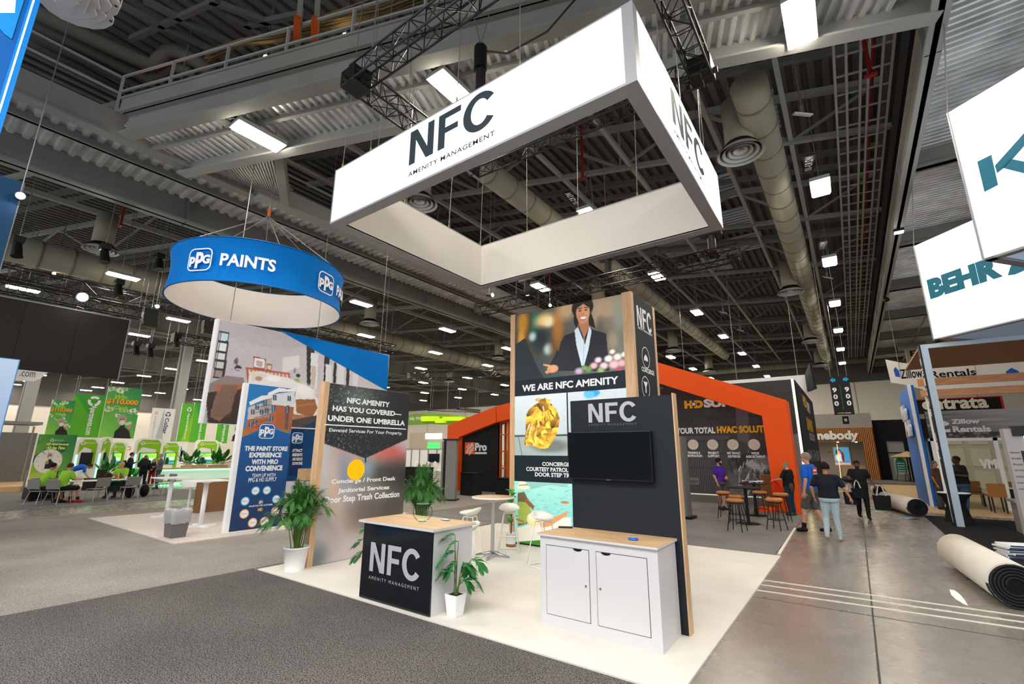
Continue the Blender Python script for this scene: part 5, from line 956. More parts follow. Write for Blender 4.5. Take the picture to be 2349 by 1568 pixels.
t = thing('light_blue_panel', 'pale blue booth panel at the left edge beside the steel trailer', 'booth wall'); y = float(PX(46, 828, -9)[1]); obj('panel', MB().box(-9.4, -9, -3, y, .012, 3.08), mat('pale_blue_edge', '3f86c0', .5), t)
P9 = planeX(-9.); r = Pr(P9, -.6, y-.01, .5, 3.07, 40, 80, '9db8da'); r.cv.grad('5f8cc4', 'b4c8e2', 80); r.cv.poly([(.2, 0), (.9, .35), (1, .3), (1, 0)], 'dfe6f0', .7); r.cv.poly([(.5, 0), (1, .5), (1, .42), (.8, 0)], '8ea8cc', .8); r.cv.poly([(.55, .2), (1, .6), (1, .52), (.6, .12)], 'eef2f8', .8); r.put(t, M_print)
t = thing('hanging_cloud', 'layered white cloud shape hanging at the top left', 'decoration'); cl_ = mat('cloud_white', 'b9b5b2', .7)
out = [G(*p, 7.5)[:2] for p in ((86, -6), (92, 6), (112, 26), (142, 45), (178, 60), (215, 68), (240, 67), (258, 58), (262, 47), (257, 38), (268, 35), (275, 22), (274, 6), (262, -6), (240, -20), (170, -28), (110, -20))]; cc = np.mean(out, 0)
for i in range(5):
    s = 1-.17*i; pts = [tuple(cc+np.array([.06*i, -.05*i])+(p-cc)*(s+(.05 if (j+i) % 3 == 0 else -.04)*(i > 0))) for j, p in enumerate(out)]; obj('cloud_layer', MB().prism_z(pts, 7.5-.05*i, 7.5-.05*i+.03), cl_, t, bevel=.008)
for p in ((266, 14), (254, 48)): g_ = G(*p, 7.498); obj('grommet', MB().lathe([(0, 0), (.018, 0)], tuple(g_-[0, 0, .003]), 10), M_black, t)
for k in (0, 6, 11): obj('hanging_cable', MB().tube([(*out[k], 7.53), (*out[k], 14.19)], .006, 5), M_cable, t)
# ================================================================== green booth far left
gA, gB, gC, gD = mat('green_lime', '8fc71e', .5), mat('green_mid', '3fa23a', .5), mat('green_dark', '1f7a3f', .5), mat('green_bright', '5cb531', .5)
glow = mat('green_glow', '9cffc4', .5, emit=2.2, emcol='7cf7ac'); grtxt = mat('lime_text', 'e8f46a', .5); goldt = mat('gold_text', 'f0a92c', .5); goldd = mat('gold_shadow', '6a3a0a', .5); lime_s = mat('script_green', '9fe03c', .5)
def recycle(parent, P, cu, cv_, r_, m=wlet, off=.008):
    for k in range(3):
        a = k*2*math.pi/3+math.pi/2; mb = MB()
        for i in range(5):
            t0, t1 = a-.85+i*.34, a-.85+(i+1)*.34
            mb.add([P.at(cu+q*math.cos(t), cv_+q*math.sin(t), off) for q, t in ((r_, t0), (r_, t1), (r_*.55, t1), (r_*.55, t0))], [(0, 1, 2, 3)])
        obj('arrow_mark', mb, m, parent)
def man_print(r, x, y, s, arms=True):      # grey-haired smiling man in a black turtleneck, as printed
    r.poly([(x-34*s, y+75*s), (x-26*s, y+40*s), (x-10*s, y+26*s), (x+12*s, y+26*s), (x+26*s, y+38*s), (x+34*s, y+75*s)], '17171b'); r.poly([(x-8*s, y+16*s), (x+10*s, y+16*s), (x+11*s, y+30*s), (x-9*s, y+30*s)], '17171b')
    r.ell(x+1*s, y, 14*s, 19*s, 'c08a70', .1); r.ell(x+1*s, y+9*s, 11*s, 10*s, 'd8d0cc', .4); r.ell(x+1*s, y-14*s, 12*s, 7*s, 'a8a09c', .5); r.ell(x-12*s, y-3*s, 3*s, 10*s, 'b8b0ac', .4); r.ell(x+14*s, y-3*s, 3*s, 10*s, 'b8b0ac', .4)
    r.line((x-8*s, y-3*s), (x+10*s, y-4*s), .012, '2a2a30'); r.line((x-5*s, y+8*s), (x+8*s, y+7*s), .014, 'fff8f4')
    if arms: r.ell(x+26*s, y+24*s, 7*s, 9*s, 'c89074', .2); r.poly([(x+10*s, y+10*s), (x+34*s, y+4*s), (x+36*s, y+14*s), (x+14*s, y+20*s)], 'c9d4b8')
def board(X, px, lb, name, cat, cols, th_=.15, base=None, w=60, h=80):
    P = planeX(X); xl, xr, yt, yb = px; u0, u1 = P.uv(xl, (yt+yb)/2)[0], P.uv(xr, (yt+yb)/2)[0]; v1, v0 = P.uv(xl, yt)[1], P.uv(xl, yb)[1]
    if base is not None: v0 = base
    t = thing(name, lb, cat); obj('board', MB().box(X-th_, X-.003, u0, u1, v0, v1), M_wtext, t); return t, P, (u0, u1, v0, v1)
def hang(t, X, b):
    for u in (b[0]+.1, b[1]-.1): obj('hanging_cable', MB().tube([(X-.05, u, b[3]), (X-.05, u, 14.19)], .012, 4), M_cable, t)
# money banners
for (px, lb, sc_, wtxt) in (((112, 166, 915, 996), 'left green banner with gold prize lettering and a smiling man', .48, '$110,000'), ((238, 318, 884, 1004), 'larger green banner with gold prize lettering and a smiling man', .62, '$110,000')):
    X = -34.; t, P, b = board(X, px, lb, 'prize_banner', 'banner', None, .1); r = Pr(P, *b, 70, 100, '2a9a50'); r.cv.grad('8fcf4a', '1f8a50', 60); xl, xr, yt, yb = px; W_, H_ = xr-xl, yb-yt
    for i in range(14):
        cxx, cyy = xl+W_*rng.uniform(.05, .95), yt+H_*rng.choice([rng.uniform(.02, .15), rng.uniform(.4, .8)]); a = rng.uniform(-.8, .8); d = np.array([math.cos(a), math.sin(a)])*W_*.09; n_ = np.array([-d[1], d[0]])*.5; r.poly([tuple(np.array([cxx, cyy])+s*d+q*n_) for s, q in ((-1, -1), (1, -1), (1, 1), (-1, 1))], ['c9d8b8', 'e4ecd8', 'a8c09a'][i % 3]); r.ell(cxx, cyy, W_*.03, W_*.03, '7a9a70', .3)
    man_print(r, xl+W_*.52, yt+H_*.66, sc_); r.put(t, M_print); hang(t, X, b); u0, u1, v0, v1 = b; W2, H2 = u1-u0, v1-v0
    put_text(t, P, u0+.22*W2, u0+.58*W2, v0+.76*H2, v0+.85*H2, 'Win', lime_s, bold=.03, shear=.3); put_text(t, P, u0+.03*W2, u0+.95*W2, v0+.635*H2, v0+.755*H2, wtxt, goldd, bold=.07, off=.005); put_text(t, P, u0+.02*W2, u0+.94*W2, v0+.645*H2, v0+.765*H2, wtxt, goldt, bold=.05, off=.01); put_text(t, P, u0+.25*W2, u0+.66*W2, v0+.56*H2, v0+.63*H2, 'Cash', lime_s, bold=.03, shear=.3)
def chevron(t, P, b, cols):
    u0, u1, v0, v1 = b; W2, H2 = u1-u0, v1-v0; poly(t, P, [(u0, v0), (u1, v0), (u1, v1), (u0, v1)], cols[0], off=.002, name='green_field')
    poly(t, P, [(u0+.0*W2, v1), (u1, v1), (u0+.5*W2, v0+.55*H2)], cols[1], off=.004, name='chevron'); poly(t, P, [(u0+.3*W2, v0), (u1, v0+.75*H2), (u1, v0)], cols[2], off=.004, name='chevron')
for (px, lb, s, X) in (((161, 238, 901, 1002), 'bright green banner with vertical white web address between the prize banners', 'Apartments.com', -34.2), ((440, 475, 922, 1014), 'right face banner of the green prism with a vertical web address', 'Apartments.com', -38), ((412, 440, 924, 1012), 'left half of the green prism banner with a vertical web address', 'Apartments.com', -38.05), ((497, 524, 960, 1016), 'narrow green banner peeping below the bedroom banner', 'artments.com', -39)):
    t, P, b = board(X, px, lb, 'green_banner', 'banner', None, .1); chevron(t, P, b, (gD, gD, gA) if px[0] in (412,) else (gD, gB, gD)); hang(t, X, b); u0, u1, v0, v1 = b; W2, H2 = u1-u0, v1-v0
    recycle(t, P, u0+.62*W2, v0+.85*H2, .12*W2 if W2 > 1.5 else .2*W2); put_text(t, P, u0+.5*W2, u0+.74*W2, v0+.06*H2, v0+.75*H2, s, wlet, bold=.02, rot=1, off=.008)
t, P, b = board(-34.5, (344, 397, 934, 1014), 'white twisted banner with a blue mark and vertical lettering', 'white_banner', 'banner', None, .1); hang(t, -34.5, b); u0, u1, v0, v1 = b; W2, H2 = u1-u0, v1-v0
greyp = mat('fold_grey', 'c4c4c8', .6); navyt = mat('navy_text', '2c4a86', .5)
poly(t, P, [(u0+.3*W2, v0+.0*H2), (u0+.66*W2, v0+.0*H2), (u0+.5*W2, v1)], greyp, off=.002, name='fold'); recycle(t, P, u0+.7*W2, v0+.83*H2, .12*W2, navyt); put_text(t, P, u0+.6*W2, u0+.78*W2, v0+.25*H2, v0+.72*H2, 'CoStar', navyt, bold=.02, rot=1); recycle(t, P, u0+.18*W2, v0+.85*H2, .07*W2, mat('orange_mark', 'e8823a', .5)); put_text(t, P, u0+.12*W2, u0+.24*W2, v0+.1*H2, v0+.75*H2, 'LoopNet.com', M_logo, bold=0, rot=1)
t, P, b = board(-41, (522, 548, 965, 1012), 'distant white banner with the smiling man, under the bedroom banner', 'prize_banner', 'banner', None, .1); r = Pr(P, *b, 30, 40, 'dfe8dc'); man_print(r, 543, 985, .35); r.put(t, M_print); hang(t, -41, b)
t = thing('white_hanging_sign', 'white hanging sign with rounded end and grey lettering under the dark screen', 'sign'); P = planeX(-30.); q = [P.uv(*p) for p in ((-60, 840), (116, 851), (104, 858), (92, 869), (78, 874), (-60, 870))]; obj('board', MB().prism(P, q, -.12, 0), M_wtext, t); text_px(t, P, (44, 862), (80, 863), (44, 850), '.com', mat('grey_text', '5a5a60', .6), bold=0)
for u in (3, 4.4): obj('hanging_cable', MB().tube([(-30.05, u, 5.4), (-30.05, u, 14.19)], .012, 4), M_cable, t)
# clock poster
t, P, b = board(-32., (76, 166, 995, 1112), 'tall green poster with a clock face and slogan, left of the kiosks', 'clock_poster', 'poster', None, .3, base=.25); r = Pr(P, *b, 90, 110, '2c8a48'); r.cv.grad('b4cc3c', '1f7c46', 55)
r.poly([(70, 1030), (100, 1012), (70, 1010)], '3a9a3c', .8); r.poly([(70, 1050), (120, 1020), (155, 1012), (150, 1035), (70, 1062)], '125a4a', .8); r.poly([(55, 1115), (58, 1092), (110, 1075), (140, 1090), (80, 1115)], 'c8d450', .5)
r.ell(111, 1057, 31, 27, 'e9e7df', .04)
for k in range(12): a = k*math.pi/6; r.ell(111+26*math.cos(a), 1057+22*math.sin(a), 1.3, 1.3, 'c8b04a', .2)
man_print(r, 114, 1046, .38, False); r.line((104, 1042), (98, 1034), .01, '3a3a3e'); r.ell(108, 1060, 4, 4, 'c08a70', .2); r.put(t, M_print)
u0, u1, v0, v1 = b; W2, H2 = u1-u0, v1-v0
recycle(t, P, u0+.36*W2, v0+.885*H2, .05*W2); put_text(t, P, u0+.42*W2, u0+.66*W2, v0+.87*H2, v0+.9*H2, 'Apartments.com', wlet, bold=0); put_text(t, P, u0+.22*W2, u0+.82*W2, v0+.77*H2, v0+.83*H2, 'All Apartments', grtxt, bold=.05, shear=.25); put_text(t, P, u0+.26*W2, u0+.74*W2, v0+.7*H2, v0+.76*H2, 'All the Time', grtxt, bold=.05, shear=.25)
# kiosks
def kiosk(X, px, lb, screen='ad', glowside=None):
    t = thing('screen_kiosk', lb, 'kiosk'); P = planeX(X); xl, xr, yt = px; u0, u1 = P.uv(xl, 1050)[0], P.uv(xr, 1050)[0]; v1 = P.uv(xl, yt)[1]; W2 = u1-u0
    obj('panel', MB().prism(P, rrect(u0, u1, .12, v1, .22), -.3, 0), M_wtext, t); poly(t, P, [(u0+.08, v1-.85), (u0+.08, v1-.3), (u0+.25, v1-.08), (u1-.25, v1-.08), (u1-.08, v1-.3), (u1-.08, v1-1.6), (u1-.28, v1-1.6), (u1-.28, v1-.62), (u0+.3, v1-.5)], gA, off=.004, name='green_header')
    obj('glow_strip', MB().box(X-.05, X+.012, u0+.02, u0+.1, .3, v1-.9), glow, t)
    recycle(t, P, u0+.24*W2, v1-.28, .1); put_text(t, P, u0+.34*W2, u0+.86*W2, v1-.33, v1-.22, 'Apartments.com', wlet, bold=0)
    s0, s1, w0, w1 = u0+.22, u1-.2, 1.05, 1.75; tv = obj('television', MB().box(X+.002, X+.06, s0, s1, w0, w1), M_bmetal, t)
    if screen == 'ad':
        r = Pr(Plane((X+.062, 0, 0), (0, 1)), s0+.03, s1-.03, w0+.03, w1-.03, 44, 24, '4fb83a'); r.cv.grad('1f9a6a', '9fe02c', 30); r.cv.ell(.24, .68, .09, .22, 'c99a80', .2).ell(.24, .2, .18, .4, '1c1c22', .2).rect(.4, .1, 1, .32, '1a7a8a').rect(.42, .5, .9, .58, 'eaf6d8').rect(.46, .38, .86, .45, 'eaf6d8'); r.put(tv, mat_attr('ad_screen', .3, 1.0) if 'ad_screen' not in MATS else MATS['ad_screen'])
    else: obj('screen', MB().box(X+.061, X+.064, s0+.03, s1-.03, w0+.03, w1-.03), mat('screen_off', '202a2c', .2), tv)
    obj('keyboard_shelf', MB().box(X, X+.35, u0+.3, u1-.4, .78, .82), M_white, t)
for a in ((-33.5, (171, 222, 1003), 'first green-topped kiosk with a dark screen, right of the clock poster', 'off'), (-33.2, (224, 252, 1001), 'narrow tall kiosk with green glow, second from the clock poster', 'off'), (-34.5, (246, 288, 1012), 'green-topped kiosk set back behind the suited man', 'ad'), (-32.8, (307, 368, 1004), 'green-topped kiosk behind the man with the backpack', 'ad'), (-35, (367, 410, 1012), 'green-topped kiosk set back right of the backpack man', 'ad'), (-36, (446, 497, 1008), 'green-topped kiosk above the glowing counter', 'ad'), (-38, (488, 506, 1013), 'sliver of a green-topped kiosk beside the blue panel', 'off')): kiosk(*a)
t, P, b = board(-40, (290, 308, 1014, 1085), 'pale kiosk with an orange mark between green kiosks', 'pale_kiosk', 'kiosk', None, .2, base=.1); recycle(t, P, (b[0]+b[1])/2-.2, b[3]-.4, .15, MATS['orange_mark']); obj('screen', MB().box(-39.99, -39.95, b[0]+.3, b[1]-.1, 1.1, 1.9), M_screen, t)
t, P, b = board(-40, (405, 427, 1015, 1085), 'pale kiosk with a blue mark between green kiosks', 'pale_kiosk', 'kiosk', None, .2, base=.1); recycle(t, P, (b[0]+b[1])/2-.2, b[3]-.4, .15, navyt); obj('screen', MB().box(-39.99, -39.95, b[0]+.2, b[1]-.3, 1.1, 1.9), M_screen, t)
# glowing counter
t = thing('glowing_counter', 'long white counter lit by green strips, oak ledges', 'counter'); X = -31
obj('body', MB().box(X-.7, X-.05, 9.9, 15.5, .12, .8), M_white, t); obj('oak_top', MB().box(X-.8, X+.05, 9.8, 15.6, .86, .93), M_wood, t); obj('glow_strip', MB().box(X-.07, X-.03, 9.9, 15.5, .78, .855), glow, t)
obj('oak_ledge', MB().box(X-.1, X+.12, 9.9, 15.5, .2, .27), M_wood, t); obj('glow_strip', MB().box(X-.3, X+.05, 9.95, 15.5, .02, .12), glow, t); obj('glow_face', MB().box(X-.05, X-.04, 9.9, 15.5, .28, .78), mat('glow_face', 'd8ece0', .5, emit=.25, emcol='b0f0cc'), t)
obj('platform', MB().box(-40, -30.5, 7.2, 16, .013, .1), M_wtext, t) if False else None
pf = tag(obj('booth_platform', MB().box(-42, -31.76, 6.9, 19, .013, .1), mat('platform_white', 'e6ece4', .3)), 'low white platform under the green kiosks', 'platform'); pf2 = tag(obj('wood_platform', MB().box(-42, -31.2, -2, 6.85, .013, .24), M_wood), 'orange wood platform edge in front of the clock poster', 'platform')
t = thing('steel_trailer', 'grey riveted steel trailer body at the left edge', 'trailer'); X = -36.; P = planeX(X); u1 = P.uv(73, 1050)[0]; stl = mat('riveted_steel', '7c7b7b', .35, .7, noise=.1); obj('body', MB().box(X-2, X, -4, u1, .25, P.uv(60, 992)[1]), stl, t)
for k in range(3): u = u1-.2-k*1.2; obj('panel_seam', MB().box(X, X+.02, u-.04, u+.04, .25, 3.1), M_grey_steel, t)
obj('window', MB().box(X, X+.03, u1-1.9, u1-1.3, 1.0, 2.2), mat('window_dim', 'a8a8a0', .2), t); obj('roof_rail', MB().box(X-2.1, X+.1, -4, u1+.1, 3.2, 3.35), M_cable, t)
t = thing('barrier_post', 'slim grey post on the carpet edge before the clock poster', 'post', (-31.1, 4.9, .013)); obj('shaft', MB().tube([(0, 0, 0), (0, 0, .95)], .04, 8), M_cable, t); obj('foot', MB().lathe([(0, 0), (.12, 0), (.1, .02), (0, .03)], n=16), M_cable, t)
# planting on the counter
def leafy(name, lb, loc, n, L, w, m, seed, up=.6, box=None, group=None):
    g_ = np.random.default_rng(seed); t = thing(name, lb, 'plant', loc, group=group)
    if box: obj('planter', MB().box(-box[0], box[0], -box[1], box[1], 0, box[2]), M_wood, t)
    z0 = box[2] if box else 0
    for k in range(n):
        a = g_.uniform(0, 6.28); e = g_.uniform(up*.5, 1.3); d = np.array([math.cos(a)*math.cos(e), math.sin(a)*math.cos(e), math.sin(e)]); l = L*g_.uniform(.5, 1.1); s = np.cross(d, [0, 0, 1.]); s /= np.linalg.norm(s)+1e-6; b0 = np.array([g_.uniform(-.3, .3)*(box[0] if box else .3), g_.uniform(-.7, .7)*(box[1] if box else .3), z0]); vs = []
        for q, f in ((0, .04), (.4, .1), (.55, .8), (.75, 1), (.92, .6), (1, .05)): c = b0+d*l*q+np.array([0, 0, -.25*l*q*q*(1-math.sin(e))]); vs += [c-s*w*f, c+s*w*f]
        obj('leaf', MB().add(vs, [(2*i, 2*i+1, 2*i+3, 2*i+2) for i in range(5)]), m, t, smooth=True)
    return t
gl = mat('foliage_green', '2f7a30', .5, noise=.25, nscale=3)
p1 = PX(430, 1068, -31.4); leafy('counter_plant', 'broad-leaved green plant in the middle of the glowing counter', (-31.35, float(p1[1]), .93), 26, 1.05, .13, gl, 1, box=(.15, .3, .12))
p1 = PX(500, 1065, -31.4); leafy('counter_plant', 'big fan-leaved green plant at the right end of the glowing counter', (-31.35, float(p1[1]), .93), 34, 1.2, .13, gl, 2, box=(.15, .5, .12))
p1 = PX(455, 1065, -31.4); leafy('counter_plant', 'low bushy plant in the oak planter on the glowing counter', (-31.3, float(p1[1]), .93), 40, .4, .06, gl, 3, box=(.15, .35, .14))
p1 = PX(243, 1085, -32); leafy('floor_plant', 'tall green plant between the second and third kiosks', (-32.2, float(PX(250, 1060, -32.2)[1]), .1), 26, 1.0, .1, gl, 4, box=(.2, .2, .5))
p1 = G(326, 1112, .1); leafy('floor_plant', 'green leafy plant behind the man with the backpack', (-30.9, float(PX(300, 1090, -30.9)[1]), .1), 30, .9, .12, mat('foliage_vivid', '3aa83c', .5), 6, box=(.2, .2, .2))  # a more vivid green than the other booth plants
# folding table, chairs and baggage
tc = G(212, 1101, .74); TX, TY = float(tc[0]), float(tc[1]); d_ = G(268, 1101, .74)-G(148, 1106, .74); ang = math.atan2(d_[1], d_[0])
t = thing('folding_table', 'long white folding table with bottles and bags on it', 'table', (TX, TY, .012), ang); obj('tabletop', MB().box(-1.5, 1.5, -.38, .38, .7, .735), M_wtext, t, bevel=.01)
for s in (-1, 1):
    for q in (-1, 1): obj('leg', MB().tube([(s*1.2, q*.3, .7), (s*1.25, q*.3, .35), (s*1.2, q*.32, 0)], .016, 6), M_bmetal, t)
    obj('leg_brace', MB().tube([(s*1.23, -.3, .3), (s*1.23, .3, .3)], .012, 6), M_bmetal, t)
chm = mat('chair_grey', '8e8c88', .5); M_leg = mat('chair_leg_chrome', 'b5b5b5', .3, .7)
def side_chair(loc, rz, lb, first=[None]):
    if first[0] is None:
        t = thing('stacking_chair', lb, 'chair', loc, rz); obj('seat', MB().box(-.23, .23, -.22, .24, .43, .46), chm, t, bevel=.02)
        o = obj('backrest', MB().box(-.24, .24, -.015, .015, 0, .34), chm, t, bevel=.012); o.location = (0, -.27, .52); o.rotation_euler = (.15, 0, 0)
        for s in (-1, 1):
            obj('leg', MB().tube([(s*.2, .2, .43), (s*.24, .28, .0)], .011, 6), M_leg, t); obj('leg', MB().tube([(s*.22, -.3, .75), (s*.2, -.2, .42), (s*.25, -.3, 0)], .011, 6), M_leg, t)
        first[0] = (t, [(c, []) for c in kids(t)]); return t
    return dup(first[0][0], loc, rz, lb, tree=first[0][1])
cx_, sx__ = math.cos(ang), math.sin(ang)
def T_(u, v, z=.012): return (TX+u*cx_-v*sx__, TY+u*sx__+v*cx_, z)
side_chair(T_(-1.55, -.3), ang-1.2, 'grey stacking chair at the left end of the folding table'); side_chair(T_(-1.25, -.85), ang-1.1, 'grey stacking chair nearest the black suitcase'); side_chair(T_(-.1, -.72), ang+.15, 'empty grey stacking chair at the middle of the folding table'); side_chair(T_(.95, -.72), ang-.1, 'empty grey stacking chair near the right end of the folding table'); side_chair(T_(2.1, .0), ang+1.6, 'pale grey chair right of the folding table, turned aside'); side_chair(T_(2.7, .15), ang+1.7, 'farthest right of the grey stacking chairs')
g_ = G(78, 1148); t = thing('black_suitcase', 'black wheeled equipment case under the blue cooler', 'suitcase', (float(g_[0]), float(g_[1])+.2, .012), .15); obj('shell', MB().box(-.3, .3, -.5, .55, .05, .5), M_bmetal, t, bevel=.04)
for s in (-.4, .45): obj('wheel', MB().tube([(.31, s, .09), (.36, s, .09)], .09, 14), mat('rubber', '1a1a1a', .8), t)
obj('handle', MB().tube([(0, .3, .5), (0, .3, 1.05), (0, .6, 1.05), (0, .6, .5)], .02, 6), M_bmetal, t); obj('latch', MB().box(.3, .32, -.1, .0, .38, .42), mat('latch_orange', 'd8641c', .5), t)
t = thing('cooler_box', 'small blue and white cooler on top of the black case', 'cooler', (float(g_[0]), float(g_[1])+.1, .513), .15); obj('body', MB().box(-.18, .18, -.28, .12, 0, .3), mat('cooler_blue', '1a52b8', .5), t, bevel=.02); obj('lid', MB().box(-.18, .18, .121, .3, 0, .3), M_wtext, t, bevel=.02)
for i, (u, v, s, lb, c) in enumerate(((-.9, .1, .16, 'black camera bag at the left of the folding table', '1a1a1a'), (.55, .15, .17, 'dark brown bag on the folding table', '2e2018'), (.95, .12, .12, 'grey cloth bundle on the folding table', '5a5450'))):
    t = thing('bag', lb, 'bag', T_(u, v, .75)); obj('bag_body', MB().ell((0, 0, s*.75), s*1.3, s*.8, s*.75, 14, 8), mat('bagc%d' % i, c, .8), t, smooth=True); obj('handle', MB().tube([(-s*.5, 0, s*1.2), (0, 0, s*1.8), (s*.5, 0, s*1.2)], .012, 6), M_black, t)
for i, (u, v, lb, c, cc_) in enumerate(((-.45, -.1, 'clear water bottle on the folding table', 'd8e4e8', 'f0f0f0'), (.75, -.2, 'juice bottle with an orange base on the folding table', 'e8a020', 'e8f0e8'), (1.0, -.22, 'white cup beside the juice bottle', 'f0f0f0', 'ffffff'))):
    t = thing('bottle' if i < 2 else 'cup', lb, 'bottle' if i < 2 else 'cup', T_(u, v, .748)); spun('body', [(0, 0), (.035, 0), (.036, .14), (.015, .19), (.015, .2), (0, .2)] if i < 2 else [(0, 0), (.03, 0), (.04, .1), (0, .1)], mat('btl%d' % i, c, .2), t, 14); spun('cap', [(.017, .2), (.017, .225), (0, .225)] if i < 2 else [(.042, .1), (.042, .11), (0, .11)], mat('cap%d' % i, cc_, .4), t, 12)
g_ = G(240, 1085); t = thing('luggage_trolley', 'black luggage with a raised handle behind the folding table', 'suitcase', (TX-3.3, TY+1.7, .012), .2); obj('shell', MB().box(-.2, .2, -.35, .35, .05, .65), M_bmetal, t, bevel=.04); obj('handle', MB().tube([(0, -.15, .65), (0, -.15, 1.1), (0, .15, 1.1), (0, .15, .65)], .015, 6), M_cable, t)
for (u, v, lb) in ((1.2, -.3, 'black backpack on the carpet under the folding table'), (1.75, -.25, 'black tote printed with stickers beside the backpack')):
    t = thing('backpack' if u < 1.5 else 'tote_bag', lb, 'bag', T_(u, v)); obj('bag_body', MB().ell((0, 0, .24), .22, .16, .25, 14, 9), M_black, t, smooth=True); obj('strap', MB().tube([(-.1, 0, .45), (0, 0, .62), (.1, 0, .45)], .015, 6), M_black, t)
# ================================================================== orange gable frame and mural wall
org = mat('vivid_orange', 'f2560f', .55); orgd = mat('truss_orange', 'c8560f', .5); logow = mat('logo_white', 'd9d9d9', .5); yel = mat('logo_yellow', 'f6b712', .5)
Yo = 18.3; Po = planeY(Yo); t = thing('gable_frame', 'huge bright orange gable-shaped frame behind the picture tower', 'frame')
UV = lambda P, *px: [P.uv(*p) for p in px]
def ext(P, pts, d): mb = MB(); mb.prism(P, pts, -d, 0); return mb
a = UV(Po, (1027, 975), (1138, 931.5), (1138, 968), (1052, 1002)); b = Po.uv(1172, 918); pk = (-6.0, 5.5)
obj('rafter', ext(Po, [a[0], (a[1][0]-.01, a[1][1]), (a[2][0]-.01, a[2][1]), a[3], (a[0][0], a[3][1])], .9), org, t); obj('rafter', ext(Po, [(a[1][0]+.03, a[1][1]), pk, (pk[0], pk[1]-.75), (a[2][0]+.03, a[2][1])], .9), org, t)
obj('leg', ext(Po, [(a[0][0], .02), (a[3][0], .02), (a[3][0], a[3][1]), (a[0][0], a[3][1])], .9), org, t)
c = UV(Po, (1510, 828), (1803, 917), (1747.7, 953), (1510, 877)); obj('rafter', ext(Po, [pk, c[1], c[2], (pk[0], pk[1]-.85)], .9), org, t); obj('leg', ext(Po, [c[2], c[1], (c[1][0]+.02, .02), (c[2][0]+.08, .02)], .9), org, t)
obj('foot_trim', MB().box(c[2][0]-.5, c[2][0]+.1, Yo-.05, Yo+.9, .02, .1), org, t)
t2 = thing('black_drape_wall', 'black fabric wall with an orange square logo inside the orange frame', 'wall panel'); d = UV(Po, (1052, 1002), (1138, 968)); obj('fabric', MB().prism(Po, [(d[0][0]+.02, .03), (d[1][0], .03), (d[1][0], d[1][1]), (d[0][0]+.02, d[0][1]-.02)], -.5, -.3), M_black, t2)
Pd = planeY(Yo+.3); q = UV(Pd, (1067, 1014), (1088, 1041)); poly(t2, Pd, [(q[0][0], q[1][1]), (q[1][0], q[1][1]), (q[1][0], q[0][1]), (q[0][0], q[0][1])], org, off=.01, name='logo_square')
class Rot(Plane):
    def __init__(s, P, cu, cv_, ang): s.o = P.at(cu, cv_); s.u = P.u*math.cos(ang)+P.v*math.sin(ang); s.v = -P.u*math.sin(ang)+P.v*math.cos(ang); s.n = P.n
cu, cvv = (q[0][0]+q[1][0])/2, (q[0][1]+q[1][1])/2; S_ = q[1][0]-q[0][0]; Rl = Rot(Pd, cu, cvv, .8)
put_text(t2, Rl, -.5*S_, .5*S_, -.15*S_, .12*S_, 'HOME', logow, bold=.05, off=.014); put_text(t2, Rl, -.22*S_, .22*S_, .16*S_, .32*S_, 'THE', logow, bold=.04, off=.014); put_text(t2, Rl, -.4*S_, .4*S_, -.4*S_, -.2*S_, 'DEPOT', logow, bold=.05, off=.014)
text_px(t2, Pd, (1089.5, 1034), (1117, 1034), (1089.5, 1015), 'Pro', logow, bold=.05, off=.012); polypx(t2, Pd, [(1089, 1036.5), (1117, 1036.5), (1117, 1041), (1089, 1041)], logow, off=.012, name='underline')
t3 = thing('orange_truss_column', 'orange truss column at the black fabric wall edge', 'truss', (float(Po.uv(1147, 1000)[0]), Yo+.6, .02)); h = 3.6
for sx_ in (-.28, .28):
    for sy_ in (-.25, .25): obj('upright', MB().box(sx_-.05, sx_+.05, sy_-.05, sy_+.05, 0, h), orgd, t3)
for k in range(5): obj('rung', MB().box(-.3, .3, -.28, -.22, .3+k*.8, .36+k*.8).box(-.3, .3, .22, .28, .3+k*.8, .36+k*.8), orgd, t3)
for (px, pyt, x0, x1, lb) in ((1070, 1084, 1056, 1086, 'black draped counter at the foot of the black fabric wall'), (1165, 1096, 1137, 1186, 'black counter left of the picture tower')):
    g0 = G(px, 1136); Pq = planeY(float(g0[1])-.1); u0, u1 = Pq.uv(x0, 1110)[0], Pq.uv(x1, 1110)[0]; tt = thing('black_counter', lb, 'counter'); obj('body', MB().box(u0, u1, Pq.o[1], Pq.o[1]+.6, .02, Pq.uv(px, pyt)[1]-.03), M_black, tt); obj('top', MB().box(u0-.03, u1+.03, Pq.o[1]-.03, Pq.o[1]+.63, Pq.uv(px, pyt)[1]-.03, Pq.uv(px, pyt)[1]), M_char, tt)
kg = mat('kiosk_grey', '84827f', .5)
t = thing('grey_kiosk', 'grey upright kiosk slabs with dark screens left of the orange frame', 'kiosk')
for p, q_, nm_ in (((-15.4, 15.95), (-14.95, 15.75), 'rear_slab'), ((-13.62, 14.35), (-13.24, 14.55), 'front_slab')): obj(nm_, MB().bar((*p, 1.2), (*q_, 1.2), .12 if nm_ == 'rear_slab' else .3, 2.36), kg, t)
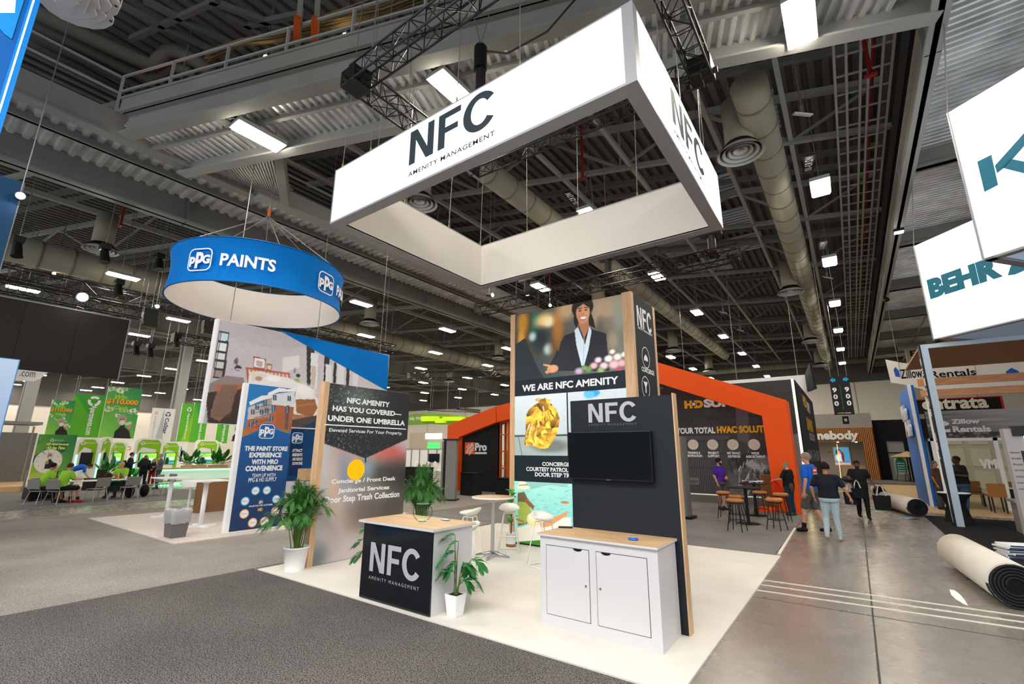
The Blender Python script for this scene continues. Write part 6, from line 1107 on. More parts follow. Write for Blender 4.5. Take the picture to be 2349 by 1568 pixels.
obj('dark_edge', MB().bar((-13.7, 14.35, 1.2), (-13.62, 14.37, 1.2), .34, 2.4), M_bmetal, t); obj('cap', MB().bar((-13.75, 14.3, 2.4), (-13.18, 14.6, 2.4), .4, .06), M_bmetal, t); obj('screen_back', MB().bar((-15.0, 15.85, 1.3), (-13.7, 14.5, 1.3), .08, 1.1), M_bmetal, t); obj('red_screen', MB().bar((-14.2, 14.9, 1.4), (-13.9, 14.6, 1.4), .14, .9), mat('screen_red', 'd84a28', .4, emit=.4), t); obj('base_plate', MB().bar((-13.75, 14.3, .04), (-13.18, 14.6, .04), .6, .05), M_bmetal, t)
t = thing('grey_kiosk', 'tall grey slab kiosk just right of the dark screen wall', 'kiosk'); obj('slab', MB().box(-5.6, -4.27, 14.9, 15.2, .08, 2.42), kg, t); obj('edge', MB().box(-4.27, -4.2, 14.88, 15.22, .08, 2.42), mat('edge_grey', '6d6b68', .5), t); obj('base_plate', MB().box(-5.65, -4.1, 14.75, 15.35, .02, .08), M_bmetal, t)
# mural wall
Ym = 20.3; Pm = planeY(Ym); mx0, mx1, mz = -8.6, -1.45, 4.68; t = thing('mural_wall', 'dark grey mural wall with a yellow and white logo and slogan', 'display wall'); yb = 30.
obj('wall_box', MB().box(mx0, mx1-.01, Ym+.01, yb, .35, mz-.01), M_char, t); obj('base', MB().box(mx0, mx1, Ym-.02, yb, .02, .3), mat('base_grey', '6a6864', .7), t); obj('light_line', MB().box(mx0, mx1-.1, Ym-.03, Ym+.02, .3, .34), mat('line_glow', 'e8e2d0', .5, emit=.3), t)
r = Pr(Pm, mx0, mx1-.12, .35, mz-.02, 300, 190, '2b2b2d'); r.cv.noise(.008)
for j in range(4):
    for i in range(6):
        x0, y0_ = 1572+i*38+(j % 2)*19, 938+j*18; r.poly([(x0, y0_), (x0+36, y0_+1), (x0+36, y0_+15), (x0, y0_+16)], ['3e3d40', '454447', '37373a'][(i+j) % 3], .8*max(.1, 1-abs(i-2.5)/4))
r.poly([(1686, 930), (1716, 935), (1722, 1130), (1700, 1130)], '5e5b62', .9); r.poly([(1560, 1005), (1680, 1003), (1690, 1145), (1575, 1145)], '1d1d1f')
for i in range(30): x = 1561+i*4.1; r.line((x, 1011), (x+12, 1142), .0042, '77797b', .8)
r.poly([(1556, 1000), (1672, 998), (1674, 1008), (1556, 1010)], '504f52', .9); r.line((1562, 1040), (1700, 1040), .003, '1a1a1a'); r.line((1565, 1072), (1700, 1074), .003, '1a1a1a')
for (x, y, rx, ry, c) in ((1700, 1025, 16, 14, '3a3a3c'), (1692, 1062, 20, 14, '1a1a1c'), (1712, 1050, 16, 12, '232325'), (1740, 1065, 26, 14, '98989a'), (1752, 1055, 20, 12, '6e6e70'), (1724, 1064, 10, 9, 'a9a9ab'), (1690, 1100, 18, 20, '5a5a5c'), (1700, 1125, 24, 18, '6e6e70'), (1720, 1100, 20, 24, '4a4a4c')): r.ell(x, y, rx, ry, c, .5)
r.cv.blur(1)
for i in range(120): x, y = rng.uniform(1690, 1790), rng.uniform(1062, 1150); a = rng.normal(1.57, .35); L = rng.uniform(4, 14); r.line((x, y), (x+math.cos(a)*L, y-math.sin(a)*L), .006, ['d0d0d2', '9a9a9c', '2a2a2c', 'b8b8ba', '606062'][i % 5], .8)
for i in range(60): x, y = rng.uniform(1672, 1692), rng.uniform(1005, 1150); r.line((x, y), (x+3, y+12), .003, ['88888a', '2a2a2c'][i % 2], .7)
r.poly([(1570, 1094), (1604, 1094), (1604, 1110), (1570, 1110)], '6f6f71'); r.poly([(1795, 1000), (1850, 990), (1850, 1160), (1795, 1160)], '8a8a8c', .7); r.put(t, M_print)
text_px(t, Pm, (1570.7, 937), (1589, 935.5), (1570.7, 919), 'H', yel, bold=.08, off=.012); text_px(t, Pm, (1593, 936), (1614, 934.5), (1593, 918), 'D', yel, bold=.08, off=.012); cu, cvv = Pm.uv(1591.7, 926.5); obj('dot_ring', MB().prism(Pm, [(cu+.1*math.cos(i/10*math.pi), cvv+.1*math.sin(i/10*math.pi)) for i in range(20)], .014, .016), MATS['charcoal_graphic'], t); obj('dot', MB().prism(Pm, [(cu+.07*math.cos(i/10*math.pi), cvv+.07*math.sin(i/10*math.pi)) for i in range(20)], .017, .019), wlet, t)
text_px(t, Pm, (1615, 934), (1738, 930), (1615, 915), 'SUPPLY', wlet, bold=.06, off=.012, usebl=False)
text_px(t, Pm, (1551.6, 995), (1641.5, 993.5), (1551.6, 981), 'YOUR TOTAL', wlet, bold=.05, off=.012); text_px(t, Pm, (1645.3, 993.5), (1797, 991), (1645.3, 977.5), 'HVAC SOLUTIONS', yel, bold=.05, off=.012)
text_px(t, Pm, (1572, 1107), (1602, 1107), (1572, 1098), 'Comfort', M_char, bold=0, off=.01)
bdg = mat('badge_cream', 'd8d4ca', .5)
for k, (x, s) in enumerate(((1590.2, 'TRAINING &\nCERTIFICATION'), (1634.8, 'PROJECT\nSUPPORT'), (1681.3, 'MY HVAC\nADVISOR'), (1730, 'WIDE\nASSORTMENT'))):
    cu, cvv = Pm.uv(x, 1019.2); b_ = obj('badge', MB().prism(Pm, [(cu+.21*math.cos(i/14*math.pi), cvv+.21*math.sin(i/14*math.pi)) for i in range(28)], .012, .016), bdg, t); obj('badge_icon', ringmesh(Pm, cu, cvv, .1, .1, .15, 16, .019), yel, b_)
    w_ = (.32, .22, .24, .34)[k]; put_text(t, Pm, cu-w_, cu+w_, cvv-.5, cvv-.28, s, wlet, bold=.04, off=.014, line=1.0)
obj('led_edge', MB().box(mx1-.11, mx1-.03, Ym-.02, Ym+.01, .35, mz), mat('led_warm', 'fff0c0', .5, emit=2.2, emcol='ffe6a8'), t)
Pms = Plane((mx1, 0, 0), (0, 1)); poly(t, Pms, [(Ym+.05, .35), (yb, .35), (yb, mz-.02), (Ym+.05, mz-.02)], M_char, off=.003, name='side_graphic')
for (y0_, y1_, z0_, z1_, m_) in ((23, 25, 3.9, 4.4, yel), (25, 27, 3.8, 4.3, wlet), (23.5, 27, 2.9, 3.5, yel), (24, 27.5, 2.5, 2.85, M_logo)): put_text(t, Pms, y0_, y1_, z0_, z1_, {3.9: 'HD', 3.8: 'SUPPLY', 2.9: 'SAVINGS', 2.5: 'SOLUTIONS'}[z0_], m_, bold=.06, off=.01)
for k in range(6): put_text(t, Pms, 22+k*1.2, 22.7+k*1.2, 1.6, 2.1, ['W', 'M', 'A', 'H', 'N', 'I'][k], M_logo, bold=.03, off=.01)
# hanging sign above it
Y = 26.; Pq = planeY(Y); t = thing('hanging_sign', 'white hanging sign half hidden behind the mural wall', 'sign'); q = UV(Pq, (1681, 877), (1853, 858), (1872, 897), (1845, 898)); zt, zb_ = 5.62, 4.8
obj('front_panel', MB().box(-7.5, -1.4, Y, Y+.1, zb_, zt), M_wtext, t); put_text(t, Pq, -6.6, -2.4, 4.62, 5.3, 'HD SUPPLY', M_black, bold=.07, off=.01); obj('side_panel', MB().add([(-1.4, Y, zb_), (-1.4, Y, zt), (-1.1, Y-1.2, zt+.35), (-1.05, Y-1.0, zb_), (-1.3, Y, zb_), (-1.3, Y, zt), (-1.0, Y-1.2, zt+.35), (-.95, Y-1.0, zb_)], [(0, 1, 2, 3), (7, 6, 5, 4), (0, 4, 5, 1), (1, 5, 6, 2), (2, 6, 7, 3), (3, 7, 4, 0)]), M_char, t)
obj('yellow_stripe', MB().add([(-1.0-.0, Y-.9, 5.1), (-1.08, Y-.5, 5.1), (-1.12, Y-.5, 5.6), (-1.02, Y-.9, 5.75)], [(0, 1, 2, 3)]), yel, t)
for x in (-7, -4.4, -1.7): obj('hanging_cable', MB().tube([(x, Y+.05, zt), (x, Y+.05, 14.19)], .015, 5), M_cable, t)
# brown stools and black tables
cog = mat('cognac_leather', 'b8743a', .4, noise=.08); first = [None]
def brown_stool(loc, rz, lb):
    if first[0] is None:
        t = thing('bar_stool', lb, 'stool', loc, rz); obj('seat', MB().lathe([(0, .68), (.18, .685), (.21, .715), (.205, .75), (.16, .775), (0, .78)], n=28), cog, t, smooth=True); obj('seat_rim', MB().lathe([(.16, .66), (.18, .66), (.18, .685), (.16, .685)], n=20), M_bmetal, t)
        for k in range(4):
            a = k*math.pi/2+.785; obj('leg', MB().tube([(.13*math.cos(a), .13*math.sin(a), .67), (.25*math.cos(a), .25*math.sin(a), 0)], .012, 6), M_bmetal, t)
        rp = [(.205*math.cos(k*math.pi/2+.785), .205*math.sin(k*math.pi/2+.785), .25) for k in range(5)]; obj('footrest', MB().tube(rp, .01, 6), M_bmetal, t); first[0] = (t, [(c, []) for c in kids(t)]); return t
    return dup(first[0][0], loc, rz, lb, tree=first[0][1])
for i, (x, y, lb) in enumerate(((1659, 1127, 'leftmost brown leather bar stool, in front of the man in purple'), (1688.7, 1135, 'brown leather bar stool behind the front left one'), (1685, 1144, 'front left brown leather bar stool before the black tables'), (1742, 1126, 'brown leather bar stool behind the black table legs'), (1775, 1143, 'front right brown leather bar stool beside the orange leg'), (1790, 1131, 'brown leather bar stool nearest the bald man'))):
    g_ = G(x, y, .78); brown_stool((float(g_[0]), float(g_[1]), .02), i*.7, lb)
for (x, y, hh, lb) in ((-2.62, 14.95, .97, 'nearer black high table among the brown stools'), (-2.72, 17.0, .98, 'farther black high table covered with cables')):
    t = thing('black_high_table', lb, 'table', (x, y, .02)); obj('tabletop', MB().box(-.38, .38, -.38, .38, hh-.03, hh), M_bmetal, t, bevel=.008); obj('post', MB().tube([(0, 0, .02), (0, 0, hh-.03)], .045, 12), M_bmetal, t); spun('base', [(0, 0), (.3, 0), (.28, .015), (.05, .035), (0, .035)], M_bmetal, t, 28)
t = thing('cable_bundle', 'tangle of white and black cables on the farther black table', 'cables', (-2.72, 17.0, 1.0)); cbm = [mat('cable_white', 'e0e0e0', .5), M_bmetal, mat('cable_red', 'c03a2a', .5)]
for k in range(9):
    c0_ = rng.uniform(-.25, .25, 2); obj('cable', MB().tube([(c0_[0]+.1*math.cos(s*1.3+k), c0_[1]+.09*math.sin(s*1.7+k), .02+.05*abs(math.sin(s+k))) for s in np.linspace(0, 5, 12)], .012, 5), cbm[(0, 0, 1, 0, 1, 2, 1, 0, 1)[k]], t)
g_ = G(1763, 1166); t = thing('cardboard_box', 'tall brown cardboard carton beside the right orange leg', 'box', (float(g_[0]), float(g_[1])+.3, .02), .3); obj('carton', MB().box(-.2, .2, -.2, .2, 0, 1.15), cardb, t, bevel=.01); obj('paper_label', MB().box(-.08, .02, -.203, -.2, .2, .38), M_wtext, t)
# ---- booths far behind on the left of the tower
t = thing('ring_sign', 'curved lime green hanging sign with white lettering, far back', 'sign'); Pg = planeY(38.); band = [Pg.uv(x, y) for x, y in ((925, 954), (950, 949), (985, 947), (1030, 950), (1075, 956), (1075, 966), (1030, 973), (985, 972), (940, 974), (925, 974))]; obj('band', MB().prism(Pg, band, -.3, 0), mat('olive_green', '7aa83a', .6), t)
text_px(t, Pg, (939, 966), (975, 965), (939, 956), 'Ally Waste', wlet, bold=.02, off=.01); ly = mat('acid_lime', 'cdf21a', .5, emit=.3)
for x0, x1, y0_, y1_ in ((973, 1008, 955, 966), (1022, 1068, 956, 965), (1005, 1024, 960, 970)): obj('lime_block', MB().prism(Pg, UV(Pg, (x0, y0_), (x1, y0_), (x1, y1_), (x0, y1_)), .02, .5), ly, t)
for x in (985, 1024): u = Pg.uv(x, 950)[0]; obj('hanging_cable', MB().tube([(u, 38.1, 6.1), (u, 38.1, 14.19)], .02, 5), M_cable, t)
box_truss('box_truss', 'thin black truss rectangle above the lime green sign', tuple(PY(982, 938, 37)), tuple(PY(1100, 943, 41)), .3); box_truss('box_truss', 'second thin black truss above the lime green sign', tuple(PY(1050, 936, 45)), tuple(PY(1100, 943, 41)), .3)
t = thing('white_booth', 'white partition booth with grey frames behind the second palm', 'booth'); Y = 34.; P = planeY(Y); u0, u1 = P.uv(925, 1050)[0], P.uv(1022, 1050)[0]; h = P.uv(960, 1030)[1]
obj('partition', MB().box(u0, u1, Y+.02, Y+.1, .013, h), M_wtext, t)
for k in range(6): u = u0+(u1-u0)*k/5; obj('frame_post', MB().box(u-.05, u+.05, Y-.03, Y+.03, .013, h+.05), M_cable, t)
obj('frame_rail', MB().box(u0, u1, Y-.03, Y+.03, h, h+.07), M_cable, t); q = UV(P, (985, 1040), (1008, 1060)); obj('television', MB().box(q[0][0], q[1][0], Y-.1, Y-.04, q[1][1], q[0][1]), M_screen, t); q = UV(P, (935, 992), (975, 1028)); obj('upper_panel', MB().box(q[0][0], q[1][0], Y+.3, Y+.4, q[1][1], q[0][1]), mat('beige_panel', 'b8ac9a', .7), t)
q = UV(P, (976, 994), (1012, 1006)); obj('lit_sign', MB().box(q[0][0], q[1][0], Y, Y+.1, q[1][1], q[0][1]), mat('sign_glow', 'ffffff', .5, emit=2), t); q = UV(P, (981, 1014), (1006, 1029)); obj('green_light_box', MB().box(q[0][0], q[1][0], Y, Y+.1, q[1][1], q[0][1]), mat('green_light', '4ae06a', .5, emit=.8), t)
t = thing('black_counter', 'low black counter behind the second palm', 'counter'); g_ = G(960, 1110); obj('body', MB().box(g_[0]-1.3, g_[0]+.6, g_[1], g_[1]+.6, .013, .95), M_black, t); obj('top', MB().box(g_[0]-1.35, g_[0]+.65, g_[1]-.05, g_[1]+.65, .95, .99), M_char, t)
first = [None]
for i, (x, y, lb) in enumerate(((948, 1092, 'leftmost white shell chair in the far white booth'), (980, 1096, 'middle white shell chair in the far white booth'), (1003, 1094, 'rightmost white shell chair in the far white booth'))):
    g_ = G(x, y)
    if i == 0:
        t = thing('shell_chair', lb, 'chair', (float(g_[0]), float(g_[1]), .001)); obj('seat', MB().ell((0, 0, .5), .28, .26, .06, 14, 6), M_wtext, t, smooth=True); obj('backrest', MB().ell((0, .24, .85), .3, .07, .35, 14, 8), M_wtext, t, smooth=True)
        for k in range(4): a = k*1.57+.8; obj('leg', MB().tube([(0, 0, .46), (.25*math.cos(a), .25*math.sin(a), 0)], .015, 5), M_leg, t)
        first[0] = t
    else: dup(first[0], (float(g_[0]), float(g_[1]), .001), i*.9, lb)
t = thing('round_logo_board', 'dark green panel with a white round mark between orange column and tower', 'display board'); P = planeY(30.); q = UV(P, (1158, 1032), (1180, 1080)); obj('board', MB().box(q[0][0], q[1][0], 30.01, 30.1, .02, q[0][1]), mat('forest_green', '2c6a54', .5), t); cu, cvv = P.uv(1178, 1056); obj('round_mark', MB().prism(P, [(cu+.5*math.cos(a), cvv+.7*math.sin(a)) for a in np.linspace(0, 6.28, 24)[:-1]], .0, .01), M_logo, t)
t = thing('tall_white_wall', 'pale partition wall seen through the orange frame', 'partition'); q = UV(P, (1140, 985), (1190, 1030)); obj('board', MB().box(q[0][0], q[1][0], 31, 31.1, .021, q[0][1]), wallm, t)
# ================================================================== right side
# ---- slatted shop front
t = thing('slatted_booth', 'booth front of orange timber slats with big white letters', 'booth'); Y = 44.; P = planeY(Y); x0, x1 = -3.4, 1.42; zh0, zh1, zt = P.uv(1975, 1012)[1], P.uv(1975, 980)[1], P.uv(1990, 946)[1]; ci = P.uv(1985, 1050)[0]; slat = mat_wood('orange_timber', 'b87434', 'd08e4a', (12, 12, 1))
obj('concrete_fascia', MB().box(x0, x1, Y+.05, Y+.6, zh1, zt), mat('fascia_grey', '9c9894', .8, noise=.06), t); obj('side_wall', MB().box(x1-.02, x1, Y+.6, Y+6, .121, zt), M_black, t)
sl0 = None
for k in range(44):
    x = x0+.05+k*.11
    if x > x1-.05: break
    lo = zh0 if x < ci else .13; key = lo
    o = obj('slat', MB().box(x, x+.055, Y, Y+.06, lo, zh1), slat, t)
obj('slat_backing', MB().box(x0, x1, Y+.06, Y+.1, zh0, zh1).box(ci, x1, Y+.06, Y+.1, .13, zh0), mat('timber_dark', '7a4a22', .7), t)
v0 = P.uv(1870, 1008.8)[1]; vt = P.uv(1948, 987)[1]; put_text(t, P, P.uv(1838, 1000)[0], P.uv(1969.5, 1000)[0], v0-.17, vt, 'somebody', wlet, bold=.05, off=.02, depth=.06, name='channel_letters')
obj('back_wall', MB().box(x0, ci+.3, Y+4, Y+4.1, .13, zh1), mat('room_grey', 'a8a4a0', .7), t); obj('room_ceiling', MB().box(x0, ci+.3, Y+.1, Y+4, zh0+.02, zh0+.1), MATS['room_grey'], t)
P6 = planeY(Y+3.9); q = UV(P6, (1912, 1026), (1952, 1066)); pt = obj('light_box', MB().box(q[0][0]-.05, q[1][0]+.05, Y+3.9, Y+4, q[1][1]-.05, q[0][1]+.05), M_wtext, t)
r = Pr(P6, q[0][0], q[1][0], q[1][1], q[0][1], 44, 50, '4aa0dc'); r.cv.ell(.3, .7, .2, .2, '4a2a20', .3).ell(.33, .68, .1, .14, 'd8a088', .3).ell(.35, .4, .3, .25, 'e0e4ea', .4).ell(.55, .45, .1, .3, '6a3a28', .3).rect(0, 0, 1, .18, 'c8b0b8').rect(0, .15, 1, .2, '5a6aa0'); r.put(pt, mat_attr('poster_light', .4, .5), off=.01)
obj('timber_counter', MB().box(-.9, .6, Y+2.4, Y+3, .13, 1.1), M_wood, t); obj('lit_strip', MB().bar(P6.at(*P6.uv(1920, 1018), .3), P6.at(*P6.uv(1930, 1100), .3), .04), mat('strip_amber', 'ffc070', .5, emit=1.5), t); obj('pendant_lamp', MB().lathe([(.16, 0), (.05, .14), (0, .15)], tuple(P6.at(*P6.uv(1904, 1038), .4)), 14), mat('brass', 'b8943a', .4, .6), t)
for u in (-.9, .3): obj('downlight', MB().box(u-.06, u+.06, Y+2, Y+2.12, zh0-.02, zh0+.02), warm, t)
# black booth front
t = thing('black_booth', 'black booth front with grey glass and a beige umbrella', 'booth'); Y = 45.; P = planeY(Y)
obj('fascia', MB().box(1.46, 8, Y, Y+.4, 2.9, P.uv(2050, 962)[1]), M_black, t); obj('pier', MB().box(1.46, 2.1, Y+.01, Y+.5, .13, 2.9), M_black, t); obj('pier', MB().box(3.1, 4.6, Y+.01, Y+.5, .13, 2.9), M_black, t); gg = mat('grey_glass', 'a9a9a6', .2)
obj('glass_pane', MB().box(2.1, 3.1, Y+.3, Y+.33, 2.1, 2.9), gg, t); obj('glass_pane', MB().box(2.1, 3.1, Y+.3, Y+.33, .13, 2.02), gg, t); obj('transom', MB().box(2.1, 3.1, Y+.25, Y+.35, 2.02, 2.1), M_black, t)
t = thing('patio_umbrella', 'beige umbrella in front of the black booth', 'umbrella', tuple(P.at(P.uv(2078, 1047)[0], 0, 1.6)[:2])+(.121,)); zz = P.uv(2078, 1048)[1]-.1; obj('canopy', MB().lathe([(1.0, zz), (0, zz+.4)], n=8), mat('canopy_beige', 'cdae86', .8), t); obj('pole', MB().tube([(0, 0, 0), (0, 0, zz+.3)], .025, 8), M_wood, t); obj('base', MB().lathe([(0, 0), (.25, 0), (.25, .05), (0, .06)], n=20), M_bmetal, t)
t = thing('arched_poster', 'green arched poster on an easel before the black booth', 'poster'); P7 = planeY(43.2); q = UV(P7, (2056, 1083), (2077, 1048)); obj('board', MB().box(q[0][0], q[1][0], 43.21, 43.25, q[0][1], q[1][1]), mat('mint', '9fd0a4', .6), t); cu = (q[0][0]+q[1][0])/2; w_ = (q[1][0]-q[0][0])/2; obj('arch', MB().prism(P7, [(cu-w_*.9, q[0][1]+.02), (cu+w_*.9, q[0][1]+.02)]+[(cu+w_*.9*math.cos(a), q[1][1]-.45+.4*math.sin(a)) for a in np.linspace(0, math.pi, 12)], 0, .01), mat('teal_print', '1f6a5c', .6), t)
for k in range(5): put_text(t, P7, cu-w_*.6, cu+w_*.6, q[1][1]-.45-k*.17, q[1][1]-.38-k*.17, ['Menu', 'Mocktail', 'Espresso', 'Matcha', 'Latte'][k], wlet, bold=.02, off=.015)
for s in (-1, 1): obj('easel_leg', MB().tube([(cu, 43.3, q[1][1]-.1), (cu+s*.35, 43.5, .121)], .02, 5), M_bmetal, t)
t = thing('bar_chair', 'black bar chair beside the green arched poster', 'chair', (float(P7.uv(2087, 1090)[0]), 43.6, .121)); obj('seat', MB().box(-.22, .22, -.2, .2, .7, .75), M_bmetal, t, bevel=.02); obj('backrest', MB().box(-.22, .22, .18, .22, .75, 1.05), M_bmetal, t, bevel=.01)
for sx_ in (-1, 1):
    for sy_ in (-1, 1): obj('leg', MB().tube([(sx_*.18, sy_*.16, .7), (sx_*.24, sy_*.22, 0)], .014, 5), M_bmetal, t)
# aisle number sign
t = thing('aisle_sign', 'black hanging aisle sign reading 900 twice under cyan arrows', 'sign'); Y = 20.; P = planeY(Y); a, b = -.36, .22; z0, z1 = 3.26, 4.6; obj('board', MB().box(a, b, Y+.002, Y+.03, z0, z1), mat('sign_black', '1e1e1e', .6), t); cyn = mat('arrow_cyan', '18a0d8', .5)
for s, cu in ((-1, a+.11), (1, b-.11)):
    obj('arrow', MB().prism(P, [(cu+s*.1, z1-.11), (cu, z1-.02), (cu, z1-.065), (cu-s*.07, z1-.065), (cu-s*.07, z1-.155), (cu, z1-.155), (cu, z1-.2)], .003, .006), cyn, t)
    for k, ch in enumerate('900'): put_text(t, P, cu-.065, cu+.065, z1-.55-k*.24, z1-.38-k*.24, ch, wlet, bold=.04)
obj('divider', MB().prism(P, [(a+.27, z1-.3), (a+.3, z1-.3), (a+.3, z0+.18), (a+.27, z0+.18)], .003, .005), mat('divider_green', '2a5a4a', .6), t); put_text(t, P, a+.1, a+.3, z0+.04, z0+.075, 'APARTMENTS', mat('tiny_yellow', 'd8c82a', .5), bold=.03); put_text(t, P, a+.31, a+.48, z0+.04, z0+.075, 'ALIZE', wlet, bold=.02)
for x in (a+.05, b-.05): obj('hanging_cable', MB().tube([(x, Y+.015, z1), (x, Y+.015, 14.19)], .006, 4), M_cable, t)
t = thing('aisle_sign', 'tiny dark 900 tag hanging in front of the slatted booth', 'sign'); P = planeY(30.); q = UV(P, (1934, 972), (1946, 954)); obj('board', MB().box(q[0][0], q[1][0], 30, 30.04, q[0][1], q[1][1]), MATS['sign_black'], t); put_text(t, P, q[0][0]+.08, q[1][0]-.08, q[0][1]+.12, q[1][1]-.12, '900', wlet, bold=.03); obj('hanging_cable', MB().tube([((q[0][0]+q[1][0])/2, 30.02, q[1][1]), ((q[0][0]+q[1][0])/2, 30.02, 14.19)], .01, 4), M_cable, t)
# ---- lit fabric cubes at right
teal = mat('sign_teal', '1f6f88', .5); inb = mat('inner_fabric_blue', 'b9cbe0', .7)
def cube_sign(lb, pxs, z0, H_, L, name='cube_sign'):
    A, B = G(*pxs[0], z0), G(*pxs[1], z0); d = (B-A); d /= np.linalg.norm(d); P = Plane((A[0], A[1], 0), (d[0], d[1])); t = thing(name, lb, 'sign'); n = -P.n
    def wall(p0, dirv, nrm, L_, out, inn):
        Q = Plane(p0, dirv[:2]); Q.o = np.array([p0[0], p0[1], 0.]); obj('face', MB().prism(Q, [(0, z0+.04), (L_, z0+.04), (L_, z0+H_), (0, z0+H_)], -.02, 0), out, t); obj('lining', MB().prism(Q, [(.15, z0+.04), (L_-.15, z0+.04), (L_-.15, z0+H_-.02), (.15, z0+H_-.02)], -.16, -.14), inn, t)
        obj('bottom_rail', MB().prism(Q, [(0, z0), (L_, z0), (L_, z0+.04), (0, z0+.04)], -.15, 0), M_alu, t); return Q
    Q1 = wall(A, d, P.n, L, M_lit, inb)
    C1 = A+d*L; Q2 = wall(C1, n, d, L, M_lit, inb); C2 = C1+n*L; Q3 = wall(C2, -d, n, L, M_lit, inb); C3 = C2-d*L; Q4 = wall(C3, -n, -d, L, M_lit, inb)
    obj('edge_trim', MB().tube([A+[0, 0, z0], A+[0, 0, z0+H_]] if False else [np.array([A[0], A[1], z0]), np.array([A[0], A[1], z0+H_])], .02, 6), M_alu, t)
    for p in (A, C1, C2, C3, (A+C1)/2): obj('hanging_cable', MB().tube([(p[0], p[1], z0+H_), (p[0]+.4, p[1]-.3, 11.5)], .012, 5), M_cable, t)
    return t, Q1, (Q2, Q3, Q4)
t, Pb1, oth = cube_sign('lit white cube sign with teal block name and a bear silhouette', ((2142, 780), (2349, 732)), 5.2, 3.0, 6.0)
bear = [(0, .05), (.1, .35), (.3, .62), (.55, .7), (.8, .62), (1.0, .75), (1.2, .95), (1.38, .9), (1.45, 1.02), (1.55, .95), (1.75, .8), (1.95, .62), (1.9, .5), (1.62, .48), (1.5, .35), (1.55, .05), (1.35, 0), (1.3, .2), (1.1, .3), (.95, .05), (.75, 0), (.78, .2), (.55, .32), (.4, .05), (.15, 0)]
u0 = Pb1.uv(2136, 690)[0]; u1 = Pb1.uv(2296, 630)[0]; zb0, zb1 = Pb1.uv(2140, 686)[1], Pb1.uv(2131, 640)[1]
bu = u0; vb, vt = Pb1.uv(2139.5, 685)[1], Pb1.uv(2130, 641)[1]; ue = Pb1.uv(2302, 634)[0]
put_text(t, Pb1, bu, ue, vb, vt, 'BEHR', teal, bold=.07, off=.01); obj('bear_mark', MB().prism(Pb1, [(ue+.1+x*1.0, vb-.05+y*1.0*(vt-vb)*1.1) for x, y in bear], .004, .01), teal, t)
for Q in oth[:2]: obj('bear_reverse', MB().prism(Q, [(1.4+x*1.7, 5.5+y*1.6) for x, y in bear], -.19, -.17), mat('bear_brown', '2e2622', .7), t)  # dark reverse of the bear prints on the inner linings
t, Pk1, _ = cube_sign('nearest lit white cube sign with a huge teal letter K', ((2257, 598), (2349, 569)), 5.2, 3.0, 3.4, 'cube_sign')
K_ = [Pk1.uv(*p) for p in ((2242.5, 371), (2274.5, 355), (2290, 424), (2259, 440))]; obj('letter_stem', MB().prism(Pk1, K_, .004, .01), teal, t)
K1 = [Pk1.uv(*p) for p in ((2284, 380), (2290, 386), (2352, 310), (2430, 240), (2400, 240), (2330, 320))]; obj('letter_arm', MB().prism(Pk1, [Pk1.uv(2283, 380), Pk1.uv(2288, 397), Pk1.uv(2312, 378), Pk1.uv(2380, 300), Pk1.uv(2352, 303)], .004, .01), teal, t); obj('letter_leg', MB().prism(Pk1, [Pk1.uv(2300, 385), Pk1.uv(2318, 364), Pk1.uv(2420, 385), Pk1.uv(2400, 410)], .004, .01), teal, t)
# ring banner at right
Y = 32.; P = planeY(Y); t = thing('curved_banner', 'white curved hanging banner with blue house mark and black name', 'banner')
b_ = UV(P, (2031, 824), (2070, 832), (2120, 835), (2200, 834), (2349, 826), (2420, 824), (2420, 900), (2349, 896), (2200, 905), (2120, 893), (2076, 882), (2044, 877)); obj('band', MB().prism(P, b_, -.1, 0), M_offw, t); bl_ = mat('house_blue', '2258b8', .5)
obj('house_mark', MB().prism(P, UV(P, (2049.5, 848), (2054, 841), (2062, 850), (2065, 865), (2054, 863), (2052, 855)), .004, .01), bl_, t); text_px(t, P, (2067, 866), (2118, 868), (2067, 847), 'Zillow', M_black, bold=.02, off=.01, usebl=False); text_px(t, P, (2135, 867), (2241, 862), (2135, 851), 'Rentals', M_black, bold=.02, off=.01); obj('house_mark', MB().prism(P, UV(P, (2307, 852), (2320, 843), (2337, 851), (2337, 864), (2310, 864)), .004, .01), bl_, t)
for x in (2.6, 5.5): obj('hanging_cable', MB().tube([(x, Y-.05, 5.9), (x, Y-.05, 14.19)], .012, 4), M_cable, t)
# black and red sign
Y = 40.; P = planeY(Y); t = thing('hanging_sign', 'black sign with a red edge and pale rounded lettering', 'sign'); q = UV(P, (2100, 920), (2292, 903), (2300, 933), (2100, 942)); obj('board', MB().box(q[0][0], q[1][0], Y+.01, Y+.15, 4.5, 5.38), M_black, t); obj('red_edge', MB().box(q[0][0], q[1][0]+.1, Y-.01, Y+.1, 5.38, 5.44).box(q[1][0], q[1][0]+.1, Y-.01, Y+.1, 4.5, 5.38), mat('edge_red', 'c81e14', .5), t)
put_text(t, P, P.uv(2116, 935)[0], P.uv(2267, 925)[0], P.uv(2266, 935)[1], P.uv(2223, 910.5)[1], 'entrata', mat('pale_lettering', 'e4e2d2', .5), bold=.035, off=.01)
obj('support_post', MB().box(4.1, 4.25, Y+.2, Y+.35, .03, 4.6).box(7, 7.15, Y+.2, Y+.35, .03, 4.6), M_bmetal, t)
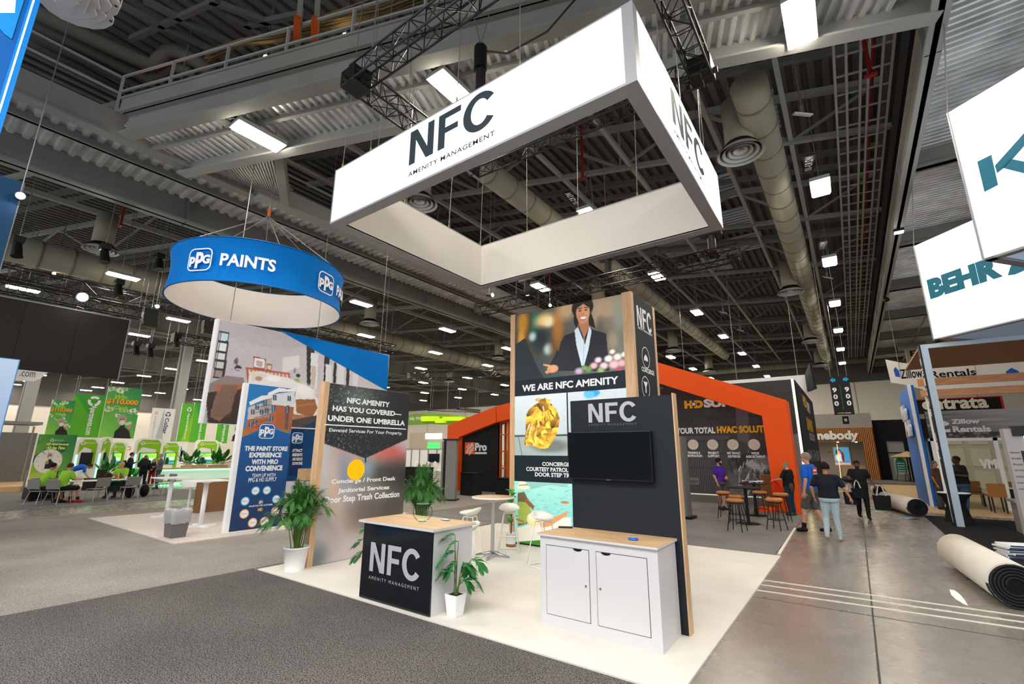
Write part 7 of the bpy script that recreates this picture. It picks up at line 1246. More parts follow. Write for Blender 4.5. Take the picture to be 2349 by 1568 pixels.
# blue side wall with raised white script
t = thing('blue_side_wall', 'tall bright blue booth end wall with raised white script', 'booth wall'); Pl = Plane((2.1, 0, 0), (0, -1)); obj('wall', MB().box(2.1, 2.3, 24.2, 28.3, .03, 4.62), mat('bright_blue', '1f7ae0', .5), t); obj('white_edge', MB().box(2.1, 2.2, 24.05, 24.2, .03, 4.62), M_wtext, t)
put_text(t, Pl, -27.4, -25.4, 3.35, 4.0, 'Wm', wlet, bold=.06, shear=.3, off=.05, depth=.06, name='raised_script'); put_text(t, Pl, -26.9, -24.7, 2.65, 3.3, 'Msh', wlet, bold=.06, shear=.3, off=.05, depth=.06, name='raised_script')
# glass-walled room
Y = 24.; P = planeY(Y); t = thing('glass_room', 'white framed glass room under a printed grey fascia', 'booth'); x0, x1 = 2.45, 7.5; zf0, zf1 = 2.43, 3.55
obj('fascia_box', MB().box(x0, x1, Y+.01, Y+.2, zf0+.1, zf1), M_char, t); r = Pr(P, x0, 5.4, zf0+.1, zf1, 130, 60, '55575a'); r.cv.grad('4a4c4e', 'b8bcc0', 20)
for i in range(14): r.cv.ell(rng.random(), rng.uniform(.35, 1), rng.uniform(.1, .3), .04, 'c8ccd0', 1.2, .3)
r.cv.rect(0, 0, 1, .22, '33363a')
for i in range(70): x = rng.random(); r.cv.ell(x, rng.uniform(.0, .26), rng.uniform(.015, .04), rng.uniform(.02, .05), ['6a6258', '8a8276', '2c3230', '4a4e4a'][i % 4], .4)
r.put(t, M_print); text_px(t, P, (2183, 972), (2248, 970), (2183, 961), 'Zillow', wlet, bold=.04, off=.012); text_px(t, P, (2187, 991), (2274, 988), (2187, 977), 'Rentals', wlet, bold=.04, off=.012)
obj('house_mark', MB().prism(P, UV(P, (2152, 960), (2178, 970), (2176, 974), (2158, 979), (2154, 974)), .01, .016), wlet, t); obj('house_mark', MB().prism(P, UV(P, (2160, 986), (2180, 983), (2180, 991), (2162, 991)), .01, .016), wlet, t)
def post(x, y, w=.12): obj('frame_post', MB().box(x, x+w, y-.06, y+.06, .03, zf0+.1), M_wtext, t)
for x in (2.45, 3.1 if False else 4.15, 5.6): post(x, Y)
for y in (25.3, 26.6, 28): post(2.42, y, .08)
obj('frame_rail', MB().box(x0, x1, Y-.06, Y+.06, zf0, zf0+.1).box(2.42, 2.52, Y, 28, zf0, zf0+.1), M_wtext, t); obj('glass_pane', MB().box(2.57, 4.15, Y-.006, Y+.006, .05, zf0), M_glass, t); obj('glass_pane', MB().box(4.27, 5.6, Y-.006, Y+.006, .05, zf0), M_glass, t)
for a, b in ((Y+.06, 25.24), (25.36, 26.54), (26.66, 27.94)): obj('glass_pane', MB().box(2.455, 2.467, a, b, .05, zf0), M_glass, t)
put_text(t, planeY(Y-.01), P.uv(2246, 1060)[0], P.uv(2292, 1060)[0], P.uv(2250, 1074)[1], P.uv(2250, 1052)[1], 'VMI', M_wtext, bold=.06, off=.004)
tw = thing('panelled_wall', 'cream wall with rows of recessed panels behind the glass room', 'wall panel'); obj('wall', MB().box(3.4, 9, 31, 31.2, .03, 3.4), mat('cream_panel', 'd6cab4', .7), tw)
for i in range(6):
    for j in range(3): obj('panel', MB().box(3.6+i*.9, 4.3+i*.9, 30.95, 31, .4+j*1.0, 1.2+j*1.0), mat('cream_panel_light', 'e2d8c4', .7), tw, bevel=.02)
tw = thing('blue_mural', 'blue floral picture seen through the glass room', 'picture'); q = UV(planeY(33.), (2155, 1045), (2225, 1068)); obj('board', MB().box(q[0][0], q[1][0], 33, 33.1, .03, q[0][1]), mat('sky_print', '5a94cc', .6, noise=.4, nscale=2), tw)
tp = leafy('room_plant', 'green leafy plant inside the glass room behind the man in brown', (float(planeY(26.5).uv(2155, 1060)[0]), 26.5, .031), 30, 1.2, .14, gl, 8, box=(.2, .2, .7))
tanm = mat('tan_board', 'a8703a', .6)
t = thing('tan_lounge_chair', 'brown tan high-backed chair in the glass room', 'chair'); P8 = planeY(22.8); q = UV(P8, (2262, 1108), (2312, 1141)); obj('backrest', MB().box(q[0][0], q[1][0], 22.8, 22.88, q[1][1], q[0][1]), tanm, t, bevel=.01); obj('seat', MB().box(q[0][0], q[1][0], 22.88, 23.4, q[1][1], q[1][1]+.06), tanm, t, bevel=.01)
for x in (q[0][0]+.05, q[1][0]-.09):
    for y in (22.85, 23.35): obj('leg', MB().box(x, x+.04, y-.02, y+.02, .03, q[1][1]), M_bmetal, t)
for k, (x, y, lb) in enumerate(((3.35, 25.6, 'tan bench seat left of the high-backed chair'), (5.2, 26, 'tan bench seat at the right edge of the glass room'))):
    t = thing('tan_bench', lb, 'bench', (x, y, .031)); obj('seat', MB().box(-.5, .5, -.25, .25, .42, .48), tanm, t, bevel=.01); obj('backrest', MB().box(-.5, .5, .22, .27, .48, .9), tanm, t, bevel=.01)
    for s in (-1, 1): obj('leg', MB().box(s*.45-.03, s*.45+.03, -.2, .2, 0, .42), M_bmetal, t)
t = thing('white_table', 'white table among the tan seats', 'table', (4.6, 25, .031)); obj('tabletop', MB().box(-.9, .9, -.35, .35, .7, .74), M_wtext, t); obj('pedestal', MB().box(-.3, .3, -.1, .1, 0, .7), M_bmetal, t)
# timber beams, tall post frame
t = thing('timber_pergola', 'two long orange timber beams above the glass room fascia', 'beam'); ob = mat_wood('pergola_wood', 'c48450', 'd89a66', (1, 8, 8)); P = planeY(20.)
q = UV(P, (2102, 870), (2349, 849), (2349, 868)); obj('beam', MB().box(2.02, 9, 20, 20.1, 4.1, 4.33), ob, t); obj('beam', MB().box(2.05, 9, 20, 20.1, 3.74, 3.96), ob, t); obj('post', MB().box(8.8, 9, 20.1, 20.3, .03, 4.3), ob, t); obj('post', MB().box(2.15, 2.3, 20.1, 20.25, .013, 4.3), M_wtext, t)
t = thing('tall_frame', 'tall pale blue frame with dark lettered side, under the cube sign', 'frame'); pb_ = mat('pale_blue_frame', 'b4c4d4', .5); obj('upright', MB().box(2.04, 2.2, 18.0, 18.1, .013, 5.1), pb_, t); obj('dark_side', MB().box(2.0, 2.038, 18.0, 18.35, .013, 5.1), M_char, t); obj('top_rail', MB().box(2.2, 8.5, 18, 18.1, 4.98, 5.1), pb_, t); obj('upright', MB().box(8.4, 8.5, 18, 18.1, .013, 4.98), pb_, t)
obj('soffit', MB().box(2.04, 8.5, 18.1, 23, 5.06, 5.12), mat('soffit_wood', 'a87c5c', .6), t)
PS = Plane((2.0, 0, 0), (0, -1))
for z, s in ((4.5, 'N'), (4.2, 'E'), (3.9, 'I'), (3.6, 'G'), (3.3, 'H'), (3.0, 'B'), (2.3, 'X'), (2.05, 'I'), (1.8, 'L')): put_text(t, PS, -18.3, -18.08, z, z+.22, s, wlet, bold=.03, off=.004)
obj('white_flame', MB().prism(PS, [(-18.34, 1.3), (-18.2, 1.05), (-18.1, .6), (-18.2, .4), (-18.12, 0.1), (-18.2, .15), (-18.3, .6)], .003, .006), wlet, t)
t = thing('draped_table', 'round cocktail table in a black stretch cover', 'table', (2.25, 19.25, .013)); spun('stretch_cover', [(.36, 0), (.3, .1), (.22, .45), (.27, .65), (.38, .77), (.38, .8), (0, .8)], M_black, t, 28); spun('tabletop', [(0, .801), (.37, .801), (.37, .825), (0, .825)], M_wtext, t, 28)
# far right kiosk
t = thing('info_column', 'white information column with a lit white tube at the right edge', 'kiosk'); Y = 14.; P = planeY(Y); q = UV(P, (2300, 985), (2349, 1190)); obj('column', MB().box(q[0][0], q[0][0]+.28, Y, Y+.3, .013, 2.45), mat('column_grey', 'a9a6a6', .6), t); obj('light_tube', MB().box(q[0][0]+.3, q[0][0]+.42, Y-.02, Y+.1, .5, 2.4), mat('tube_glow', 'ffffff', .5, emit=2), t); obj('dark_box', MB().box(q[0][0]+.12, q[0][0]+.5, Y-.04, Y+.1, 2.3, 2.5), M_bmetal, t)
for k in range(7): put_text(t, P, q[0][0]+.03, q[0][0]+.17, 1.95-k*.12, 1.99-k*.12, ['features', 'durable', 'finish', 'warranty', 'interior', 'exterior', 'colors'][k], M_bmetal, bold=0)
obj('photo_patch', MB().box(q[0][0]+.19, q[0][0]+.27, Y-.004, Y, 1.5, 2.0), M_bmetal, t)
t = thing('grey_table', 'grey rectangular table cut by the right edge', 'table', (3.6, 17.6, .013)); obj('tabletop', MB().box(-.5, 1.5, -.4, .4, .74, .8), kg, t)
for s in (-.4, 1.4): obj('leg', MB().box(s-.04, s+.04, -.3, .3, 0, .74), kg, t)
t = thing('brochure_stack', 'loose stack of white printed brochures on the black carpet', 'papers', (2.35, 13.4, .013), .3)
for k in range(7): o = obj('brochure', MB().box(-.28, .32, -.2, .22, 0, .03), M_wtext, t); o.location = (rng.uniform(-.04, .04), rng.uniform(-.05, .05), .034*k); o.rotation_euler = (0, 0, rng.uniform(-.15, .15)); obj('printed_cover', MB().box(-.26, -.02, -.205, -.2, .003, .027), mat('cover_navy', '2c3a5c', .6), o)
# carpet rolls
def roll(a, b, r_, lb, n=5, cov=None):
    a, b = np.array(a, float), np.array(b, float); d = (a-b)/np.linalg.norm(a-b); t = thing('carpet_roll', lb, 'carpet roll', tuple((a+b)/2)); m_ = (a+b)/2
    s = np.cross(d, [0, 0, 1.]); s /= np.linalg.norm(s); up = np.cross(s, d)
    obj('white_backing', MB().tube([b-m_, a-m_], r_, 40), cov or mat('roll_white', 'd9d2c6', .8, noise=.05, nscale=3), t, smooth=False)
    for f in t_kids(t): f.data.polygons.foreach_set('use_smooth', [len(p.vertices) < 9 for p in f.data.polygons])
    sp_ = MB(); th_ = np.linspace(0, n*2*math.pi, n*22); rr_ = .08+(r_*.97-.08)*th_/th_[-1]; vs = []
    for q, R in zip(th_, rr_):
        c = s*math.cos(q)*R+up*math.sin(q)*R; w = .02; vs += [tuple(a-m_+c-d*.01), tuple(a-m_+c+d*.025), tuple(a-m_+c*(1+w/R)+d*.025), tuple(a-m_+c*(1+w/R)-d*.01)]
    fs = []
    for i in range(len(th_)-1):
        for j in range(4): fs.append((4*i+j, 4*i+(j+1) % 4, 4*i+4+(j+1) % 4, 4*i+4+j))
    obj('rolled_edge', MB().add(vs, fs), mat('roll_dark_edge', '26262a', .9), t); mb = MB(); mb.tube([a-m_+d*.002, a-m_+d*.006], r_*.93, 40); obj('dark_core', mb, mat('roll_core', '111114', .95), t); return t
t_kids = kids
roll(tuple(G(2330, 1343, .285)), tuple(G(2196, 1262, .285)), .27, 'big white-backed carpet roll at the right, spiral end toward us'); roll((1.42, 20.05, .29), (.78, 23.1, .29), .27, 'smaller white-backed carpet roll farther up the aisle'); roll((.75, 28.5, .25), (.7, 29.6, .25), .24, 'third, smallest carpet roll near the wood floor', 3)
t = obj('floor_mat', MB().prism_z([(.8, 23.4), (1.15, 23.4), (1.15, 28.4), (.5, 28.6)], .001, .012), mat('mat_dark', '4a4a48', .9)); tag(t, 'dark grey unrolled mat behind the smaller carpet roll', 'mat')
for (x, y, lb, s, c) in ((2020, 1163, 'crumpled blue film beside the far carpet roll', .3, '3a9ad8'), (2088, 1190, 'scrap of blue film in front of the smaller carpet roll', .25, '5ab0e0')):
    g_ = G(x, y); mb = MB(); k = 9
    vs = [(math.cos(2*math.pi*i/k)*s*rng.uniform(.6, 1.3), math.sin(2*math.pi*i/k)*s*.5*rng.uniform(.5, 1.2), rng.uniform(.002, .04)) for i in range(k)]; mb.add([(0, 0, .03)]+vs, [(0, 1+i, 1+(i+1) % k) for i in range(k)]); o = obj('plastic_film', mb, mat('film'+c, c, .3), loc=(float(g_[0]), float(g_[1]), .001)); tag(o, lb, 'film')
px_ = [(2178, 1352), (2190, 1354), (2205, 1366), (2214, 1378), (2221, 1389), (2210, 1385), (2192, 1374), (2182, 1364)]; mb = MB(); mb.prism_z([tuple(G(*p)[:2]) for p in px_], .002, .006); tag(obj('paper_scrap', mb, M_wtext), 'white leaf-shaped paper scrap on the aisle floor', 'paper')
# wireless panels hanging among the trusses
for i, (x, y, z, lb) in enumerate(((1841, 262, 10.5, 'white hanging panel right of the large round diffuser'), (1898, 636, 10.3, 'white hanging panel below the second aisle lamp'), (1659, 716, 10.3, 'small white hanging panel between middle lamps'), (1699, 757, 10.3, 'smallest white hanging panel, far middle'))):
    t = thing('hanging_reflector', lb, 'reflector', tuple(G(x, y, z))); o = obj('panel', MB().box(-.22, .22, -.16, .16, -.02, .02), difm, t, bevel=.02); o.rotation_euler = (.5, .3, .4); obj('bracket', MB().box(-.04, .04, -.04, .04, 0, .25), M_cable, t); obj('rod', MB().tube([(0, 0, .2), (0, 0, 14.19-z)], .02, 5), M_cable, t)
for i, (x, y, z, lb) in enumerate(((2062, 532, 9.9, 'bright small floodlight on the edge of the right deck'), (2185, 820, 9, 'wide bright lamp seen through the tall pale frame'))):
    t = thing('floodlight', lb, 'lamp', tuple(G(x, y, z))); obj('lens', MB().box(-.13, .13, -.1, .1, -.03, 0), mat('flood_white', 'ffffff', .5, emit=25, emcol='eef6ff'), t); obj('housing', MB().box(-.15, .15, -.12, .12, 0, .12), M_bmetal, t); obj('rod', MB().tube([(0, 0, .1), (0, 0, 10.3-z if i == 0 else 2.5)], .02, 5), M_cable, t)
t = thing('security_camera', 'black ball camera under the edge of the right deck', 'camera', tuple(G(2033, 687, 9.7))); obj('dome', MB().ell((0, 0, 0), .14, .14, .12, 14, 10), M_bmetal, t, smooth=True); obj('stem', MB().tube([(0, 0, .1), (0, 0, .5)], .03, 6), M_bmetal, t)
# ================================================================== people
V3 = lambda *a: np.array(a, float)
def nrm(v): return v/(np.linalg.norm(v)+1e-9)
def capsule(mb, p, q, r0, r1, n=10, flat=1.0, fax=None):
    p, q = np.array(p, float), np.array(q, float); d = nrm(q-p); a = np.array(fax, float) if fax is not None else (V3(0, 1, 0) if abs(d[1]) < .8 else V3(1, 0, 0)); a = nrm(a-d*(a @ d)); b = np.cross(d, a); k = len(mb.v); st = []
    for t in (-1, -.8, -.45): st.append((p+d*r0*t*.9, r0*math.sqrt(max(.02, 1-t*t))))
    for t in (0, .5, 1): st.append((p+(q-p)*t, r0+(r1-r0)*t))
    for t in (.45, .8, 1): st.append((q+d*r1*t*.9, r1*math.sqrt(max(.02, 1-t*t))))
    for c, r in st:
        for j in range(n): t = 2*math.pi*j/n; mb.v.append(tuple(c+a*math.cos(t)*r*flat+b*math.sin(t)*r))
    for i in range(len(st)-1):
        for j in range(n): mb.f.append((k+i*n+j, k+i*n+(j+1) % n, k+(i+1)*n+(j+1) % n, k+(i+1)*n+j))
    mb.f.append(tuple(k+j for j in reversed(range(n)))); mb.f.append(tuple(k+(len(st)-1)*n+j for j in range(n)))
def loft(mb, rows, n=16):        # rows: centre, half width, half depth, side axis
    k = len(mb.v)
    for i, (c, w, d, sx) in enumerate(rows):
        ax = nrm(np.array(rows[min(i+1, len(rows)-1)][0])-np.array(rows[max(i-1, 0)][0])); s = np.array(sx, float); s = nrm(s-ax*(s @ ax)); f = np.cross(ax, s)
        for j in range(n): t = 2*math.pi*j/n; cc, ss = math.cos(t), math.sin(t); mb.v.append(tuple(np.array(c)+s*w*math.copysign(abs(cc)**.85, cc)+f*d*math.copysign(abs(ss)**.9, ss)))
    for i in range(len(rows)-1):
        for j in range(n): mb.f.append((k+i*n+j, k+i*n+(j+1) % n, k+(i+1)*n+(j+1) % n, k+(i+1)*n+j))
    mb.f.append(tuple(k+j for j in reversed(range(n)))); mb.f.append(tuple(k+(len(rows)-1)*n+j for j in range(n)))
def hand(mb, w, d, nrm_, side, s=1.0, curl=.5):
    d = nrm(d); n = nrm(nrm_-d*(nrm_ @ d)); lat = np.cross(d, n)*side
    capsule(mb, w+d*.015, w+d*.075*s, .03*s, .036*s, 8, .45, n)
    for i in range(4):
        b = w+d*.085*s+lat*(-.03+.02*i)*s; L = (.062, .072, .07, .055)[i]*s; m = b+nrm(d+n*curl*.5)*L*.55; e = m+nrm(d+n*curl*1.6)*L*.5; mb.tube([b-d*.02, b, m, e], [.0095*s, .0095*s, .0085*s, .007*s], 6)
    b = w+d*.03*s-lat*.03*s; m = b+nrm(d-lat*.9+n*.3)*.035*s; e = m+nrm(d*1.2-lat*.2+n*.5)*.03*s; mb.tube([b, m, e], [.012*s, .011*s, .008*s], 6)
SKIN = {'light': 'd29a7c', 'pale': 'dba98c', 'tan': 'b98562', 'brown': '6a4330', 'dark': '4c3026'}
def person(lb, loc, face, headtop=None, pose=None, skin='light', shirt='222222', pants='30343c', shorts=False, shoes='1a1a1a', hair='3a2a20', style='short', fat=1.0, long_sleeve=False, scale=1.0, look=None, nod=0., beard=None, glasses=None, extra=None, collar=None, female=False, seat=False, sock=None, lw=1.0):
    J = dict(pel=(0, 0, .95), wai=(0, 0, 1.1), che=(0, .0, 1.3), nek=(0, -.01, 1.46), hed=(0, .015, 1.62),
             sL=(-.175, -.01, 1.415), sR=(.175, -.01, 1.415), eL=(-.225, -.03, 1.14), eR=(.225, -.03, 1.14), wL=(-.235, .05, .9), wR=(.235, .05, .9),
             hL=(-.09, 0, .92), hR=(.09, 0, .92), kL=(-.1, .02, .5), kR=(.1, .02, .5), aL=(-.11, -.02, .09), aR=(.11, -.02, .09))
    J.update(pose or {}); J = {k: V3(*v) for k, v in J.items()}
    rz = math.atan2(-face[0], face[1]); t = thing('person', lb, 'person', loc, rz); sk = mat('skin_'+skin, SKIN[skin], .55); sh = mat('cloth_'+shirt, shirt, .8, bump=.1, bscale=40); pa = mat('cloth_'+pants, pants, .8, bump=.15, bscale=30); so = mat('shoe_'+shoes, shoes, .5)
    for k_ in ('sL', 'sR', 'eL', 'eR'): J[k_][0] *= 1+.3*(fat-1)
    sidex = nrm(J['sR']-J['sL'])
    def torso(mb, g=0., bottom=True):
        P, Wt, C, N = J['pel'], J['wai'], J['che'], J['nek']; hipx = nrm(J['hR']-J['hL'])
        rows = [(P-(Wt-P)*.55, .14*fat+g, .105*fat+g, hipx), (P, .158*fat+g, .115*fat+g, hipx), (P+(Wt-P)*.6, .15*fat+g, .112*fat+g, hipx), (Wt, .142*fat+g, .108*fat+g, sidex), (Wt+(C-Wt)*.5, .158*(1+.8*(fat-1))+g, .115*fat+g, sidex), (C, .175*(1+.7*(fat-1))+g, .12*(1+.5*(fat-1))+g, sidex), (C+(N-C)*.45, .168+g, .1+g, sidex), (C+(N-C)*.8, .12+g, .078+g, sidex), (N, .065+g, .06+g, sidex)]
        if not bottom: rows = rows[1:]
        loft(mb, rows)
        for s in 'LR': capsule(mb, C+(N-C)*.6, J['s'+s], .07+g, .06+g)
    body = MB(); torso(body)
    capsule(body, J['nek']-V3(0, 0, .03), J['hed']-(J['hed']-J['nek'])*.35, .056, .05)
    for s in 'LR':
        capsule(body, J['s'+s], J['e'+s], .05*lw, .04*lw); capsule(body, J['e'+s], J['w'+s], .04*lw, .026*lw); capsule(body, J['h'+s], J['k'+s], .082*fat**.5, .055); capsule(body, J['k'+s], J['a'+s], .055, .036)
        mid = J['k'+s]+(J['a'+s]-J['k'+s])*.3; body.ell(tuple(mid+V3(0, -.012, 0)), .05, .052, .09, 10, 6)
    # head in its own frame
    hd = look if look is not None else face; hz = math.atan2(-hd[0], hd[1])-rz; HM = Matrix.Translation(Vector(J['hed'])) @ Matrix.Rotation(hz, 4, 'Z') @ Matrix.Rotation(-nod, 4, 'X'); R3 = HM.to_3x3()
    hp = lambda x, y, z: tuple(HM @ Vector((x, y, z)))
    body.ell(hp(0, -.008, .02), .075, .094, .1, 16, 12, R3); body.ell(hp(0, .022, -.04), .056, .065, .07, 14, 10, R3); body.ell(hp(0, .05, -.085), .028, .026, .022, 10, 6, R3)
    body.ell(hp(0, .094, -.02), .0125, .02, .016, 8, 6, R3); body.ell(hp(0, .088, .0), .01, .014, .024, 8, 6, R3)
    for s in (-1, 1): body.ell(hp(s*.077, -.004, -.01), .01, .02, .032, 8, 6, R3)
    bm_ = remesh('body', body, .0125); hb = MB()
    for s, q in (('L', -1), ('R', 1)):
        d = J['w'+s]-J['e'+s]; hn = (extra or {}).get('palm'+s, V3(-q*1., .25, 0)); hand(hb, J['w'+s], (extra or {}).get('hd'+s, d), np.array(hn, float), q, 1.05)
    k = len(bm_.vertices); me = bpy.data.meshes.new('body'); vv = [tuple(v.co) for v in bm_.vertices]+hb.v; ff = [tuple(p.vertices) for p in bm_.polygons]+[tuple(i+k for i in f) for f in hb.f]; me.from_pydata(vv, [], ff); me.polygons.foreach_set('use_smooth', [True]*len(me.polygons)); obj('body', me, sk, t)
    # face details
    ey = MB(); ir = MB(); br = MB(); mo = MB()
    for s in (-1, 1): ey.ell(hp(s*.03, .078, .006), .014, .008, .009, 8, 6, R3); ir.ell(hp(s*.03, .085, .006), .006, .003, .006, 8, 4, R3); br.tube([hp(s*.015, .088, .026), hp(s*.032, .085, .03), hp(s*.047, .074, .024)], .004, 5)
    obj('eyes', ey, mat('eye_white', 'e8e4e0', .3), t); obj('pupils', ir, mat('pupil', '20160f', .3), t); obj('eyebrows', br, mat('hair_'+hair, hair, .8), t)
    mo.tube([hp(-.02, .079, -.057), hp(0, .086, -.058), hp(.02, .079, -.057)], .0045, 5); obj('mouth', mo, mat('lips', '8a4a40', .5), t)
    hm = mat('hair_'+hair, hair, .8, bump=.4, bscale=80); H_ = MB()
    if style in ('short', 'messy', 'thin', 'long', 'buzz', 'cap'):
        gr = {'short': .012, 'messy': .024, 'thin': .008, 'long': .016, 'buzz': .006, 'cap': .014}[style]
        n, m = 18, 12; k = 0; hv = []
        for i in range(m+1):
            ph = (.62 if style != 'buzz' else .55)*math.pi*i/m
            for j in range(n):
                th = 2*math.pi*j/n; fr_ = math.sin(th); lim = 1.0 if fr_ < .2 else 1.0-.42*min(1, (fr_-.2)/.6); p_ = ph*lim; q = 1+(rng.uniform(-.03, .03) if style == 'messy' else 0)
                hv.append(hp((.075+gr)*math.sin(p_)*math.cos(th)*q, -.008+(.094+gr)*math.sin(p_)*math.sin(th)*q, .02+(.1+gr)*math.cos(p_)*q))
        hf = [(i*n+j, i*n+(j+1) % n, (i+1)*n+(j+1) % n, (i+1)*n+j) for i in range(m) for j in range(n)]; H_.add(hv, hf); o = obj('hair' if style != 'cap' else 'cap', H_, hm, t, smooth=True)
        if style == 'long': L2 = MB(); L2.ell(hp(0, -.05, -.08), .085, .06, .16, 14, 10, R3); L2.ell(hp(-.07, .0, -.06), .025, .04, .13, 10, 8, R3); L2.ell(hp(.07, .0, -.06), .025, .04, .13, 10, 8, R3); obj('long_hair', L2, hm, t, smooth=True)
        if style == 'cap': B_ = MB(); B_.ell(hp(0, .11, .055), .06, .06, .01, 12, 6, R3); obj('cap_brim', B_, hm, t, smooth=True)
    if beard: Bd = MB(); Bd.ell(hp(0, .045, -.08), .052, .046, .045 if beard[1] < 1 else .07, 12, 8, R3); Bd.ell(hp(-.05, .02, -.05), .014, .035, .045, 8, 6, R3); Bd.ell(hp(.05, .02, -.05), .014, .035, .045, 8, 6, R3); obj('beard', Bd, mat('hair_'+beard[0], beard[0], .8), t, smooth=True)
    if glasses:
        Gl = MB()
        for s in (-1, 1): Gl.ell(hp(s*.032, .094, .006), .024, .006, .016, 12, 6, R3); Gl.tube([hp(s*.055, .088, .01), hp(s*.08, .0, .008)], .003, 4)
        obj('glasses', Gl, mat('lens_'+glasses, glasses, .2), t)
    # shirt
    S2 = MB(); g = .014; torso(S2, g, bottom=not seat)
    for s in 'LR':
        e, sh_, w = J['e'+s], J['s'+s], J['w'+s]
        if long_sleeve: capsule(S2, sh_, e, .066, .054); capsule(S2, e, e+(w-e)*.88, .054, .04)
        else: capsule(S2, sh_, sh_+(e-sh_)*.72, .07, .066)
    P, Wt = J['pel'], J['wai']
    sm = remesh('shirt', S2, .014); o = obj('shirt' if not (extra or {}).get('coat') else 'jacket', sm, sh, t)
    nk = MB(); nk.tube([tuple(J['nek']+V3(.063*math.cos(a), .06*math.sin(a), .012)) for a in np.linspace(0, 6.283, 17)], .009, 5); obj('collar', nk, mat('cloth_'+(collar or shirt), collar or shirt, .8), t)
    T2 = MB(); hx = nrm(J['hR']-J['hL'])
    if seat: loft(T2, [(P-V3(0, 0, .1), .17*fat, .15, hx), (P, .172*fat, .13, hx), (P+V3(0, 0, .05), .165*fat, .125, hx)])
    else: loft(T2, [(P-(Wt-P)*.75, .145*fat, .115*fat, hx), (P-(Wt-P)*.3, .168*fat, .125*fat, hx), (P+(Wt-P)*.2, .166*fat, .122*fat, hx)])
    for s in 'LR':
        h, k_, a = J['h'+s], J['k'+s], J['a'+s]; capsule(T2, h, k_ if not shorts else h+(k_-h)*.9, .098*fat**.5, .076 if not shorts else .085)
        if not shorts: capsule(T2, k_, a+(k_-a)*.06, .074, .056)
    obj('shorts' if shorts else 'trousers', remesh('trousers', T2, .014), pa, t)
    for s in 'LR':
        a = J['a'+s]; fd = (extra or {}).get('foot'+s, V3(0, 1, 0)); fd = nrm(np.array(fd, float)); sm2 = MB(); capsule(sm2, a+V3(0, 0, -.035)-fd*.03, a+V3(0, 0, -.055)+fd*.14, .05, .04, 10); sm2.ell(tuple(a+V3(0, 0, -.0)), .05, .055, .06, 10, 6)
        obj('shoe', remesh('shoe', sm2, .012), so, t)
        if sock: kk = J['k'+s]; obj('sock', MB().tube([a, a+(kk-a)*.28], [.044, .048], 10), mat('sock_'+sock, sock, .8), t)
    if headtop is not None:
        P0 = np.array(loc); lo, hi = .5, 3.
        for _ in range(40):
            m_ = (lo+hi)/2; q = CM @ (P0+V3(0, 0, m_)-CO); y_ = q[1]/q[2]*FPX+784
            if y_ > headtop: lo = m_
            else: hi = m_
        scale = lo/(float(J['hed'][2])+.125)
    t.scale = (scale,)*3; return t
def gp(x, y, z=.02): p = G(x, y, z); return (float(p[0]), float(p[1]), z)
def dirs(loc):       # away from / right of the camera at that spot
    a = nrm(V3(loc[0], loc[1], 0)); return a, V3(a[1], -a[0], 0)
# 1 purple polo
L = gp(1658, 1169); aw, ri = dirs(L)
p_ = person('bearded man in a purple polo shirt holding an orange cup', L, tuple((ri-aw*.75)[:2]), 1050, dict(eL=(-.22, .03, 1.13), wL=(-.05, .25, 1.1), wR=(.25, .06, .92)), shirt='4a2490', pants='55565a', shorts=True, shoes='2a2220', hair='1c1614', style='cap', fat=1.42, look=tuple((ri+aw*.15)[:2]), beard=('1c1614', .8), glasses='dfe4e4', collar='d8a83a', extra=dict(palmL=(0, -.3, -1), hdL=(1, .3, -.2)))
c_ = obj('cup', MB().lathe([(0, 0), (.03, 0), (.038, .12), (0, .12)], (0, 0, 0), 16), mat('cup_amber', 'c07828', .4), None, smooth=True); a_ = nrm(ri-aw*.75); s_ = p_.scale[0]; rz = p_.rotation_euler[2]
hw = Matrix.Rotation(rz, 3, 'Z') @ Vector((.03*s_, .29*s_, 0)); c_.location = (L[0]+hw.x, L[1]+hw.y, 1.0*s_+L[2]); tag(c_, 'amber paper cup in the hand of the man in purple', 'cup')
# 2 bald man with orange cloth
L = gp(1818, 1182); aw, ri = dirs(L)
p_ = person('bald bearded man in a black T-shirt and jeans pulling orange fabric', L, tuple((-ri+aw*.55)[:2]), 1058, dict(eL=(-.24, .1, 1.16), wL=(-.2, .36, 1.12), eR=(.24, -.02, 1.14), wR=(.24, .16, .95)), shirt='17171a', pants='24374f', shoes='3c4a44', hair='8a7a6c', style='buzz', fat=1.25, beard=('a09080', 1.2), extra=dict(palmL=(.5, 0, -1)))
p_b = Matrix.Rotation(p_.rotation_euler[2], 4, 'Z')
pouch = MB(); pouch.ell((-.12, -.15, .93), .12, .05, .12, 12, 8)
for k in range(5): pouch.tube([(-.2+.04*k, -.17, .95), (-.21+.045*k, -.19, .78)], .01, 5)
obj('tool_pouch', pouch, mat('pouch_brown', '5a4030', .8), p_); 
c = Matrix.Translation(Vector(L)) @ p_b @ Vector((-.2, .46, 1.08)); Q = MB(); n = 9; vs = []
left = -ri
for i in range(n):
    for j in range(n):
        u, v = i/(n-1), j/(n-1); pt = V3(c.x, c.y, c.z)+(-left*.42*u*(.4+.6*v))+V3(0, 0, -.55*v*(1-.15*u)-.02)+aw*(.05*math.sin(u*9+v*4)); vs.append(tuple(pt))
Q.add(vs, [(i*n+j, i*n+j+1, (i+1)*n+j+1, (i+1)*n+j) for i in range(n-1) for j in range(n-1)]); o = obj('orange_cloth', Q, mat('cloth_red_orange', 'e0330f', .6), smooth=True); o.modifiers.new('s', 'SOLIDIFY').thickness = .008; tag(o, 'red orange cloth with folds held by the bald man', 'cloth')
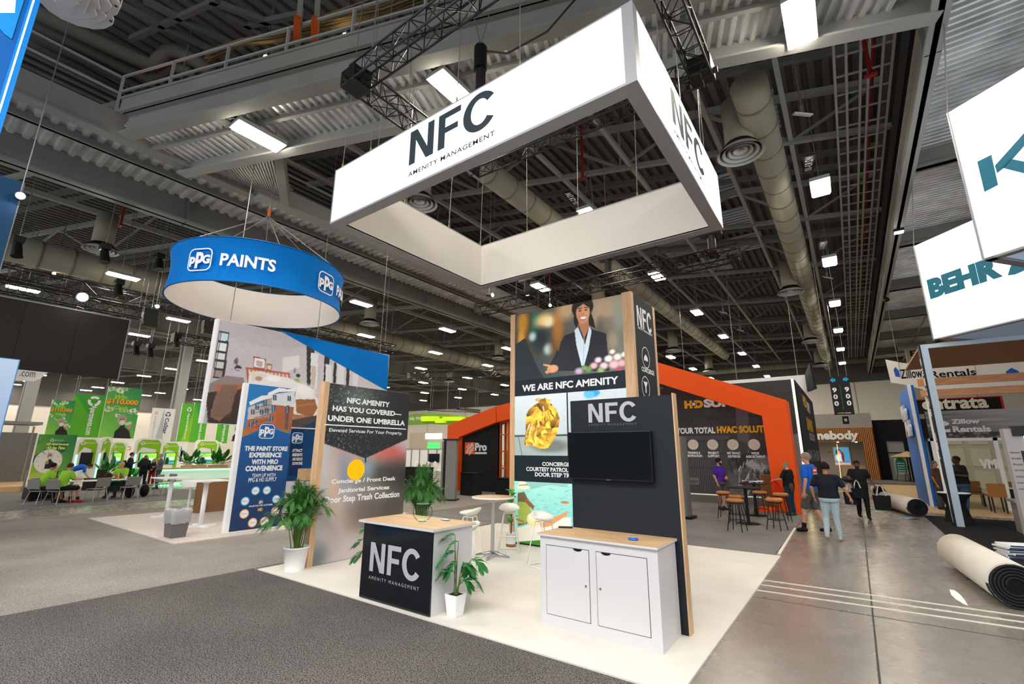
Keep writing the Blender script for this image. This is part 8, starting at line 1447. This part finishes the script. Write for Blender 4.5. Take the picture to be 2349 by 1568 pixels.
# 3 blue T-shirt, sunglasses
L = gp(1873, 1222, .002); aw, ri = dirs(L)
p_ = person('tall grey-haired man in a bright blue T-shirt, grey shorts and sunglasses', L, tuple((-ri*1.0+aw*.45)[:2]), 1037, dict(kL=(-.1, .14, .52), aL=(-.1, .2, .09), kR=(.1, .0, .5), aR=(.11, -.2, .12), eL=(-.25, -.04, 1.14), wL=(-.26, .02, .88), eR=(.24, -.06, 1.15), wR=(.27, .02, .92)), shirt='1560d0', pants='5c5a5c', shorts=True, shoes='131313', hair='8c7c68', style='short', look=tuple((-ri-aw*.1)[:2]), glasses='15100e', fat=1.12, sock='15151a')
pt = obj('back_print', MB().box(-.1, .1, -.146, -.14, 1.2, 1.42), mat('print_red', 'c8505a', .7), p_); obj('back_print', MB().box(-.08, .08, -.147, -.14, 1.24, 1.28).box(-.07, .07, -.147, -.14, 1.33, 1.37), wlet, p_)
# 4 navy T-shirt from behind
L = gp(1916, 1240, .002); aw, ri = dirs(L)
person('man seen from behind in a loose dark navy T-shirt and pale jeans', L, tuple((aw*1.0+ri*.1)[:2]), 1060, dict(sL=(-.19, -.01, 1.4), sR=(.19, -.01, 1.4), eL=(-.29, -.04, 1.16), wL=(-.3, .02, .95), eR=(.3, -.03, 1.16), wR=(.4, .02, .98), kL=(-.12, .06, .51), aL=(-.13, -.08, .14), kR=(.08, .05, .5), aR=(.1, .06, .09), wai=(0, 0, 1.08)), skin='tan', shirt='171c26', pants='a9bcc4', shoes='b8ac9c', hair='15120f', style='messy', fat=1.3)
# 5 man with bags
L = gp(1985, 1190, .002); aw, ri = dirs(L)
p5 = person('man in black walking toward us, looking down, carrying tote bags', L, tuple((-aw+ri*.15)[:2]), 1055, dict(eL=(-.27, .02, 1.18), wL=(-.34, .14, 1.0), eR=(.27, .04, 1.17), wR=(.25, .22, 1.04), kL=(-.09, .12, .52), aL=(-.08, .16, .1), kR=(.1, .02, .5), aR=(.1, -.16, .13)), skin='brown', shirt='141416', pants='121214', shoes='151515', hair='141010', style='buzz', nod=.35, beard=('141010', .8), fat=1.22)
def tote(lb, loc, rz, sc, strapm, name='tote_bag'):
    t = thing(name, lb, 'bag', loc, rz); mb = MB(); w, d, h = .17*sc, .07*sc, .38*sc; mb.add([(-w, -d, 0), (w, -d, 0), (w, d, 0), (-w, d, 0), (-w*1.12, -d*1.1, h), (w*1.12, -d*1.1, h), (w*1.12, d*1.1, h), (-w*1.12, d*1.1, h)], [(3, 2, 1, 0), (0, 1, 5, 4), (1, 2, 6, 5), (2, 3, 7, 6), (3, 0, 4, 7)]); obj('bag_body', mb, mat('canvas_black', '17171a', .85), t, bevel=.01)
    for s in (-1, 1): obj('strap', MB().tube([(-w*.6, s*d, h*.98), (-w*.3, s*d*.4, h*1.55), (0, 0, h*1.75), (w*.3, s*d*.4, h*1.55), (w*.6, s*d, h*.98)], .012, 5), strapm, t)
    return t
strapm = mat('strap_cream', 'ded4c2', .7); s5 = p5.scale[0]
for lx, lz, lb, sc in ((-.46, .3, 'black tote bag with cream straps, hanging at right from the man in black', 1.1), (.3, .42, 'black and white tote bag on the left arm of the man in black', .95), (.12, .62, 'dark shoulder bag with a white strap on the man in black', .8)):
    q = Matrix.Translation(Vector(L)) @ Matrix.Rotation(p5.rotation_euler[2], 4, 'Z') @ Vector((lx*s5, .16*s5+(.1 if sc == .8 else 0), lz*s5)); tote(lb, tuple(q), p5.rotation_euler[2], sc, strapm)
jk = obj('jacket', MB().ell((0, 0, 0), .17, .12, .1, 16, 10), mat('jacket_shiny', '121214', .35, bump=.6, bscale=14), smooth=True); jk.location = Matrix.Translation(Vector(L)) @ Matrix.Rotation(p5.rotation_euler[2], 4, 'Z') @ Vector((.3*s5, .16*s5, 1.17*s5)); tag(jk, 'shiny black jacket over the arm of the man carrying bags', 'jacket')
# 6 black T-shirt right, 7 brown T-shirt
L = gp(2222, 1187, .002); aw, ri = dirs(L)
person('man in a black T-shirt and blue jeans, hands raised to his chest', L, tuple((-ri*.9-aw*.5)[:2]), 1045, dict(eL=(-.26, .0, 1.17), wL=(-.12, .25, 1.2), eR=(.27, .02, 1.16), wR=(.0, .27, 1.26), aL=(-.13, .1, .09), aR=(.16, -.08, .09)), skin='dark', shirt='131315', pants='3a5570', shoes='22262c', hair='100c0a', style='buzz', fat=1.38, look=tuple((-ri-aw*.15)[:2]), extra=dict(palmL=(0, -1, 0), palmR=(0, -1, 0), hdL=(.7, .5, .3), hdR=(-1, .3, .1)))
L = gp(2163, 1168, .032); aw, ri = dirs(L)
person('man in a brown T-shirt half hidden behind the tall pale frame', L, tuple((ri*.8-aw*.3)[:2]), 1056, dict(wL=(-.18, .2, .95)), skin='tan', shirt='5a4238', pants='4a4a50', shoes='222222', hair='6a5a4a', style='thin', fat=1.15)
# ---- left group
def seated(lb, loc, face, headtop, skin, shirt, pants, hair, style, shorts=True, shoes='222222', look=None, wf=.42, **k):
    return person(lb, loc, face, None, dict(pel=(0, -.02, .56), wai=(0, -.02, .7), che=(0, .05, .9), nek=(0, .1, 1.06), hed=(0, .14, 1.22), sL=(-.18, .08, 1.02), sR=(.18, .08, 1.02), eL=(-.24, .18, .8), eR=(.24, .18, .8), wL=(-.14, wf, .8), wR=(.14, wf, .8), hL=(-.1, .02, .53), hR=(.1, .02, .53), kL=(-.13, .44, .5), kR=(.13, .44, .5), aL=(-.12, .42, .09), aR=(.12, .5, .09)), skin=skin, shirt=shirt, pants=pants, shorts=shorts, shoes=shoes, hair=hair, style=style, seat=True, look=look, scale=1.05, fat=1.08, **k)
fx = V3(cx_, sx__, 0)        # table direction, left to right
seated('seated man in a lime T-shirt with black shorts and red shoes', T_(-1.2, -.82), tuple((fx*.95+V3(-sx__, cx_, 0)*.25)[:2]), None, 'light', '9ad83a', '17171a', '4a3426', 'short', shoes='b02a24', sock='15151a')
seated('seated dark-haired man in a lime T-shirt behind the first one', T_(-1.5, -.25), tuple((fx*.9-V3(-sx__, cx_, 0)*.1)[:2]), None, 'tan', '9ad83a', '3a3a44', '14100e', 'short')
seated('seated bald man in a lime T-shirt at the right of the folding table', T_(1.25, .6), tuple((-fx*.8-V3(-sx__, cx_, 0)*.5)[:2]), None, 'light', '9ad83a', '2c4440', 'b08a70', 'bald', shorts=False)
L = (-30.0, float(PX(188, 1070, -30.0)[1]), .012)
L = (-30.2, float(PX(172, 1080, -30.2)[1]), .012); aw, ri = dirs(L)
person('man in a blue T-shirt bending over a black case', L, tuple((ri*1.0)[:2]), None, dict(pel=(0, -.15, .9), wai=(0, -.02, 1.0), che=(0, .2, 1.08), nek=(0, .36, 1.08), hed=(0, .5, 1.1), sL=(-.17, .3, 1.05), sR=(.17, .3, 1.05), eL=(-.2, .36, .8), eR=(.2, .36, .8), wL=(-.14, .5, .62), wR=(.14, .5, .62), hL=(-.09, -.14, .88), hR=(.09, -.14, .88), kL=(-.1, .02, .5), kR=(.1, .02, .5), aL=(-.11, -.1, .09), aR=(.11, -.1, .09)), shirt='1560d0', pants='6a705a', hair='3a2a20', nod=.6)
t = thing('equipment_case', 'open black equipment case in front of the bending man', 'case', (L[0]+ri[0]*.75, L[1]+ri[1]*.75, .012), .3); obj('case_body', MB().box(-.35, .35, -.25, .25, 0, .55), M_bmetal, t, bevel=.02); obj('case_lid', MB().box(-.35, .35, .25, .3, .5, .95), M_bmetal, t, bevel=.01)
L = gp(288, 1118, .012); aw, ri = dirs(L)
person('man in a dark suit with glasses carrying a green backpack', L, tuple((ri*1.0-aw*.2)[:2]), 1037, dict(eR=(.22, .05, 1.13), wR=(.05, .22, 1.25)), shirt='1a1e2c', pants='181b26', hair='3a2c22', long_sleeve=True, glasses='2a2a30', collar='e8e8ea', extra=dict(coat=True))
def backpack(lb, p, m, s=1.):
    t = thing('backpack', lb, 'bag', p); obj('bag_body', MB().ell((0, 0, 0), .16*s, .12*s, .24*s, 16, 10), m, t, smooth=True); obj('front_pocket', MB().ell((0, -.07*s, -.07*s), .11*s, .07*s, .11*s, 12, 8), m, t, smooth=True)
    for q in (-1, 1): obj('strap', MB().tube([(q*.07*s, .05*s, .2*s), (q*.1*s, .16*s, .26*s), (q*.11*s, .22*s, .12*s)], .014, 5), m, t)
    return t
q = V3(*L)-ri*.24; t = backpack('green backpack slung on the man in the dark suit', (float(q[0]), float(q[1]), 1.15), mat('pack_green', '2c3a2a', .8)); t.rotation_euler = (0, 0, math.atan2(ri[1], ri[0])-1.57)
L = gp(322, 1119, .012); aw, ri = dirs(L)
person('man in black seen from behind wearing a black backpack', L, tuple((aw+ri*.1)[:2]), 1043, dict(eL=(-.26, .0, 1.15), wL=(-.2, .2, 1.1)), shirt='1c1a1e', pants='15151a', hair='7a6450', style='thin', long_sleeve=True, fat=1.05)
q = V3(*L)-aw*.24; t = backpack('black backpack on the back of the man in black', (float(q[0]), float(q[1]), 1.25), mat('pack_black', '1a1a1c', .7), 1.05); t.rotation_euler = (0, 0, math.atan2(-L[0], L[1]))
L = gp(343, 1117, .012); aw, ri = dirs(L)
person('dark-haired woman in a black top and dark red trousers', L, tuple((-aw-ri*.3)[:2]), 1052, dict(eL=(-.2, .02, 1.14), wL=(-.05, .2, 1.1), eR=(.2, .02, 1.14), wR=(.05, .2, 1.1), sL=(-.155, 0, 1.41), sR=(.155, 0, 1.41)), shirt='17151a', pants='8a1420', hair='15100e', style='long', long_sleeve=True, fat=.9, shoes='c8a890')
L = gp(357, 1121, .012); aw, ri = dirs(L)
person('grey-haired man in a grey T-shirt with a hand at his chin', L, tuple((-ri-aw*.1)[:2]), 1040, dict(eL=(-.2, .12, 1.2), wL=(-.08, .2, 1.42), eR=(.22, .02, 1.15), wR=(.1, .2, 1.1)), shirt='5e6468', pants='3c4038', hair='8a8a88', style='buzz', fat=1.1, shoes='1c2230')
